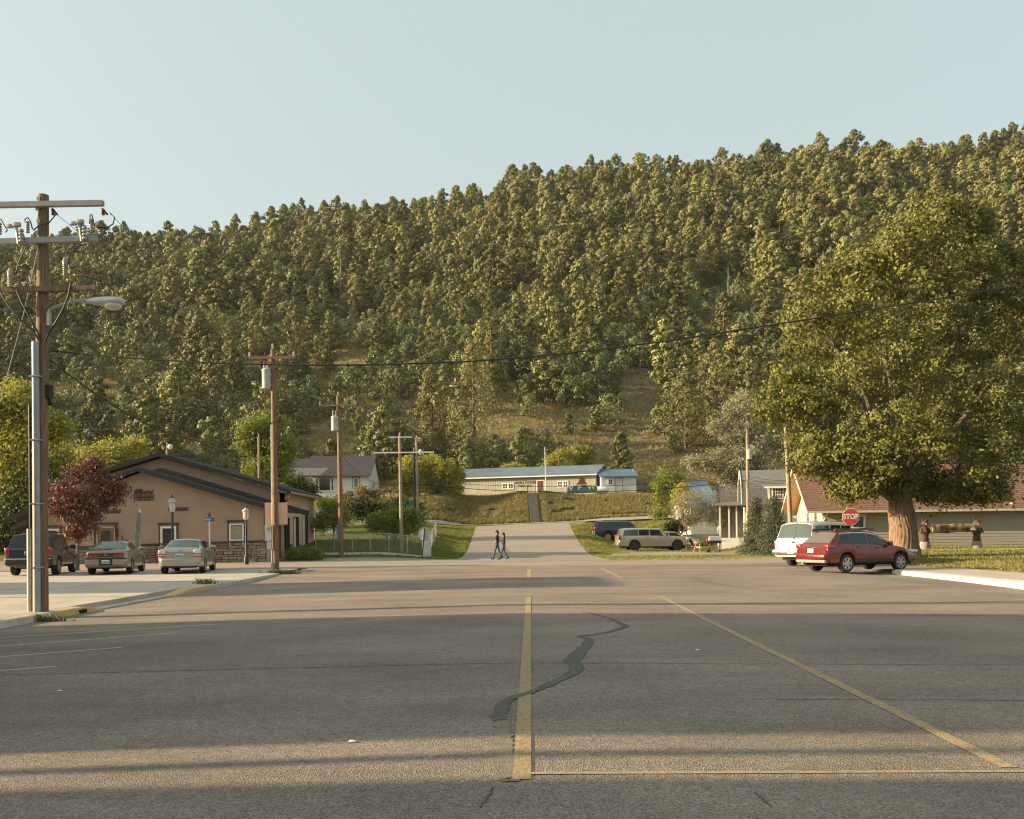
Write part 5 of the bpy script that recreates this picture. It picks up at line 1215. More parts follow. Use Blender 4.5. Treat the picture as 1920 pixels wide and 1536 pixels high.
# two big wagons and a car beyond the junction on the right
tx = where(1222, 75.5); hd2 = math.radians(3)
c = suv('beige long wagon with black steel wheels parked on the grass', (tx, 75.5, g1(tx, 75.5)), hd2, paint('beige_paint', (.36, .32, .265), .3), L=5.7, H=1.92, W=2.0, r=.42, hood=1.22, belt=1.20, rear=.2, glass=M_teal)
c.both('arch_trim', M_blkpl, ((-1.95, 2.02), (-1.2, 2.02), (-1.2, 2.2), (-1.95, 2.2)), nv=1)
a = -2.85
for s_ in (-1, 1): c.rbox('tail_lamp', M_red, (a + .07, s_ * .94, 1.14), (.16, .1, .42), .03); c.rbox('headlight', M_clear, (2.72, s_ * .8, 1.0), (.22, .32, .24), .05)
c.rbox('rear_bumper', c.body_m, (a + .04, 0, .62), (.26, 1.94, .26), .06); c.rbox('front_bumper', M_chrome, (2.80, 0, .58), (.24, 1.9, .26), .06); c.rbox('grille', M_blkpl, (2.80, 0, .92), (.12, 1.1, .2), .03)
c.mirrors(1.0, m=M_blkpl); c.handles((-.55, .45), m=M_blkpl); c.seams((-.98, -.2, .85)); c.plate(.8, x=a - .012)
for o in [q for q in c.root.children if q.name.startswith('wheel')]:
    for r_ in o.children: r_.data.materials.clear(); r_.data.materials.append(mat('black_steel_wheel', (.05, .05, .052), .5, .4))
nx_ = where(1168, 86.5)
c = suv('dark navy long wagon with bright alloy wheels parked behind the beige one', (nx_, 86.5, g1(nx_, 86.5) + .02), hd2, paint('navy_paint', (.018, .022, .030), .3), L=5.6, H=1.93, W=2.0, r=.40, hood=1.22, belt=1.20, rear=.2)
a = -2.8
for s_ in (-1, 1): c.rbox('tail_lamp', M_red, (a + .07, s_ * .94, 1.14), (.16, .1, .42), .03); c.rbox('roof_rail', M_chrome, (-.5, s_ * .74, 1.96), (2.8, .05, .05), .02)
c.rbox('rear_bumper', M_chrome, (a + .02, 0, .62), (.26, 1.92, .24), .06); c.mirrors(.95); c.handles((-.6, .4)); c.seams((-1.0, -.2, .85)); c.plate(.85, x=a - .012)
sx_ = where(1258, 78.6)
c = sedan('silver car nose just showing past the beige wagon', (sx_, 79.2, g1(sx_, 79.2) + .01), math.radians(2), paint('pale_silver_paint', (.45, .44, .42)), L=4.8, H=1.46, W=1.82, deck=1.04)

# ------------------------------------------------------------------ two people walking (skin-modifier bodies)
M_skin = mat('skin', (.42, .235, .155), .6); M_jeans = mat('blue_jeans', (.03, .055, .095), .8, col2=(.045, .07, .11), scale=20); M_hair = mat('dark_hair', (.035, .022, .015), .7); M_shoe = mat('dark_shoes', (.02, .017, .015), .7)
def person(label, loc, rotz, H, shirt, legs, arms, hairlen, female=False, shades=True):
    t = thing('person', label, 'person', loc, rotz); k = H / 1.75; V, E, Rr = [], [], []
    def add(p, r, par=None):
        V.append(Vector(p) * k); Rr.append((r[0] * k, r[1] * k) if isinstance(r, tuple) else (r * k, r * k)); i = len(V) - 1
        if par is not None: E.append((par, i))
        return i
    wsh, whip = (.165, .085) if female else (.195, .085)
    pel = add((0, 0, .93), (.15, .115)); wst = add((0, 0, 1.07), (.135, .10), pel); ch = add((.01, 0, 1.27), (.155, .115), wst); ns = add((.0, 0, 1.42), (.10, .075), ch); nk = add((.01, 0, 1.51), .055, ns); hd_ = add((.03, 0, 1.60), (.085, .075), nk); tp_ = add((.03, 0, 1.69), (.08, .07), hd_)
    add((.125, 0, 1.60), .022, hd_)                        # nose
    for sg, (kx, fx0, lift) in zip((1, -1), legs):
        hp_ = add((0, sg * whip, .90), .085, pel); kn = add((kx, sg * whip, .50 + lift * .3), .06, hp_); an = add((fx0, sg * whip, .09 + lift), .042, kn); add((fx0 + .16, sg * whip, .04 + lift * .4), .04, an); add((fx0 - .05, sg * whip, .045 + lift), .038, an)
    for sg, (ex, ez, hx_, hz, hy) in zip((1, -1), arms):
        sh = add((0, sg * wsh, 1.40), .06, ns); el = add((ex, sg * (wsh + .05), ez), .045, sh); wr_ = add((hx_, sg * hy, hz), .03, el)
        dv = (Vector((hx_, sg * hy, hz)) - Vector((ex, sg * (wsh + .05), ez))).normalized(); pm = Vector((hx_, sg * hy, hz)) + dv * .07
        pi_ = add(pm, (.035, .018), wr_)
        for q in range(4):
            o1 = pm + Vector(((q - 1.5) * .02, 0, 0)) + dv * .05; f1 = add(o1, .009, pi_); add(o1 + dv * (.03 + .008 * (1 - abs(q - 1.3))) + Vector((.012, 0, 0)), .008, f1)
        th1 = add(pm - dv * .02 + Vector((.045, 0, 0)), .010, pi_); add(pm + dv * .02 + Vector((.06, 0, 0)), .008, th1)
    me = bpy.data.meshes.new('body_cage'); me.from_pydata([tuple(v) for v in V], E, [])
    ob = bpy.data.objects.new('body_cage', me); COL.objects.link(ob)
    md = ob.modifiers.new('skin', 'SKIN'); md.use_smooth_shade = True
    for i, sv in enumerate(me.skin_vertices[0].data): sv.radius = Rr[i]; sv.use_root = (i == 0)
    sb_ = ob.modifiers.new('sub', 'SUBSURF'); sb_.levels = 1; sb_.render_levels = 1
    bpy.context.view_layer.update()
    m2 = bpy.data.meshes.new_from_object(ob.evaluated_get(bpy.context.evaluated_depsgraph_get())); bpy.data.objects.remove(ob)
    m2.materials.clear()
    for m in (M_skin, shirt, M_jeans, M_shoe, M_hair): m2.materials.append(m)
    for p in m2.polygons:
        c = p.center / k; i = 0
        if c.z < .10: i = 3
        elif c.z < .98 and abs(c.y) < .19 and (c.z < .62 or abs(c.y) < .165): i = 2
        elif c.z < 1.47 and (abs(c.y) < wsh + .02 or c.z > 1.17): i = 1 if c.z > .9 else 0
        p.material_index = i; p.use_smooth = True
    m2.name = 'body'; b_ = link('body', m2, t)
    mb = MB().ell((.005 * k, 0, 1.665 * k), (.105 * k, .092 * k, .10 * k), 14, 9); 
    if hairlen: mb.ell((-.06 * k, 0, (1.60 - hairlen / 2) * k), (.06 * k, .075 * k, (.08 + hairlen / 2) * k), 12, 8)
    mb.build('hair', M_hair, t, smooth=True)
    if shades: rb(MB(), (.105 * k, 0, 1.625 * k), (.04 * k, .14 * k, .04 * k), .01).build('sunglasses', M_black, t)
    for s_ in (-1, 1): MB().ell((.02 * k, s_ * .088 * k, 1.60 * k), (.025 * k, .012 * k, .035 * k), 8, 6).build('ear', M_skin, t, smooth=True)
    return t
def gnd(px, Y): x = where(px, Y); return (x, Y, g1(x, Y) + .012)
person('man in a black shirt and jeans walking left across the junction', gnd(932, 57.0), math.pi - .15, 1.80, mat('black_shirt', (.018, .02, .018), .8), ((.12, .22, 0), (-.10, -.28, .05)), ((.03, 1.12, .14, .92, .25), (-.05, 1.13, -.02, .88, .25)), .06)
person('woman in a purple top and jeans walking left with one arm bent', gnd(944, 56.6), math.pi + .1, 1.66, mat('purple_top', (.06, .018, .10), .8), ((.12, .26, .0), (-.06, -.30, .05)), ((.02, 1.12, .20, 1.20, .16), (-.06, 1.14, .12, 1.16, .15)), .22, True)

# ------------------------------------------------------------------ street furniture and yard things
def octagon(r): return [(r * math.cos(math.pi / 8 + k * math.pi / 4) / math.cos(math.pi / 8), r * math.sin(math.pi / 8 + k * math.pi / 4) / math.cos(math.pi / 8)) for k in range(8)]
def stop_sign(label, base, H, rz, lean=0.0, front=True, r=.38):
    t = thing('stop_sign', label, 'sign', base, rz); t.rotation_euler = (0, lean, rz)
    MB().box((0, .04, H / 2), (.06, .05, H)).build('post', M_dark if not front else M_galv, t)
    P = MB().poly([(x, -.004, z + H - r) for x, z in octagon(r)], (0, .008, 0)).build('sign_plate', M_galv if not front else M_whitep, t)
    sg = -1
    MB().poly([(x, -.0065, z + H - r) for x, z in octagon(r * .94)], (0, -.004, 0)).build('red_face', mat('stop_red', (.50, .055, .03), .5, col2=(.46, .05, .03)), P)
    text_mesh('lettering', 'STOP', r * .86, M_whitep, P, (0, -.0125, H - r), (math.radians(90), 0, 0), extrude=.001, bold=.012, sx=.86)
    return t
stb = Vector((where(1595.5, 42.6), 42.6, .0)); stb.z = g1(stb.x, 42.6)
stop_sign('red stop sign facing the street above the white wagon', stb, at(1595, 953.5, 42.6).z - stb.z, math.radians(-4))
sb2 = Vector((where(791, 56.0), 59.9, 0)); sb2.x = where(791, 59.9); sb2.z = g1(sb2.x, 59.9)
stop_sign('bare metal back of a stop sign on a leaning black post by the fence', sb2, at(795, 990, 59.9).z - sb2.z, math.radians(172), lean=math.radians(-6), front=False, r=.40)
def lamp_post(label, px, ytop, Y, m):
    b = on(px, Y); H = at(px, ytop, Y).z - b.z; t = thing('lamp_post', label, 'street lamp', b)
    MB().lathe([(.13, 0), (.13, .35), (.085, .5), (.065, .6), (.055, H - 1.05), (.075, H - 1.03), (.075, H - .98), (.04, H - .95)], 14).build('post', m, t, smooth=True, sharp=35)
    MB().lathe([(.05, H - .95), (.14, H - .88), (.165, H - .75), (.165, H - .50), (.15, H - .46)], 14).build('globe', glass_mat('lamp_globe_' + str(px), (.74, .66, .50), .25), t, smooth=True)
    MB().lathe([(.235, H - .46), (.20, H - .40), (.10, H - .30), (.05, H - .24)], 14).build('cap', M_trans, t, smooth=True); MB().lathe([(.05, H - .24), (.075, H - .2), (.03, H - .14), (.035, H - .1), (.008, H)], 10).build('finial', m, t, smooth=True)
    for k in range(6):
        a = math.pi / 3 * k; MB().tube([(.17 * math.cos(a), .17 * math.sin(a), H - .88), (.172 * math.cos(a), .172 * math.sin(a), H - .47)], .008, 5).build('cage_bar', m, t)
    return t
lamp_post('green lamp post with a lit-looking cream lantern before the tan wall', 323.5, 925, 47.0, mat('lamp_green', (.035, .06, .05), .5))
lamp_post('dark lamp post with a lantern beside the tall white window', 461.5, 944, 53.0, mat('lamp_dark', (.025, .03, .032), .5))
nb = on(393, 46.6); ns_ = thing('street_sign', 'blue street sign reading MAIN on a pale post before the tan building', 'sign', nb); H = at(393, 972, 46.6).z - nb.z
MB().tube([(0, 0, 0), (0, 0, H)], .04, 8).build('post', M_whitep, ns_)
pz = at(392, 974.5, 46.6).z - nb.z; o = MB().box((0, -.05, pz), (.50, .012, .17)).build('sign_plate', mat('sign_blue', (.02, .10, .26), .4), ns_)
text_mesh('lettering', 'MAIN', .14, M_whitep, o, (-.06, -.058, pz), (math.radians(90), 0, 0), extrude=.001, bold=.004); text_mesh('lettering', 'ST', .07, M_whitep, o, (.185, -.058, pz), (math.radians(90), 0, 0), extrude=.001)
MB().box((0, 0, pz + .2), (.012, .4, .15)).build('sign_plate', MATS['sign_blue'], ns_); MB().ell((0, 0, pz + .32), (.03, .03, .05)).build('finial', M_dark, ns_)
nb = on(769, 79); o = thing('street_sign', 'small blue street sign above the shrub by the upper road', 'sign', nb); H = at(769, 948, 79).z - nb.z
MB().tube([(0, 0, 0), (0, 0, H)], .04, 6).build('post', M_whitep, o); MB().box((0, -.05, H), (.65, .02, .18)).build('sign_plate', MATS['sign_blue'], o); MB().box((.05, -.05, H + .2), (.3, .02, .16)).build('sign_plate', MATS['sign_blue'], o)
ob_ = on(251, 47.5); ob = thing('wooden_obelisk', 'tall pointed leaning wooden obelisk before the tan wall', 'sculpture', ob_); H = at(258, 957, 47.5).z - ob_.z; lean = .32
M_oblw = mat('pale_timber', (.40, .35, .27), .8, col2=(.32, .27, .2), scale=8, stretch=(6, 6, .5)); M_oblg = mat('grey_green_timber', (.22, .25, .22), .8)
for (xo, w, m, yo) in ((-.125, .17, M_oblw, 0), (0.0, .15, M_oblg, -.06), (.125, .17, M_oblw, 0)):
    zt_ = H - abs(xo) * 2.4 - .1
    MB().add([(xo - w / 2, yo - .09, 0), (xo + w / 2, yo - .09, 0), (xo + w / 2, yo + .09, 0), (xo - w / 2, yo + .09, 0), (xo * .55 - w * .35 + lean, yo - .06, zt_), (xo * .55 + w * .35 + lean, yo - .06, zt_), (xo * .55 + w * .35 + lean, yo + .06, zt_), (xo * .55 - w * .35 + lean, yo + .06, zt_)], [(3, 2, 1, 0), (4, 5, 6, 7), (0, 1, 5, 4), (1, 2, 6, 5), (2, 3, 7, 6), (3, 0, 4, 7)]).build('timber', m, ob)
for z_ in (.62, 1.75): MB().box((lean * z_ / H, -.1, z_), (.5, .05, .16)).build('collar', M_oblw, ob)
MB().add([(lean - .07, -.1, H - .16), (lean + .07, -.1, H - .16), (lean + .07, .06, H - .16), (lean - .07, .06, H - .16), (lean, -.02, H + .1)], [(3, 2, 1, 0), (0, 1, 4), (1, 2, 4), (2, 3, 4), (3, 0, 4)]).build('tip', M_whitep, ob)
# chain-link fences
def mesh_mat():
    m = bpy.data.materials.new('chain_link'); m.use_nodes = True; nt = m.node_tree; b = nt.nodes['Principled BSDF']; L = nt.links.new
    b.inputs['Base Color'].default_value = (.36, .38, .36, 1); b.inputs['Roughness'].default_value = .5; b.inputs['Metallic'].default_value = .3
    g = nd(nt, 'ShaderNodeTexCoord'); sx = nd(nt, 'ShaderNodeSeparateXYZ'); L(g.outputs['Object'], sx.inputs[0]); outs = []
    for op in ('ADD', 'SUBTRACT'):
        a = nd(nt, 'ShaderNodeMath', operation=op); L(sx.outputs['X'], a.inputs[0]); L(sx.outputs['Z'], a.inputs[1])
        w = nd(nt, 'ShaderNodeMath', operation='MULTIPLY'); L(a.outputs[0], w.inputs[0]); w.inputs[1].default_value = 14.0
        f = nd(nt, 'ShaderNodeMath', operation='FRACT'); L(w.outputs[0], f.inputs[0]); l = nd(nt, 'ShaderNodeMath', operation='LESS_THAN'); L(f.outputs[0], l.inputs[0]); l.inputs[1].default_value = .07; outs.append(l)
    mx = nd(nt, 'ShaderNodeMath', operation='MAXIMUM'); L(outs[0].outputs[0], mx.inputs[0]); L(outs[1].outputs[0], mx.inputs[1]); L(mx.outputs[0], b.inputs['Alpha'])
    return m
M_link = mesh_mat()
def fence(label, a, b, n, h):
    a, b = Vector(a), Vector(b); a.z, b.z = g1(a.x, a.y), g1(b.x, b.y); d = b - a; ang_ = math.atan2(d.y, d.x); L_ = math.hypot(d.x, d.y)
    t = thing('wire_fence', label, 'fence', a, ang_); zs = [g1(a.x + d.x * i / n, a.y + d.y * i / n) - a.z for i in range(n + 1)]
    for i in range(n + 1): MB().tube([(L_ * i / n, 0, zs[i] - .2), (L_ * i / n, 0, zs[i] + h + .04)], .032, 8).build('fence_post', M_galv, t)
    for i in range(n):
        MB().tube([(L_ * i / n, 0, zs[i] + h), (L_ * (i + 1) / n, 0, zs[i + 1] + h)], .022, 6).build('top_rail', M_galv, t)
        MB().add([(L_ * i / n, 0, zs[i]), (L_ * (i + 1) / n, 0, zs[i + 1]), (L_ * (i + 1) / n, 0, zs[i + 1] + h), (L_ * i / n, 0, zs[i] + h)], [(0, 1, 2, 3)]).build('wire_mesh', M_link, t)
    return t
def gxy(px, Y): return (where(px, Y), Y, 0)
fence('galvanised wire fence along the lawn behind the verge pole', gxy(592, 62.5), gxy(798, 62.0), 6, 1.2)
fence('wire fence running uphill beside the road, nearest end by the stop sign', gxy(798, 62.0), gxy(818, 79.0), 8, 1.2)
fence('second wire fence further back across the lawn', gxy(590, 71.0), gxy(812, 71.5), 4, 1.25)
# pale gate panel beside the stop sign back
gb = on(800, 61.6); gt = thing('gate_panel', 'pale boarded gate panel at the fence corner', 'panel', gb, math.radians(35))
for k in range(5): MB().box((-.3 + .14 * k, 0, .75), (.12, .03, 1.45)).build('panel_board', M_whs, gt)
# carved bears carrying a log sign
def bear(label, px, Y, H, flip):
    b = on(px, Y); t = thing('carved_bear', label, 'sculpture', b); k = H / 2.0
    MB().lathe([(.28, 0), (.30, .1), (.27, .35), (.24, .42)], 12).build('plinth', mat('pale_stump', (.38, .33, .27), .9, col2=(.2, .17, .14), scale=6), t, smooth=True)
    M_br = mat('carved_brown', (.10, .05, .03), .75, col2=(.05, .028, .02), scale=7, bump=.5)
    mb = MB().ell((0, 0, .62 * k), (.22, .2, .34 * k), 12, 9); mb.ell((0, -.02, 1.08 * k), (.23, .2, .42 * k), 12, 9); mb.build('body', M_br, t, smooth=True)
    h_ = MB().ell((0, -.04, 1.66 * k), (.19, .19, .22 * k), 12, 9).build('head', M_br, t, smooth=True)
    MB().ell((0, -.22, 1.6 * k), (.08, .1, .07)).build('muzzle', mat('muzzle_tan', (.24, .14, .08), .8), h_, smooth=True)
    for s_ in (-1, 1):
        MB().ell((s_ * .13, -.02, 1.86 * k), (.06, .04, .09)).build('ear', M_br, h_, smooth=True)
        MB().tube([(s_ * .2, -.02, 1.3 * k), (s_ * .26, -.14, 1.1 * k), (s_ * .12 + flip * .12, -.24, 1.12 * k)], [.09, .08, .07], 8).build('arm', M_br, t, smooth=True)
        MB().ell((s_ * .12, -.06, .44), (.1, .16, .09)).build('foot', M_br, t, smooth=True)
    return t
YB_ = 52.6
bear('carved brown bear at the left end of the log sign', 1734, YB_, 1.75, 1); bear('carved brown bear at the right end of the log sign', 1831, YB_, 1.75, -1)
lb = on(1784, YB_ - .15); lb.z = at(1784, 992, YB_).z; lg = thing('log_sign', 'long mottled log sign held between the two carved bears', 'sign', lb)
xl, xr = where(1742, YB_) - lb.x, where(1830, YB_) - lb.x
mb = MB().tube([(xl + (xr - xl) * i / 8, -.12, .03 * math.sin(i * 1.7) + .012 * i) for i in range(9)], [.25, .26, .255, .25, .26, .25, .24, .23, .2], 14); mb.build('log', mat('mottled_log', (.33, .23, .12), .8, col2=(.06, .045, .03), scale=3.2, contrast=(.42, .56)), lg, smooth=True)
MB().poly([(xr * .62, -.385, -.07), (xr * .84, -.385, -.07), (xr * .76, -.385, .05), (xr * .72, -.385, .09), (xr * .67, -.385, .03)], (0, .02, 0)).build('painted_peak', M_whitep, lg)
# picnic table, grill
tb_ = on(1322, 69.2); tb = thing('picnic_table', 'weathered wooden picnic table with splayed legs on the driveway edge', 'table', tb_, math.radians(12)); M_pic = mat('picnic_wood', (.40, .28, .17), .8, col2=(.3, .2, .12), scale=6)
for k in range(5): MB().box((0, -.32 + .16 * k, .76), (1.5, .145, .04)).build('top_plank', M_pic, tb)
for s_ in (-1, 1):
    for q in range(2): MB().box((0, s_ * (.66 + .15 * q), .45), (1.5, .13, .04)).build('seat_plank', M_pic, tb)
    for e2 in (-.55, .55): MB().tube([(e2, s_ * .25, .74), (e2 - .12, s_ * .68, 0)], .045, 4).build('leg', M_pic, tb)
for e2 in (-.55, .55): MB().box((e2, 0, .42), (.04, 1.6, .1)).build('bearer', M_pic, tb)
o = MB().lathe([(.05, 0), (.05, .26), (.03, .3), (.01, .34)], 10).build('sauce_bottle', mat('bottle_red', (.55, .06, .03), .4), None, loc=(tb_.x + .1, tb_.y - .1, tb_.z + .785)); tag(o, 'red-orange bottle standing on the picnic table', 'bottle')
gb = on(1340, 68.6); gr_ = thing('gas_grill', 'black gas grill with a silver domed lid and tank beside the picnic table', 'grill', gb)
mb = MB()
for i in range(9):
    a = math.pi * i / 8; mb.v += [(-.42, .28 * math.cos(a), .9 + .34 * math.sin(a)), (.42, .28 * math.cos(a), .9 + .34 * math.sin(a))]
mb.f = [[2 * i, 2 * i + 1, 2 * i + 3, 2 * i + 2] for i in range(8)] + [[2 * i for i in range(9)], [2 * i + 1 for i in range(9)][::-1]]; mb.m = [0] * len(mb.f); mb.build('lid', M_galv, gr_, smooth=True)
rb(MB(), (0, 0, .80), (.9, .56, .2), .04).build('firebox', M_dark, gr_)
for s_ in (-1, 1): MB().box((s_ * .62, 0, .86), (.34, .46, .04)).build('side_shelf', M_dark, gr_)
for sx in (-.4, .4):
    for sy in (-.22, .22): MB().box((sx, sy, .36), (.05, .05, .72)).build('leg', M_dark, gr_)
MB().lathe([(.01, .05), (.15, .07), (.16, .15), (.16, .36), (.1, .44), (.04, .5)], 12, (.08, 0, 0)).build('gas_tank', M_porc, gr_, smooth=True)
for s_ in (-1, 1): MB().lathe([(.03, -.03), (.1, -.03), (.1, .03), (.03, .03)], 14, (-.46, s_ * .26, .1), 'Y').build('wheel', M_black, gr_)
cb = on(1336, 71.5); cb2 = thing('wheelie_cart', 'low timber edging rails along the lawn path', 'edging', cb)
for k in range(2): MB().box((-1.2 + 2.6 * k, .2 * k, .08), (2.5, .14, .14)).build('rail', M_pic, cb2)
for px in (1287,):
    b = on(px, 76.5); t = thing('yard_bench', 'small low timber bench behind the picnic table', 'bench', b); MB().box((0, 0, .4), (1.3, .4, .06)).build('seat', M_pic, t)
    for s_ in (-1, 1): MB().box((s_ * .5, 0, .19), (.08, .36, .38)).build('leg', M_pic, t)
b = on(727, 101); t = thing('barbecue_stand', 'dark barbecue stand on the dry grass right of the white house', 'grill', (b.x, 101, at(727, 933, 101).z)); 
rb(MB(), (0, 0, .75), (.95, .5, .3), .05).build('firebox', M_rust, t)
for s_ in (-1, 1): MB().box((s_ * .38, 0, .3), (.06, .4, .6)).build('leg', M_dark, t)
# small litter on the road
for i, (px, py) in enumerate(((1308, 1220), (112, 1297), (660, 1392))):
    x, y = gp(px, py); mb = MB().add([(-.03, -.02, .0), (.03, -.024, .007), (.035, .02, .003), (-.02, .024, .01), (0, 0, .016)], [(0, 1, 4), (1, 2, 4), (2, 3, 4), (3, 0, 4), (0, 3, 2, 1)])
    tag(mb.build('litter', M_whitep, None, loc=(x, y, g1(x, y) + .006)), ['crumpled white paper scrap right of the tar repair', 'white scrap on the shaded road at left', 'pale flat scrap on the sunlit road at left'][i], 'litter')

# ------------------------------------------------------------------ vegetation
nr_ = np.random.default_rng(11)
def leaf_cloud(C, size, rg, aspect=.55, up=0.0, nrm=None, jit=.35):
    """one rhombic leaf per centre, random orientation (optionally leaning towards nrm)"""
    n = len(C); a = rg.normal(size=(n, 3))
    if nrm is not None: a = a * .75 + nrm
    a[:, 2] += up
    a /= np.linalg.norm(a, axis=1, keepdims=True) + 1e-9
    b = rg.normal(size=(n, 3)); b -= a * (a * b).sum(1, keepdims=True); b /= np.linalg.norm(b, axis=1, keepdims=True) + 1e-9
    c = np.cross(a, b); s = (size * (1 + jit * rg.uniform(-1, 1, n)))[:, None]
    V = np.stack([C - b * s * .5, C + c * s * aspect * .5 , C + b * s * .5, C - c * s * aspect * .5], 1).reshape(-1, 3)
    return V, np.arange(4 * n, dtype=np.int32).reshape(n, 4)
def crown_pts(lobes, per, rg, clump=.35, nclump=26, shell=.55):
    """leaf centres gathered into clumps spread through the outer part of ellipsoid lobes"""
    out, nn = [], []
    for (c, r) in lobes:
        c, r = np.array(c), np.array(r); k = nclump
        d = rg.normal(size=(k, 3)); d /= np.linalg.norm(d, axis=1, keepdims=True); rad = shell + (1 - shell) * rg.uniform(0, 1, k) ** .6
        cc = c + d * r * rad[:, None]; m = max(2, int(per / k)); sp_ = clump * (.6 + .8 * rg.uniform(0, 1, k))
        P = cc[:, None, :] + rg.normal(size=(k, m, 3)) * sp_[:, None, None] * np.array([1, 1, .75])
        out.append(P.reshape(-1, 3)); nn.append(np.repeat(d, m, 0))
    return np.concatenate(out), np.concatenate(nn)
M_bark = mat('furrowed_bark', (.26, .18, .115), .95, col2=(.13, .09, .06), scale=3, stretch=(7, 7, 1.1), bump=1.0, bscale=5)
M_bark2 = mat('grey_bark', (.17, .13, .10), .95, col2=(.10, .075, .06), scale=5, stretch=(6, 6, 1))
L_cot = leaf_mat('cottonwood_leaf', (.10, .115, .026), (.21, .20, .055), .16)
L_yel = leaf_mat('yellow_green_leaf', (.26, .275, .05), (.46, .41, .10), .4)
L_grn = leaf_mat('green_leaf', (.15, .20, .035), (.29, .31, .065), .33)
L_dkg = leaf_mat('dark_green_leaf', (.035, .055, .018), (.09, .11, .03), .25)
L_pur = leaf_mat('purple_plum_leaf', (.10, .04, .034), (.25, .115, .08), .22)
L_sil = leaf_mat('silver_leaf', (.21, .21, .12), (.40, .37, .24), .28)
L_spr = leaf_mat('blue_spruce_needle', (.065, .085, .055), (.135, .15, .085), .12)
L_pin = leaf_mat('pine_needle', (.125, .136, .044), (.275, .262, .092), .06, hue_by_object=1.0)
L_jun = leaf_mat('juniper_needle', (.085, .112, .04), (.23, .245, .088), .06, hue_by_object=1.0)
def lean_normals(me): pass
def broadleaf(name, label, cat, base, lobes, per, size, m, trunk_r=.2, clump=.35, nclump=26, seed=1, bark=None, group=None, trunk=True, trunk_h=None, aspect=.6, forks=None, wiggle=.25):
    rg = np.random.default_rng(seed); b = Vector(base); t = thing(name, label, cat, b, 0, group)
    C, N = crown_pts(lobes, per, rg, clump, nclump); V, F = leaf_cloud(C, size, rg, aspect, .25, N * .7)
    me = new_mesh('crown', V, F, m, None, False, rg.uniform(0, 1, len(F)) ** 1.2); cr = link('crown', me, t)
    if trunk:
        mb = MB(); zc = np.mean([l[0][2] for l in lobes]); z0 = trunk_h or max(.3, min(l[0][2] - l[1][2] * .5 for l in lobes))
        mb.tube([(0, 0, -.25), (0, 0, 0), (.02, 0, z0 * .5), (0.03, .02, z0)], [trunk_r * 1.4, trunk_r * 1.15, trunk_r * .95, trunk_r * .9], 12)
        mb.build('trunk', bark or M_bark2, t, smooth=True)
        lm = MB(); rr = random.Random(seed)
        for (c, r) in lobes[:24]:
            c = Vector(c); p0 = Vector((0.03, .02, z0 * .97)); mid = p0.lerp(c, .5) + Vector((rr.uniform(-wiggle, wiggle), rr.uniform(-wiggle, wiggle), rr.uniform(0, wiggle))); q = trunk_r
            lm.tube([p0, mid, c], [q * .6, q * .36, q * .12], 7)
            for k in range(3):
                e2 = c + Vector((rr.uniform(-1, 1) * r[0], rr.uniform(-1, 1) * r[1], rr.uniform(-.6, .9) * r[2])) * .8; lm.tube([mid.lerp(c, .5), e2], [q * .18, q * .04], 5)
        lm.build('limbs', bark or M_bark2, t, smooth=True)
    return t
def px_lobes(base, Y, items, dep=.7, seed=0, back=True):
    """lobes given as (px, py, radius px) on the plane Y, with depth spread added round the trunk"""
    rr = random.Random(seed); out = []
    for (x, y, r) in items:
        p = at(x, y, Y); R = r * Y / FPX; out.append(((p.x - base[0], rr.uniform(-.4, .4) * R * dep, p.z - base[2]), (R, R * .9, R * .85)))
    return out
# the big tree at right
tb0 = on(1696, 46.0); big = [(1722, 425, 50), (1690, 470, 70), (1800, 440, 55), (1850, 470, 55), (1620, 500, 70), (1560, 530, 55), (1740, 520, 95), (1850, 550, 90), (1660, 580, 95), (1540, 610, 80), (1465, 600, 45), (1770, 640, 110), (1885, 660, 90), (1640, 680, 100), (1540, 700, 80), (1470, 710, 55), (1740, 740, 110), (1850, 770, 95), (1620, 780, 95), (1520, 790, 75), (1450, 760, 45), (1700, 840, 85), (1800, 855, 85), (1890, 850, 70), (1600, 860, 70), (1530, 860, 55), (1650, 905, 45), (1760, 915, 50), (1840, 920, 42), (1580, 915, 32), (1470, 850, 40), (1940, 760, 80), (1935, 600, 80), (1915, 520, 55)]
lob = []
for dy, sc_ in ((-2.9, .72), (0.2, .9), (3.0, .8)):
    for i, (x, y, r) in enumerate(big):
        if dy and (i * 7 + int(dy * 10)) % 4 == 0: continue
        p = at(x, y, 46.0); R = r * 46 / FPX * sc_; cxm = 1710; shrink = 1 if dy == 0.2 else .82
        q = at(cxm + (x - cxm) * shrink, y, 46.0); lob.append(((q.x - tb0.x, dy * min(1.2, r / 70) + nr_.uniform(-.5, .5), q.z - tb0.z), (R, R, R * .85)))
rg = np.random.default_rng(3); tree = thing('cottonwood_tree', 'huge spreading green tree with a thick furrowed trunk behind the red wagon', 'tree', tb0)
C, N = crown_pts(lob, 2000, rg, .25, 22, .45); V, F = leaf_cloud(C, .158, rg, .62, .15, N * 1.5)
link('crown', new_mesh('crown', V, F, L_cot, None, False, rg.uniform(0, 1, len(F)) ** 1.3), tree)
tt = at(1688, 905, 46) - tb0; tt2 = at(1690, 960, 46) - tb0
pr = [(0.05, 0, -.3), (0.05, 0, .05), (0, 0, .6), (-.05, 0, 1.5), (tt2.x, 0, tt2.z), (tt.x, .1, tt.z)]; rd = [.95, .78, .66, .60, .58, .34]
mb = MB(); NA, NZ = 96, 44; zz = [p[2] for p in pr]
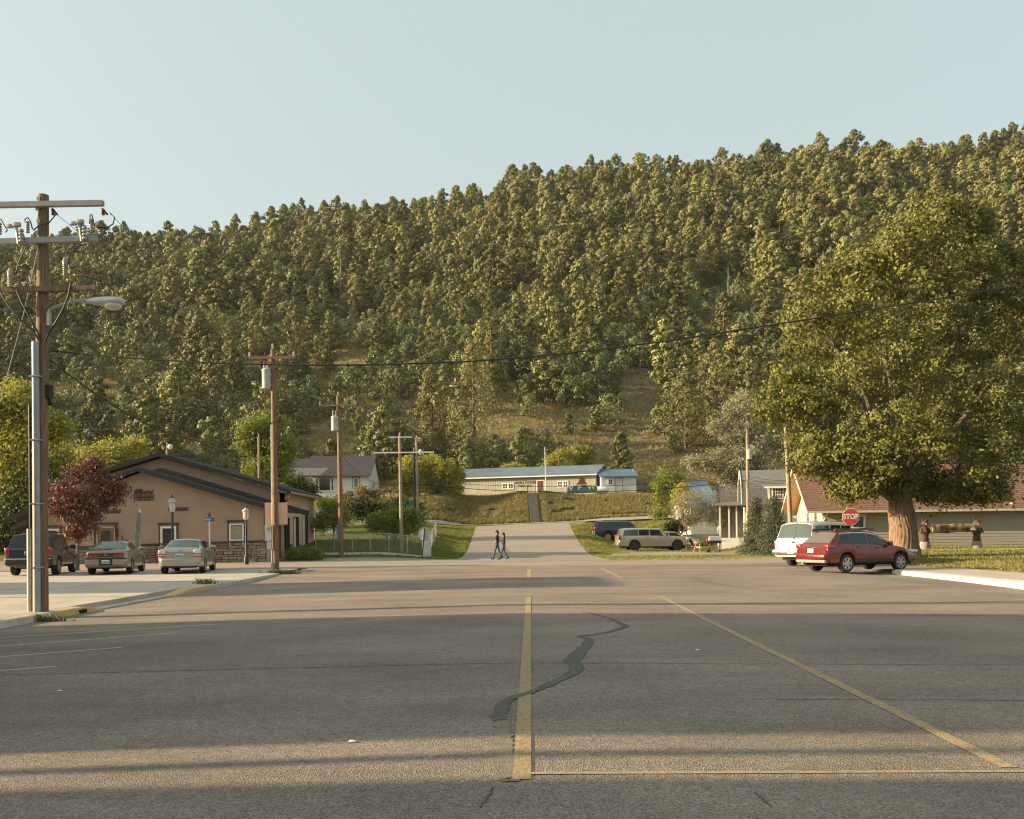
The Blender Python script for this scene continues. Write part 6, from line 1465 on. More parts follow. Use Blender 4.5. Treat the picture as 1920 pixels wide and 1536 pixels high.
for j in range(NZ + 1):
    z = pr[0][2] + (pr[-1][2] - pr[0][2]) * j / NZ; cx0, cy0, r0_ = np.interp(z, zz, [p[0] for p in pr]), np.interp(z, zz, [p[1] for p in pr]), np.interp(z, zz, rd)
    for k in range(NA):
        a = 2 * math.pi * k / NA; fur = abs(math.sin(a * 13 + 1.1 * math.sin(z * 1.7 + a * 2) + .6 * math.sin(z * 4.1))) * .045 + abs(math.sin(a * 29 + 1.6 * math.sin(z * 2.9 + a))) * .018
        r_ = r0_ * (1 + .06 * math.sin(a * 3 + .5) + .04 * math.sin(a * 5 + z)) + fur - .03; mb.v.append((cx0 + r_ * math.cos(a), cy0 + r_ * math.sin(a), z))
for j in range(NZ):
    for k in range(NA): mb.f.append([j * NA + k, j * NA + (k + 1) % NA, (j + 1) * NA + (k + 1) % NA, (j + 1) * NA + k]); mb.m.append(0)
mb.build('trunk', M_bark, tree, smooth=True, sharp=70)
bur = MB()
for s_ in range(9): bur.ell((tt2.x + rng.uniform(-.5, .5), -.3 + rng.uniform(-.1, .1), tt2.z + rng.uniform(-.5, .4)), (.2, .2, .22), 8, 6)
bur.build('burls', M_bark, tree, smooth=True)
lm = MB(); rr = random.Random(8)
for i, (c, r) in enumerate(lob):
    if i % 4: continue
    c = Vector(c); p0 = Vector((tt.x, .1, tt.z - rr.uniform(0, 1.2))); mid = p0.lerp(c, .45) + Vector((rr.uniform(-.6, .6), rr.uniform(-.5, .5), rr.uniform(.2, 1.0)))
    lm.tube([p0, mid, c], [.20, .10, .02], 8)
    for k in range(6):
        e2 = c + Vector((rr.uniform(-1, 1) * r[0], rr.uniform(-1, 1) * r[1], rr.uniform(-.9, .6) * r[2])) * 1.0; lm.tube([mid.lerp(c, rr.uniform(.3, .9)), e2], [.035, .008], 4)
lm.build('limbs', mat('pale_twig', (.16, .12, .085), .9), tree, smooth=True)
# purple plum
b = on(145, 46.5); broadleaf('plum_tree', 'purple-leaved plum tree behind the gold sedan', 'tree', b, px_lobes(b, 46.5, [(160, 885, 26), (185, 905, 32), (150, 915, 36), (120, 925, 30), (205, 930, 24), (140, 950, 36), (175, 950, 30), (115, 955, 22), (160, 980, 26), (220, 920, 14), (140, 1000, 14), (178, 872, 12)], .9, 2) , 900, .13, L_pur, .075, .2, 26, 5, trunk_h=at(145, 1005, 46.5).z - b.z)
# trees and shrubs: name, label, column, depth, lobes, leaves per lobe, leaf size, material
def grow(name, label, cat, px, Y, items, per, size, m, tr_=.12, clump=.3, seed=1, trunk=True, nclump=24, aspect=.6, dep=.9, group=None):
    b = on(px, Y); return broadleaf(name, label, cat, b, px_lobes(b, Y, items, dep, seed), per, size, m, tr_, clump, nclump, seed, trunk=trunk, aspect=aspect, group=group)
grow('leafy_tree', 'tall yellow-green tree at the left edge behind the dark wagon', 'tree', 30, 66, [(20, 745, 42), (5, 790, 50), (60, 800, 46), (25, 850, 60), (85, 850, 44), (110, 890, 40), (60, 900, 50), (0, 910, 60), (100, 800, 26), (-30, 850, 60), (45, 765, 24), (-20, 760, 40)], 1900, .24, L_yel, .28, .42, 12, nclump=30)
grow('dark_tree', 'dark green tree low at the left edge behind the yellow-green one', 'tree', 60, 64, [(20, 930, 60), (80, 945, 50), (40, 985, 50), (110, 960, 40), (-20, 980, 60), (120, 900, 30), (5, 1010, 40), (60, 1015, 36)], 1300, .24, L_dkg, .25, .4, 13)
for i, (px, py, r, lab) in enumerate(((160, 870, 34, 'yellow-green bush left of the tan gable'), (205, 860, 34, 'yellow-green bush behind the plum tree'), (245, 855, 30, 'yellow-green bush at the tan gable peak'), (120, 862, 30, 'yellow-green bush beside the near utility pole'))):
    grow('yellow_bush', lab, 'bush', px, 84 + i, [(px, py, r), (px - 12, py + 24, r * .9), (px + 16, py + 20, r * .9), (px + 4, py - 16, r * .6), (px, py + 45, r)], 1100, .22, L_yel, .12, .35, 20 + i, group='yellow bushes above the tan building')
grow('maple_tree', 'bright green round tree in front of the white house', 'tree', 488, 80, [(490, 795, 26), (470, 805, 22), (512, 800, 24), (530, 830, 22), (470, 835, 22), (500, 830, 34), (520, 860, 24), (490, 870, 30), (465, 815, 14), (530, 880, 20), (500, 900, 26), (470, 895, 20), (538, 850, 14)], 1300, .2, L_grn, .2, .32, 31)
grow('dark_shrub', 'dark leafy shrub under the white house porch', 'bush', 570, 96, [(540, 905, 18), (562, 910, 18), (578, 916, 14), (580, 926, 14), (550, 920, 18)], 900, .2, L_dkg, .1, .3, 32)
grow('flowering_shrub', 'loose orange-tinged shrub before the white house corner', 'bush', 680, 95, [(676, 920, 9), (692, 924, 10), (705, 927, 9), (655, 931, 8), (680, 932, 12), (640, 934, 8)], 420, .2, leaf_mat('russet_leaf', (.16, .14, .045), (.36, .24, .09), .3), .06, .3, 33)
hedge_items = [(x, 950 + 6 * math.sin(x * .09), 13) for x in range(640, 790, 13)]
grow('hedge', 'dark hedge along the foot of the white house slope', 'hedge', 710, 93, hedge_items + [(x + 5, 962, 14) for x in range(650, 780, 14)], 520, .2, L_dkg, .1, .3, 34, trunk=False)
grow('yellow_shrub', 'yellow and russet shrub beside the garage corner', 'bush', 625, 68, [(620, 965, 20), (632, 950, 14), (615, 945, 12), (628, 978, 20), (610, 975, 14), (640, 968, 12), (600, 985, 12)], 900, .15, L_yel, .07, .26, 35)
grow('round_shrub', 'broad green shrub inside the wire fence', 'bush', 740, 66.5, [(710, 975, 18), (735, 972, 20), (760, 978, 20), (780, 978, 14), (725, 988, 20), (755, 990, 22), (700, 985, 12), (770, 962, 10), (745, 962, 10)], 1100, .14, L_grn, .06, .24, 36)
grow('large_bush', 'large bright yellow-green bush left of the post hall', 'bush', 822, 112, [(810, 870, 20), (835, 875, 20), (795, 880, 18), (855, 890, 16), (820, 895, 26), (845, 905, 20), (795, 905, 22), (825, 920, 22), (770, 870, 16), (765, 900, 16), (770, 920, 18), (850, 918, 16)], 1300, .24, L_yel, .15, .36, 37)
grow('yellow_tree', 'rounded yellow-green tree behind the hall, left of the pair', 'tree', 1048, 134, [(1040, 862, 14), (1055, 855, 16), (1030, 872, 12), (1060, 872, 16), (1070, 862, 12)], 1000, .28, L_yel, .15, .36, 38)
grow('yellow_tree', 'rounded yellow-green tree behind the hall, right of the pair', 'tree', 1092, 136, [(1088, 848, 14), (1100, 852, 14), (1082, 862, 12), (1098, 868, 16), (1078, 872, 12)], 1000, .28, L_yel, .15, .36, 39)
grow('low_shrub', 'small bright shrub at the hall roof behind the left windows', 'bush', 960, 134, [(950, 880, 10), (966, 878, 10), (978, 882, 8)], 700, .26, L_yel, .1, .34, 40)
grow('sapling', 'bright green young tree on the bank right of the small shed', 'tree', 1250, 88, [(1248, 892, 14), (1240, 910, 16), (1258, 908, 16), (1250, 930, 18), (1236, 935, 12), (1262, 930, 12), (1244, 955, 14), (1270, 900, 8), (1232, 965, 8)], 900, .17, L_grn, .08, .28, 41)
grow('yellow_shrub', 'yellow shrub beside the pale blue roof', 'bush', 1278, 83, [(1275, 925, 11), (1282, 915, 9), (1288, 930, 9), (1270, 940, 10)], 700, .15, L_yel, .05, .24, 42)
grow('silver_bush', 'silvery rounded bush before the blue-roofed house', 'bush', 1287, 77.5, [(1285, 940, 20), (1310, 935, 22), (1335, 945, 20), (1275, 955, 16), (1300, 960, 22), (1325, 968, 20), (1345, 955, 14), (1295, 978, 14), (1340, 975, 12)], 1300, .13, L_sil, .07, .22, 43, aspect=.4)
grow('silver_tree', 'tall silver-leaved tree left of the big tree', 'tree', 1420, 82, [(1380, 775, 26), (1400, 750, 24), (1420, 790, 36), (1370, 810, 24), (1400, 830, 36), (1350, 860, 20), (1320, 870, 18), (1380, 870, 28), (1430, 840, 36), (1300, 868, 13), (1440, 770, 30), (1410, 885, 26), (1360, 890, 16), (1345, 800, 10), (1390, 905, 20), (1440, 880, 30)], 1500, .19, L_sil, .22, .32, 44, aspect=.42)
grow('dark_shrub', 'dark shrub at the lawn edge left of the silver bush', 'bush', 1268, 82, [(1262, 985, 12), (1272, 980, 12), (1256, 992, 10), (1280, 988, 10)], 600, .17, L_dkg, .05, .22, 45, trunk=False)
for i, (px, Yq, lab) in enumerate(((1224, 83, 'small yellow shrub behind the beige wagon'),)):
    grow('yellow_shrub', lab, 'bush', px, Yq, [(px, 990, 9), (px + 10, 994, 8), (px - 8, 995, 7)], 400, .13, L_yel, .04, .18, 50 + i, trunk=False)
# conifers
def conifer_mesh(H, R, n_whorl, per, size, rg, base=.12, droop=.25, tuft=.2, round_=1.0, irregular=.25, sparse=0.0):
    P, N = [], []; B = []
    for i in range(n_whorl):
        t = base + (1 - base) * (i + .5 * rg.uniform()) / n_whorl; z = H * t; rad = R * ((1 - (t - base) / (1 - base)) ** round_) * (1 + irregular * rg.uniform(-1, 1)) + .05 * R
        nb_ = max(3, int(7 * rad / R + 3)); a0 = rg.uniform(0, 6.28)
        for k in range(nb_):
            if rg.uniform() < sparse: continue
            a = a0 + 6.283 * k / nb_ + rg.uniform(-.3, .3); rl = rad * (1 + irregular * rg.uniform(-1, .6)); tip = np.array([math.cos(a) * rl, math.sin(a) * rl, z - droop * rl + rg.uniform(-.1, .2) * rl])
            st_ = np.array([0, 0, z]); m = per; u = .35 + .65 * rg.uniform(0, 1, m) ** .7; c = st_ + (tip - st_) * u[:, None] + rg.normal(size=(m, 3)) * tuft * (.5 + u[:, None]) * np.array([1, 1, .6])
            P.append(c); N.append(np.tile(np.array([math.cos(a) * .5, math.sin(a) * .5, .6]), (m, 1))); B.append((st_, tip))
    return np.concatenate(P), np.concatenate(N), B
def trunk_mb(H, r, B=None, br=.03, lean=0.0):
    mb = MB().tube([(0, 0, -.8), (lean * .3, 0, H * .3), (lean * .6, 0, H * .7), (lean, 0, H * .97)], [r * 1.15, r, r * .55, r * .12], 7)
    for s_, e2 in (B or []): mb.tube([s_, (s_ + e2) / 2 + np.array([0, 0, .05]), e2], [br, br * .6, br * .2], 4, False)
    return mb
M_ptr = mat('pine_trunk', (.20, .125, .08), .95, col2=(.11, .075, .055), scale=3, stretch=(4, 4, 1))
def spruce(label, px, Y, ytop, Rpx, seed, group=None, m=None, name='spruce_tree', per=75, size=.15):
    rg = np.random.default_rng(seed); b = on(px, Y); H = at(px, ytop, Y).z - b.z; R = Rpx * Y / FPX
    t = thing(name, label, 'tree', b, 0, group); C, N, B = conifer_mesh(H, R, 26, per, size, rg, .03, .12, R * .10, 1.05, .18)
    V, F = leaf_cloud(C, size, rg, .3, .2, N); link('crown', new_mesh('crown', V, F, m or L_spr, None, False, rg.uniform(0, 1, len(F))), t); trunk_mb(H, .09, B[::3], .015).build('trunk', M_ptr, t, smooth=True)
spruce('blue spruce in front of the shingled house, left of the pair', 1418, 62.5, 933, 34, 61); spruce('blue spruce in front of the shingled house, right of the pair', 1452, 60.0, 933, 44, 62)

# ------------------------------------------------------------------ the wooded hillside
def tuft_tree(H, R, ncl, per, size, rg, base=.3, shape='pine'):
    """foliage clumps set round a trunk: rounded irregular pine or bushy juniper"""
    P, N, B = [], [], []
    for i in range(ncl):
        t = (i + rg.uniform()) / ncl
        if shape == 'pine': z = H * (base + (1 - base) * t); prof = min(1.0, .5 + 1.8 * t) * (1 - t ** 2.3) ** .75; rad = R * max(.06, prof)
        else: z = H * (.08 + .9 * t); rad = R * max(.12, math.sqrt(max(0, 1 - (1.25 * t - .3) ** 2))) * (1 if t < .85 else .6)
        a = i * 2.399 + rg.uniform(-.5, .5); rr_ = rad * (rg.uniform(.3, 1.15) if shape == 'pine' else rg.uniform(.2, 1.0))
        c = np.array([math.cos(a) * rr_, math.sin(a) * rr_, z]); cs = R * ((.34 - .16 * t) if shape == 'pine' else .36 - .12 * t) * rg.uniform(.6, 1.35)
        d = rg.normal(size=(per, 3)); d /= np.linalg.norm(d, axis=1, keepdims=True); q = c + d * cs * np.array([1, 1, .7]) * (rg.uniform(.35, 1, per) ** .5)[:, None]
        P.append(q); N.append(d * 1.7 + np.array([math.cos(a), math.sin(a), .3]) * .9); B.append((np.array([0, 0, z - rr_ * .25]), c))
    return np.concatenate(P), np.concatenate(N), B
protos = {'pine': [], 'juniper': [], 'snag': []}
lib = bpy.data.collections.new('forest_kinds')
def add_proto(kind, C, N, size, rg, tmb, leaf, asp=.5):
    Vt = np.array(tmb.v); Ft = tmb.f
    tme = new_mesh(kind + '_trunk', Vt, [list(f) for f in Ft], M_ptr, None, True)
    if C is not None:
        V, F = leaf_cloud(C, size, rg, asp, .15, N); tint = rg.uniform(0, 1, len(F)); cme = new_mesh(kind + '_crown', V, F, leaf, None, False, tint)
        allF = [list(map(int, f)) for f in F] + [[i + len(V) for i in f] for f in Ft]
        jm = new_mesh(kind + '_whole', np.concatenate([V, Vt]), allF, [leaf, M_ptr], [0] * len(F) + [1] * len(Ft), False, np.concatenate([tint, np.zeros(len(Ft))]))
    else: cme = None; jm = tme
    o = bpy.data.objects.new('kind_%02d' % len(lib.objects), jm); lib.objects.link(o)
    protos[kind].append((tme, cme, len(lib.objects) - 1))
rg = np.random.default_rng(77)
for i in range(9):                                          # unit height 10 m pines
    R = (2.5, 2.9, 2.2, 3.0, 2.6, 2.1, 3.1, 2.4, 2.8)[i]; base = (.2, .28, .14, .3, .18, .1, .36, .24, .12)[i]
    C, N, B = tuft_tree(10, R, 46, 46, .42, rg, base); add_proto('pine', C, N, .50, rg, trunk_mb(10, .17, B[::3], .05, rg.uniform(-.3, .3)), L_pin)
for i in range(6):                                          # unit height 4 m junipers and young pines
    R = (2.0, 2.6, 1.6, 2.3, 1.35, 2.9)[i]; C, N, B = tuft_tree(4, R, 34, 40, .3, rg, .05, 'bush'); add_proto('juniper', C, N, .30, rg, trunk_mb(3.4, .11, B[::4], .03), L_jun)
for i in range(2):
    Bs = [(np.array([0, 0, z]), np.array([math.cos(z * 2.4) * (1.5 - z * .12), math.sin(z * 2.4) * (1.5 - z * .12), z + .3])) for z in np.arange(2, 9, .4)]
    tm = MB().tube([(0, 0, -.8), (.1, 0, 3), (.0, 0, 9.2)], [.17, .13, .03], 7)
    for s_, e2 in Bs: tm.tube([s_, e2], [.04, .012], 4, False)
    add_proto('snag', None, None, 0, rg, tm, None)
protos['snag'] = [(a, b, c) for a, b, c in protos['snag']]
for a, b, c in protos['snag']: a.materials.clear(); a.materials.append(mat('dead_wood', (.30, .25, .2), .9))
# scatter over the slope
def vnoise(x, y, s, seed):
    r = np.random.default_rng(seed); g = r.uniform(0, 1, (64, 64)); u, v = (x * s) % 63, (y * s) % 63; i, j = np.floor(u).astype(int), np.floor(v).astype(int); fu, fv = u - i, v - j
    fu, fv = fu * fu * (3 - 2 * fu), fv * fv * (3 - 2 * fv)
    return (g[i, j] * (1 - fu) + g[i + 1, j] * fu) * (1 - fv) + (g[i, j + 1] * (1 - fu) + g[i + 1, j + 1] * fu) * fv
rs_ = np.random.default_rng(2024); NT = 34000
sx = rs_.uniform(-330, 330, NT); sy = 133 + (402 - 133) * rs_.uniform(0, 1, NT) ** .85
keep = np.abs(sx) < sy * .62 + 26; sx, sy = sx[keep], sy[keep]
t_ = np.clip((sy - HY0) / (HY1 - HY0), 0, 1.1); nz = .6 * vnoise(sx + 500, sy, 1 / 26, 5) + .4 * vnoise(sx + 500, sy, 1 / 9, 6)
def hpx(x, y):
    z = G(x, y); u = x * FPX / y; v = (HC - z) * FPX / y; return 960 + u, YH + v - TR * u
hx_, hy_ = hpx(sx, sy)
clear = np.zeros(len(sx), bool)
for (cx_, cy_, rx, ry) in ((660, 622, 62, 24), (215, 742, 95, 20), (590, 690, 120, 16), (950, 760, 40, 40), (1225, 745, 70, 48), (985, 810, 70, 26), (300, 840, 90, 26), (700, 780, 46, 26), (1190, 850, 60, 40), (420, 700, 60, 14), (860, 700, 40, 12), (1330, 560, 40, 18), (640, 850, 70, 24)):
    clear |= ((hx_ - cx_) / rx) ** 2 + ((hy_ - cy_) / ry) ** 2 < 1
low = 1 - sm(.22, .5, t_); dens = np.clip(.58 + .42 * sm(.28, .55, t_) + (nz - .5) * 2.0 * low, .08, 1); dens = np.where(clear, .07, dens)
ok = rs_.uniform(0, 1, len(sx)) < dens; sx, sy, t_, hx_, hy_, nz = (q[ok] for q in (sx, sy, t_, hx_, hy_, nz))
pinep = np.clip(.10 + .83 * sm(.40, .66, t_) + .2 * sm(20, 120, sx) * sm(.3, .5, t_), 0, .93); isp = rs_.uniform(0, 1, len(sx)) < pinep
hh = np.where(isp, (5.0 + 9.5 * rs_.uniform(0, 1, len(sx)) ** 1.2) * (.9 + .15 * sm(.3, .8, t_)), 2.0 + 4.6 * rs_.uniform(0, 1, len(sx)) ** 1.2)
hh = np.where(isp & (rs_.uniform(0, 1, len(sx)) < .10), hh * 1.3, hh)
# thin out: keep a minimum spacing that grows with size
order = np.argsort(-hh); cell = {}; sel = []
for i in order:
    r = (3.9 if hh[i] > 9 else 2.7) if isp[i] else 1.9 + .12 * hh[i]; ci, cj = int(sx[i] // 3.2), int(sy[i] // 3.2); good = True
    for a in (-1, 0, 1):
        for b in (-1, 0, 1):
            for j in cell.get((ci + a, cj + b), ()):
                if (sx[i] - sx[j]) ** 2 + (sy[i] - sy[j]) ** 2 < r * r: good = False; break
            if not good: break
        if not good: break
    if good: cell.setdefault((ci, cj), []).append(i); sel.append(i)
sel = np.array(sel); sx, sy, t_, hh, isp, hx_, hy_ = (q[sel] for q in (sx, sy, t_, hh, isp, hx_, hy_))
sz = G(sx, sy) - .15; app = hh / sy; inview = (hx_ > -40) & (hx_ < 1960) & (hy_ < 900)
snag = rs_.uniform(0, 1, len(sx)) < .018
rot = rs_.uniform(0, 6.28, len(sx)); wid = rs_.uniform(.82, 1.22, len(sx))
def single(kind, idx, labels, group):
    for i in idx:
        side = 'above the tan building' if hx_[i] < 600 else 'above the post hall' if hx_[i] < 1250 else 'beside the big right-hand tree'; lev = 'high on the hill' if hy_[i] < 520 else 'half way up the hill' if hy_[i] < 690 else 'low on the hill'
        tme, cme, _ = protos[kind][int(rs_.integers(len(protos[kind])))]; u = 10.0 if kind != 'juniper' else 4.0
        o = thing({'pine': 'pine_tree', 'juniper': 'juniper', 'snag': 'dead_tree'}[kind], '%s %s, %s' % (labels, lev, side), {'pine': 'tree', 'juniper': 'tree', 'snag': 'dead tree'}[kind], (sx[i], sy[i], sz[i]), float(rot[i]), '%s %s, %s' % (group, lev, side))
        s_ = hh[i] / u; o.scale = (s_ * wid[i], s_ * wid[i], s_)
        if cme: link('trunk', tme, o); link('crown', cme, o)
        else: link('trunk', tme, o)
pi_ = [i for i in np.argsort(-app) if isp[i] and inview[i] and not snag[i]][:300]; ji_ = [i for i in np.argsort(-app) if (not isp[i]) and inview[i] and not snag[i]][:300]; si_ = [i for i in np.argsort(-app) if snag[i] and inview[i]]
single('pine', pi_, 'green pine', 'pines'); single('juniper', ji_, 'bushy juniper', 'junipers'); single('snag', si_, 'bare grey dead tree', 'dead trees')
done = np.zeros(len(sx), bool); done[pi_] = True; done[ji_] = True; done[si_] = True
def forest(name, mask, kind, label, cat):
    idx = np.where(mask & ~done)[0]; me = bpy.data.meshes.new(name); me.vertices.add(len(idx)); me.vertices.foreach_set('co', np.stack([sx[idx], sy[idx], sz[idx]], 1).astype(np.float32).ravel())
    u = 10.0 if kind == 'pine' else 4.0; kk = np.array([p[2] for p in protos[kind]])[rs_.integers(0, len(protos[kind]), len(idx))]
    for nm, ty, val in (('rotz', 'FLOAT', rot[idx]), ('scl', 'FLOAT', hh[idx] / u), ('kind', 'INT', kk)):
        a = me.attributes.new(nm, ty, 'POINT'); a.data.foreach_set('value', val.astype(np.int32 if ty == 'INT' else np.float32))
    o = stuff(link(name, me)); tag(o, label, cat)
    ng = bpy.data.node_groups.new(name, 'GeometryNodeTree'); ng.interface.new_socket('Geometry', in_out='INPUT', socket_type='NodeSocketGeometry'); ng.interface.new_socket('Geometry', in_out='OUTPUT', socket_type='NodeSocketGeometry')
    gi, go = ng.nodes.new('NodeGroupInput'), ng.nodes.new('NodeGroupOutput'); ci = ng.nodes.new('GeometryNodeCollectionInfo'); ci.inputs['Collection'].default_value = lib; ci.inputs['Separate Children'].default_value = True; ci.inputs['Reset Children'].default_value = True
    ip = ng.nodes.new('GeometryNodeInstanceOnPoints'); ip.inputs['Pick Instance'].default_value = True; L = ng.links.new
    def na(n, ty): q = ng.nodes.new('GeometryNodeInputNamedAttribute'); q.data_type = ty; q.inputs['Name'].default_value = n; return q.outputs['Attribute']
    cxyz = ng.nodes.new('ShaderNodeCombineXYZ'); L(na('rotz', 'FLOAT'), cxyz.inputs['Z']); L(gi.outputs[0], ip.inputs['Points']); L(ci.outputs[0], ip.inputs['Instance']); L(na('kind', 'INT'), ip.inputs['Instance Index']); L(cxyz.outputs[0], ip.inputs['Rotation']); L(na('scl', 'FLOAT'), ip.inputs['Scale']); L(ip.outputs[0], go.inputs[0])
    o.modifiers.new('scatter', 'NODES').node_group = ng
    return len(idx)
n1_ = forest('pine_forest', isp & ~snag, 'pine', 'dense pine forest covering the upper hillside', 'forest'); n2_ = forest('juniper_scrub', ~isp & ~snag, 'juniper', 'scattered juniper scrub over the hillside', 'scrub')
print('forest', len(sx), n1_, n2_)
# single conifers that stand out above the roofs
def pine_at(label, px, Y, ybase, ytop, Rpx, seed, kind='pine'):
    b = on(px, Y); rg = np.random.default_rng(seed); H = at(px, ytop, Y).z - b.z; R = Rpx * Y / FPX; t = thing('pine_tree' if kind == 'pine' else 'juniper', label, 'tree', b)
    C, N, B = tuft_tree(H, R, 110 if kind == 'pine' else 60, 60, .3, rg, .08 if kind == 'pine' else .03, kind if kind == 'pine' else 'bush')
    V, F = leaf_cloud(C, .36, rg, .45, .15, N); link('crown', new_mesh('crown', V, F, L_pin if kind == 'pine' else L_jun, None, False, rg.uniform(0, 1, len(F))), t); trunk_mb(H, .25, B[::4], .05).build('trunk', M_ptr, t, smooth=True)
pine_at('tallest dark pine towering behind the post hall', 890, 140, 845, 640, 58, 101); pine_at('broad pine left of the tallest one behind the hall', 812, 146, 810, 690, 44, 102); pine_at('pine with a dense crown right of the post hall slope', 1288, 150, 850, 700, 52, 103)
pine_at('dark cone-shaped conifer behind the small shed', 1166, 133, 876, 808, 26, 104, 'jun'); pine_at('rounded dark juniper behind the hall roof, leftmost', 878, 136, 880, 822, 24, 105, 'jun'); pine_at('rounded juniper behind the hall roof left of the flagpole', 975, 137, 880, 815, 34, 106, 'jun'); pine_at('juniper behind the hall roof beside the bright shrub', 935, 138, 880, 826, 22, 107, 'jun')
pine_at('tall slim pine high on the slope above the hall', 925, 172, 700, 545, 30, 108); pine_at('pine with a broad crown on the left slope', 560, 190, 660, 560, 34, 109); pine_at('pine in the shade of the big silver tree', 1345, 150, 800, 640, 46, 110); pine_at('dark juniper on the slope above the white house', 700, 140, 850, 790, 30, 111, 'jun'); pine_at('pale green juniper left of the broad pine', 745, 142, 850, 786, 34, 112, 'jun')
# limestone ledges: too many to count
rk = MB(); rr = random.Random(6)
for k in range(420):
    px, py = (rr.uniform(1120, 1320), rr.uniform(680, 850)) if k < 210 else (rr.uniform(250, 1200), rr.uniform(700, 870))
    Yq = 140 + (870 - py) * .42; x = (px - 960) * Yq / FPX; z = g1(x, Yq); w, d, h = rr.uniform(.5, 2.4), rr.uniform(.4, 1.0), rr.uniform(.12, .4)
    P = [(x + a * w / 2 * rr.uniform(.7, 1.1), Yq + b * d / 2 * rr.uniform(.7, 1.1), z + c * h) for c in (-.6, .6) for a, b in ((-1, -1), (1, -1), (1, 1), (-1, 1))]; rk.add(P, [(3, 2, 1, 0), (4, 5, 6, 7), (0, 1, 5, 4), (1, 2, 6, 5), (2, 3, 7, 6), (3, 0, 4, 7)])
o = stuff(rk.build('limestone_ledges', mat('limestone', (.33, .29, .24), .95, col2=(.22, .195, .165), scale=2, bump=.5))); tag(o, 'grey limestone ledges breaking through the slope', 'rocks')
# grass blades: bank, lawns, verges
def grass(name, label, n, region, h, cols, seed, w=.02, cl=5, mask=None):
    rg = np.random.default_rng(seed); P = region(rg, n); x = np.repeat(P[:, 0], cl) + rg.normal(0, .07, len(P) * cl); y = np.repeat(P[:, 1], cl) + rg.normal(0, .07, len(P) * cl); bad = road_mask(x, y) if mask is None else road_mask(x, y) | mask(x, y); x, y = x[~bad], y[~bad]; z = G(x, y); m = len(x)
    hh_ = h * rg.uniform(.4, 1.2, m); a = rg.uniform(0, 6.28, m); lx, ly = rg.normal(0, .35, m) * hh_ + .1 * hh_, rg.normal(0, .35, m) * hh_; ww = w * rg.uniform(.7, 1.5, m)
    V = np.stack([np.stack([x - np.cos(a) * ww, y - np.sin(a) * ww, z - .02], 1), np.stack([x + np.cos(a) * ww, y + np.sin(a) * ww, z - .02], 1), np.stack([x + lx, y + ly, z + hh_], 1)], 1).reshape(-1, 3)
    o = stuff(link(name, new_mesh(name, V, np.arange(3 * m, dtype=np.int32).reshape(m, 3), leaf_mat(name + '_blade', cols[0], cols[1], .3), None, False, rg.uniform(0, 1, m)))); tag(o, label, 'grass'); return o
def box_region(x0, x1, y0, y1): return lambda rg, n: np.stack([rg.uniform(x0, x1, n), rg.uniform(y0, y1, n)], 1)
grass('bank_grass', 'tall dry grass on the bank below the post hall', 26000, box_region(-13, 24, 99, 116), .36, ((.11, .125, .03), (.36, .28, .12)), 1, .05, mask=lambda x, y: (np.abs(x - steps.location.x) < .8) | (vnoise(x + 200, y, .45, 9) < .22))
grass('left_lawn_grass', 'green lawn behind the wire fence', 22000, box_region(-20, -3.6, 59.5, 93), .10, ((.13, .17, .03), (.26, .26, .06)), 2, .03)
grass('right_lawn_grass', 'bright lawn around the parked wagons', 22000, box_region(5, 30, 53.3, 93), .10, ((.15, .18, .035), (.30, .28, .07)), 3, .03)
grass('verge_grass', 'patchy grass strip beside the right footway', 16000, box_region(17.2, 36, 20, 57), .09, ((.14, .16, .035), (.36, .30, .11)), 4, .02)
grass('slope_grass', 'dry tufted grass on the lower hillside', 48000, lambda rg, n: (lambda yy: np.stack([rg.uniform(-.62, .5, n) * yy, yy], 1))(rg.uniform(118, 250, n)), .5, ((.19, .15, .055), (.45, .33, .15)), 5, .07)
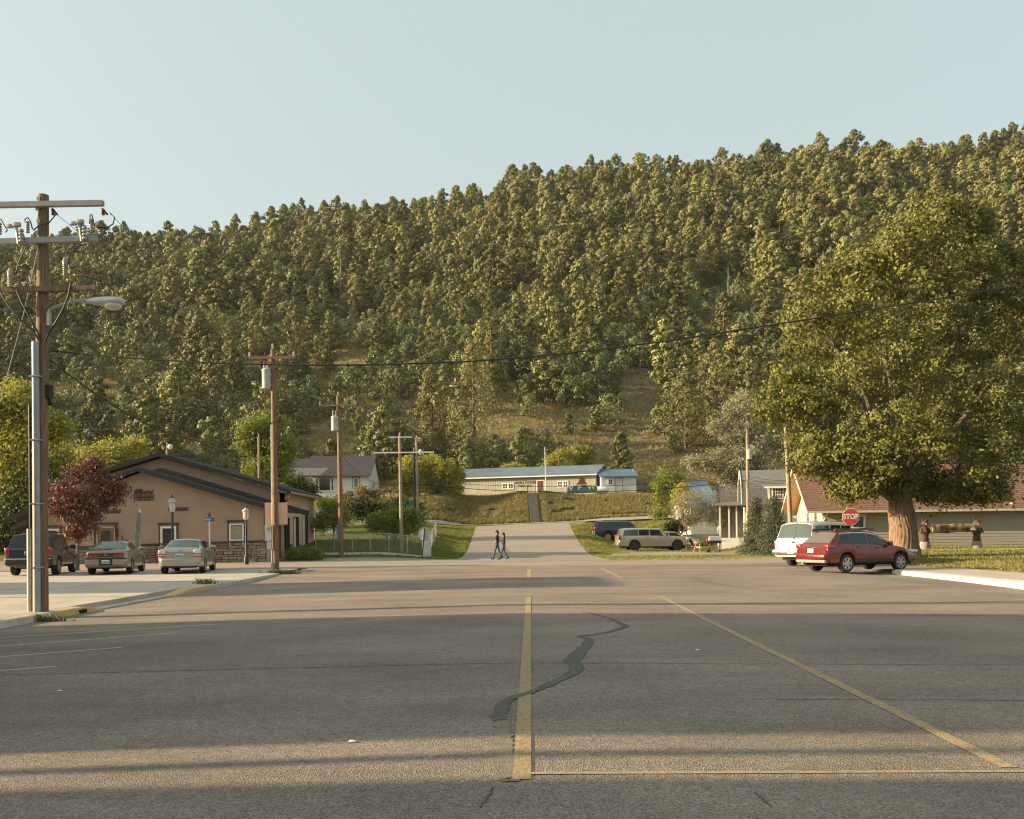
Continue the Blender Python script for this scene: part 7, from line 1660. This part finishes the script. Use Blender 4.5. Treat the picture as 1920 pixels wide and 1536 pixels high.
def weed(label, px, py, n, spread, h, name='weed_clump'):
    x, y = gp(px, py); rr_ = random.Random(px); mb = MB()
    for k in range(n):
        a = rr_.uniform(0, 6.28); bx0, by0 = rr_.gauss(0, spread), rr_.gauss(0, .05); hh_ = h * rr_.uniform(.4, 1.1); tx_, ty_ = bx0 + math.cos(a) * hh_ * .8, by0 + math.sin(a) * hh_ * .8
        mb.add([(bx0 - .012, by0, 0), (bx0 + .012, by0, 0), ((bx0 + tx_) / 2 + .01, (by0 + ty_) / 2, hh_ * .7), (tx_, ty_, hh_)], [(0, 1, 2), (0, 2, 3)])
    tag(mb.build(name, mat('weed_green', (.10, .13, .03), .8, col2=(.2, .19, .05), scale=9), None, loc=(x, y, g1(x, y) + .003), fix=False), label, 'weed')
weed('weeds in the gutter below the near utility pole', 78, 1166, 140, .25, .16); weed('weed clump at the far end of the yellow kerb', 385, 1103, 90, .2, .2); weed('grassy tuft at the foot of the transformer pole', 528, 1077, 260, .4, .22)
b = on(565, 57.5); t = grow('grass_hedge', 'tall green ornamental grass clump at the garage corner', 'plant', 565, 58.6, [(x, 1042, 9) for x in range(545, 600, 7)] + [(x, 1036, 7) for x in range(550, 598, 8)], 700, .26, L_grn, .05, .12, 71, trunk=False, aspect=.12)

# ------------------------------------------------------------------ late-day haze: one closed box of thin air round everything
hz = MB().bx(-385, 385, -125, 525, -2.5, 196).build('haze', bpy.data.materials.new('thin_haze')); stuff(hz); tag(hz, 'thin pale haze hanging in the valley air', 'haze')
hm_ = hz.data.materials[0]; hm_.use_nodes = True; hm_.node_tree.nodes.remove(hm_.node_tree.nodes['Principled BSDF'])
pv = hm_.node_tree.nodes.new('ShaderNodeVolumePrincipled'); pv.inputs['Color'].default_value = (.86, .88, .86, 1); pv.inputs['Density'].default_value = 0.00007; pv.inputs['Anisotropy'].default_value = 0.2
hm_.node_tree.links.new(pv.outputs[0], hm_.node_tree.nodes['Material Output'].inputs['Volume'])
sc.cycles.volume_bounces = 0
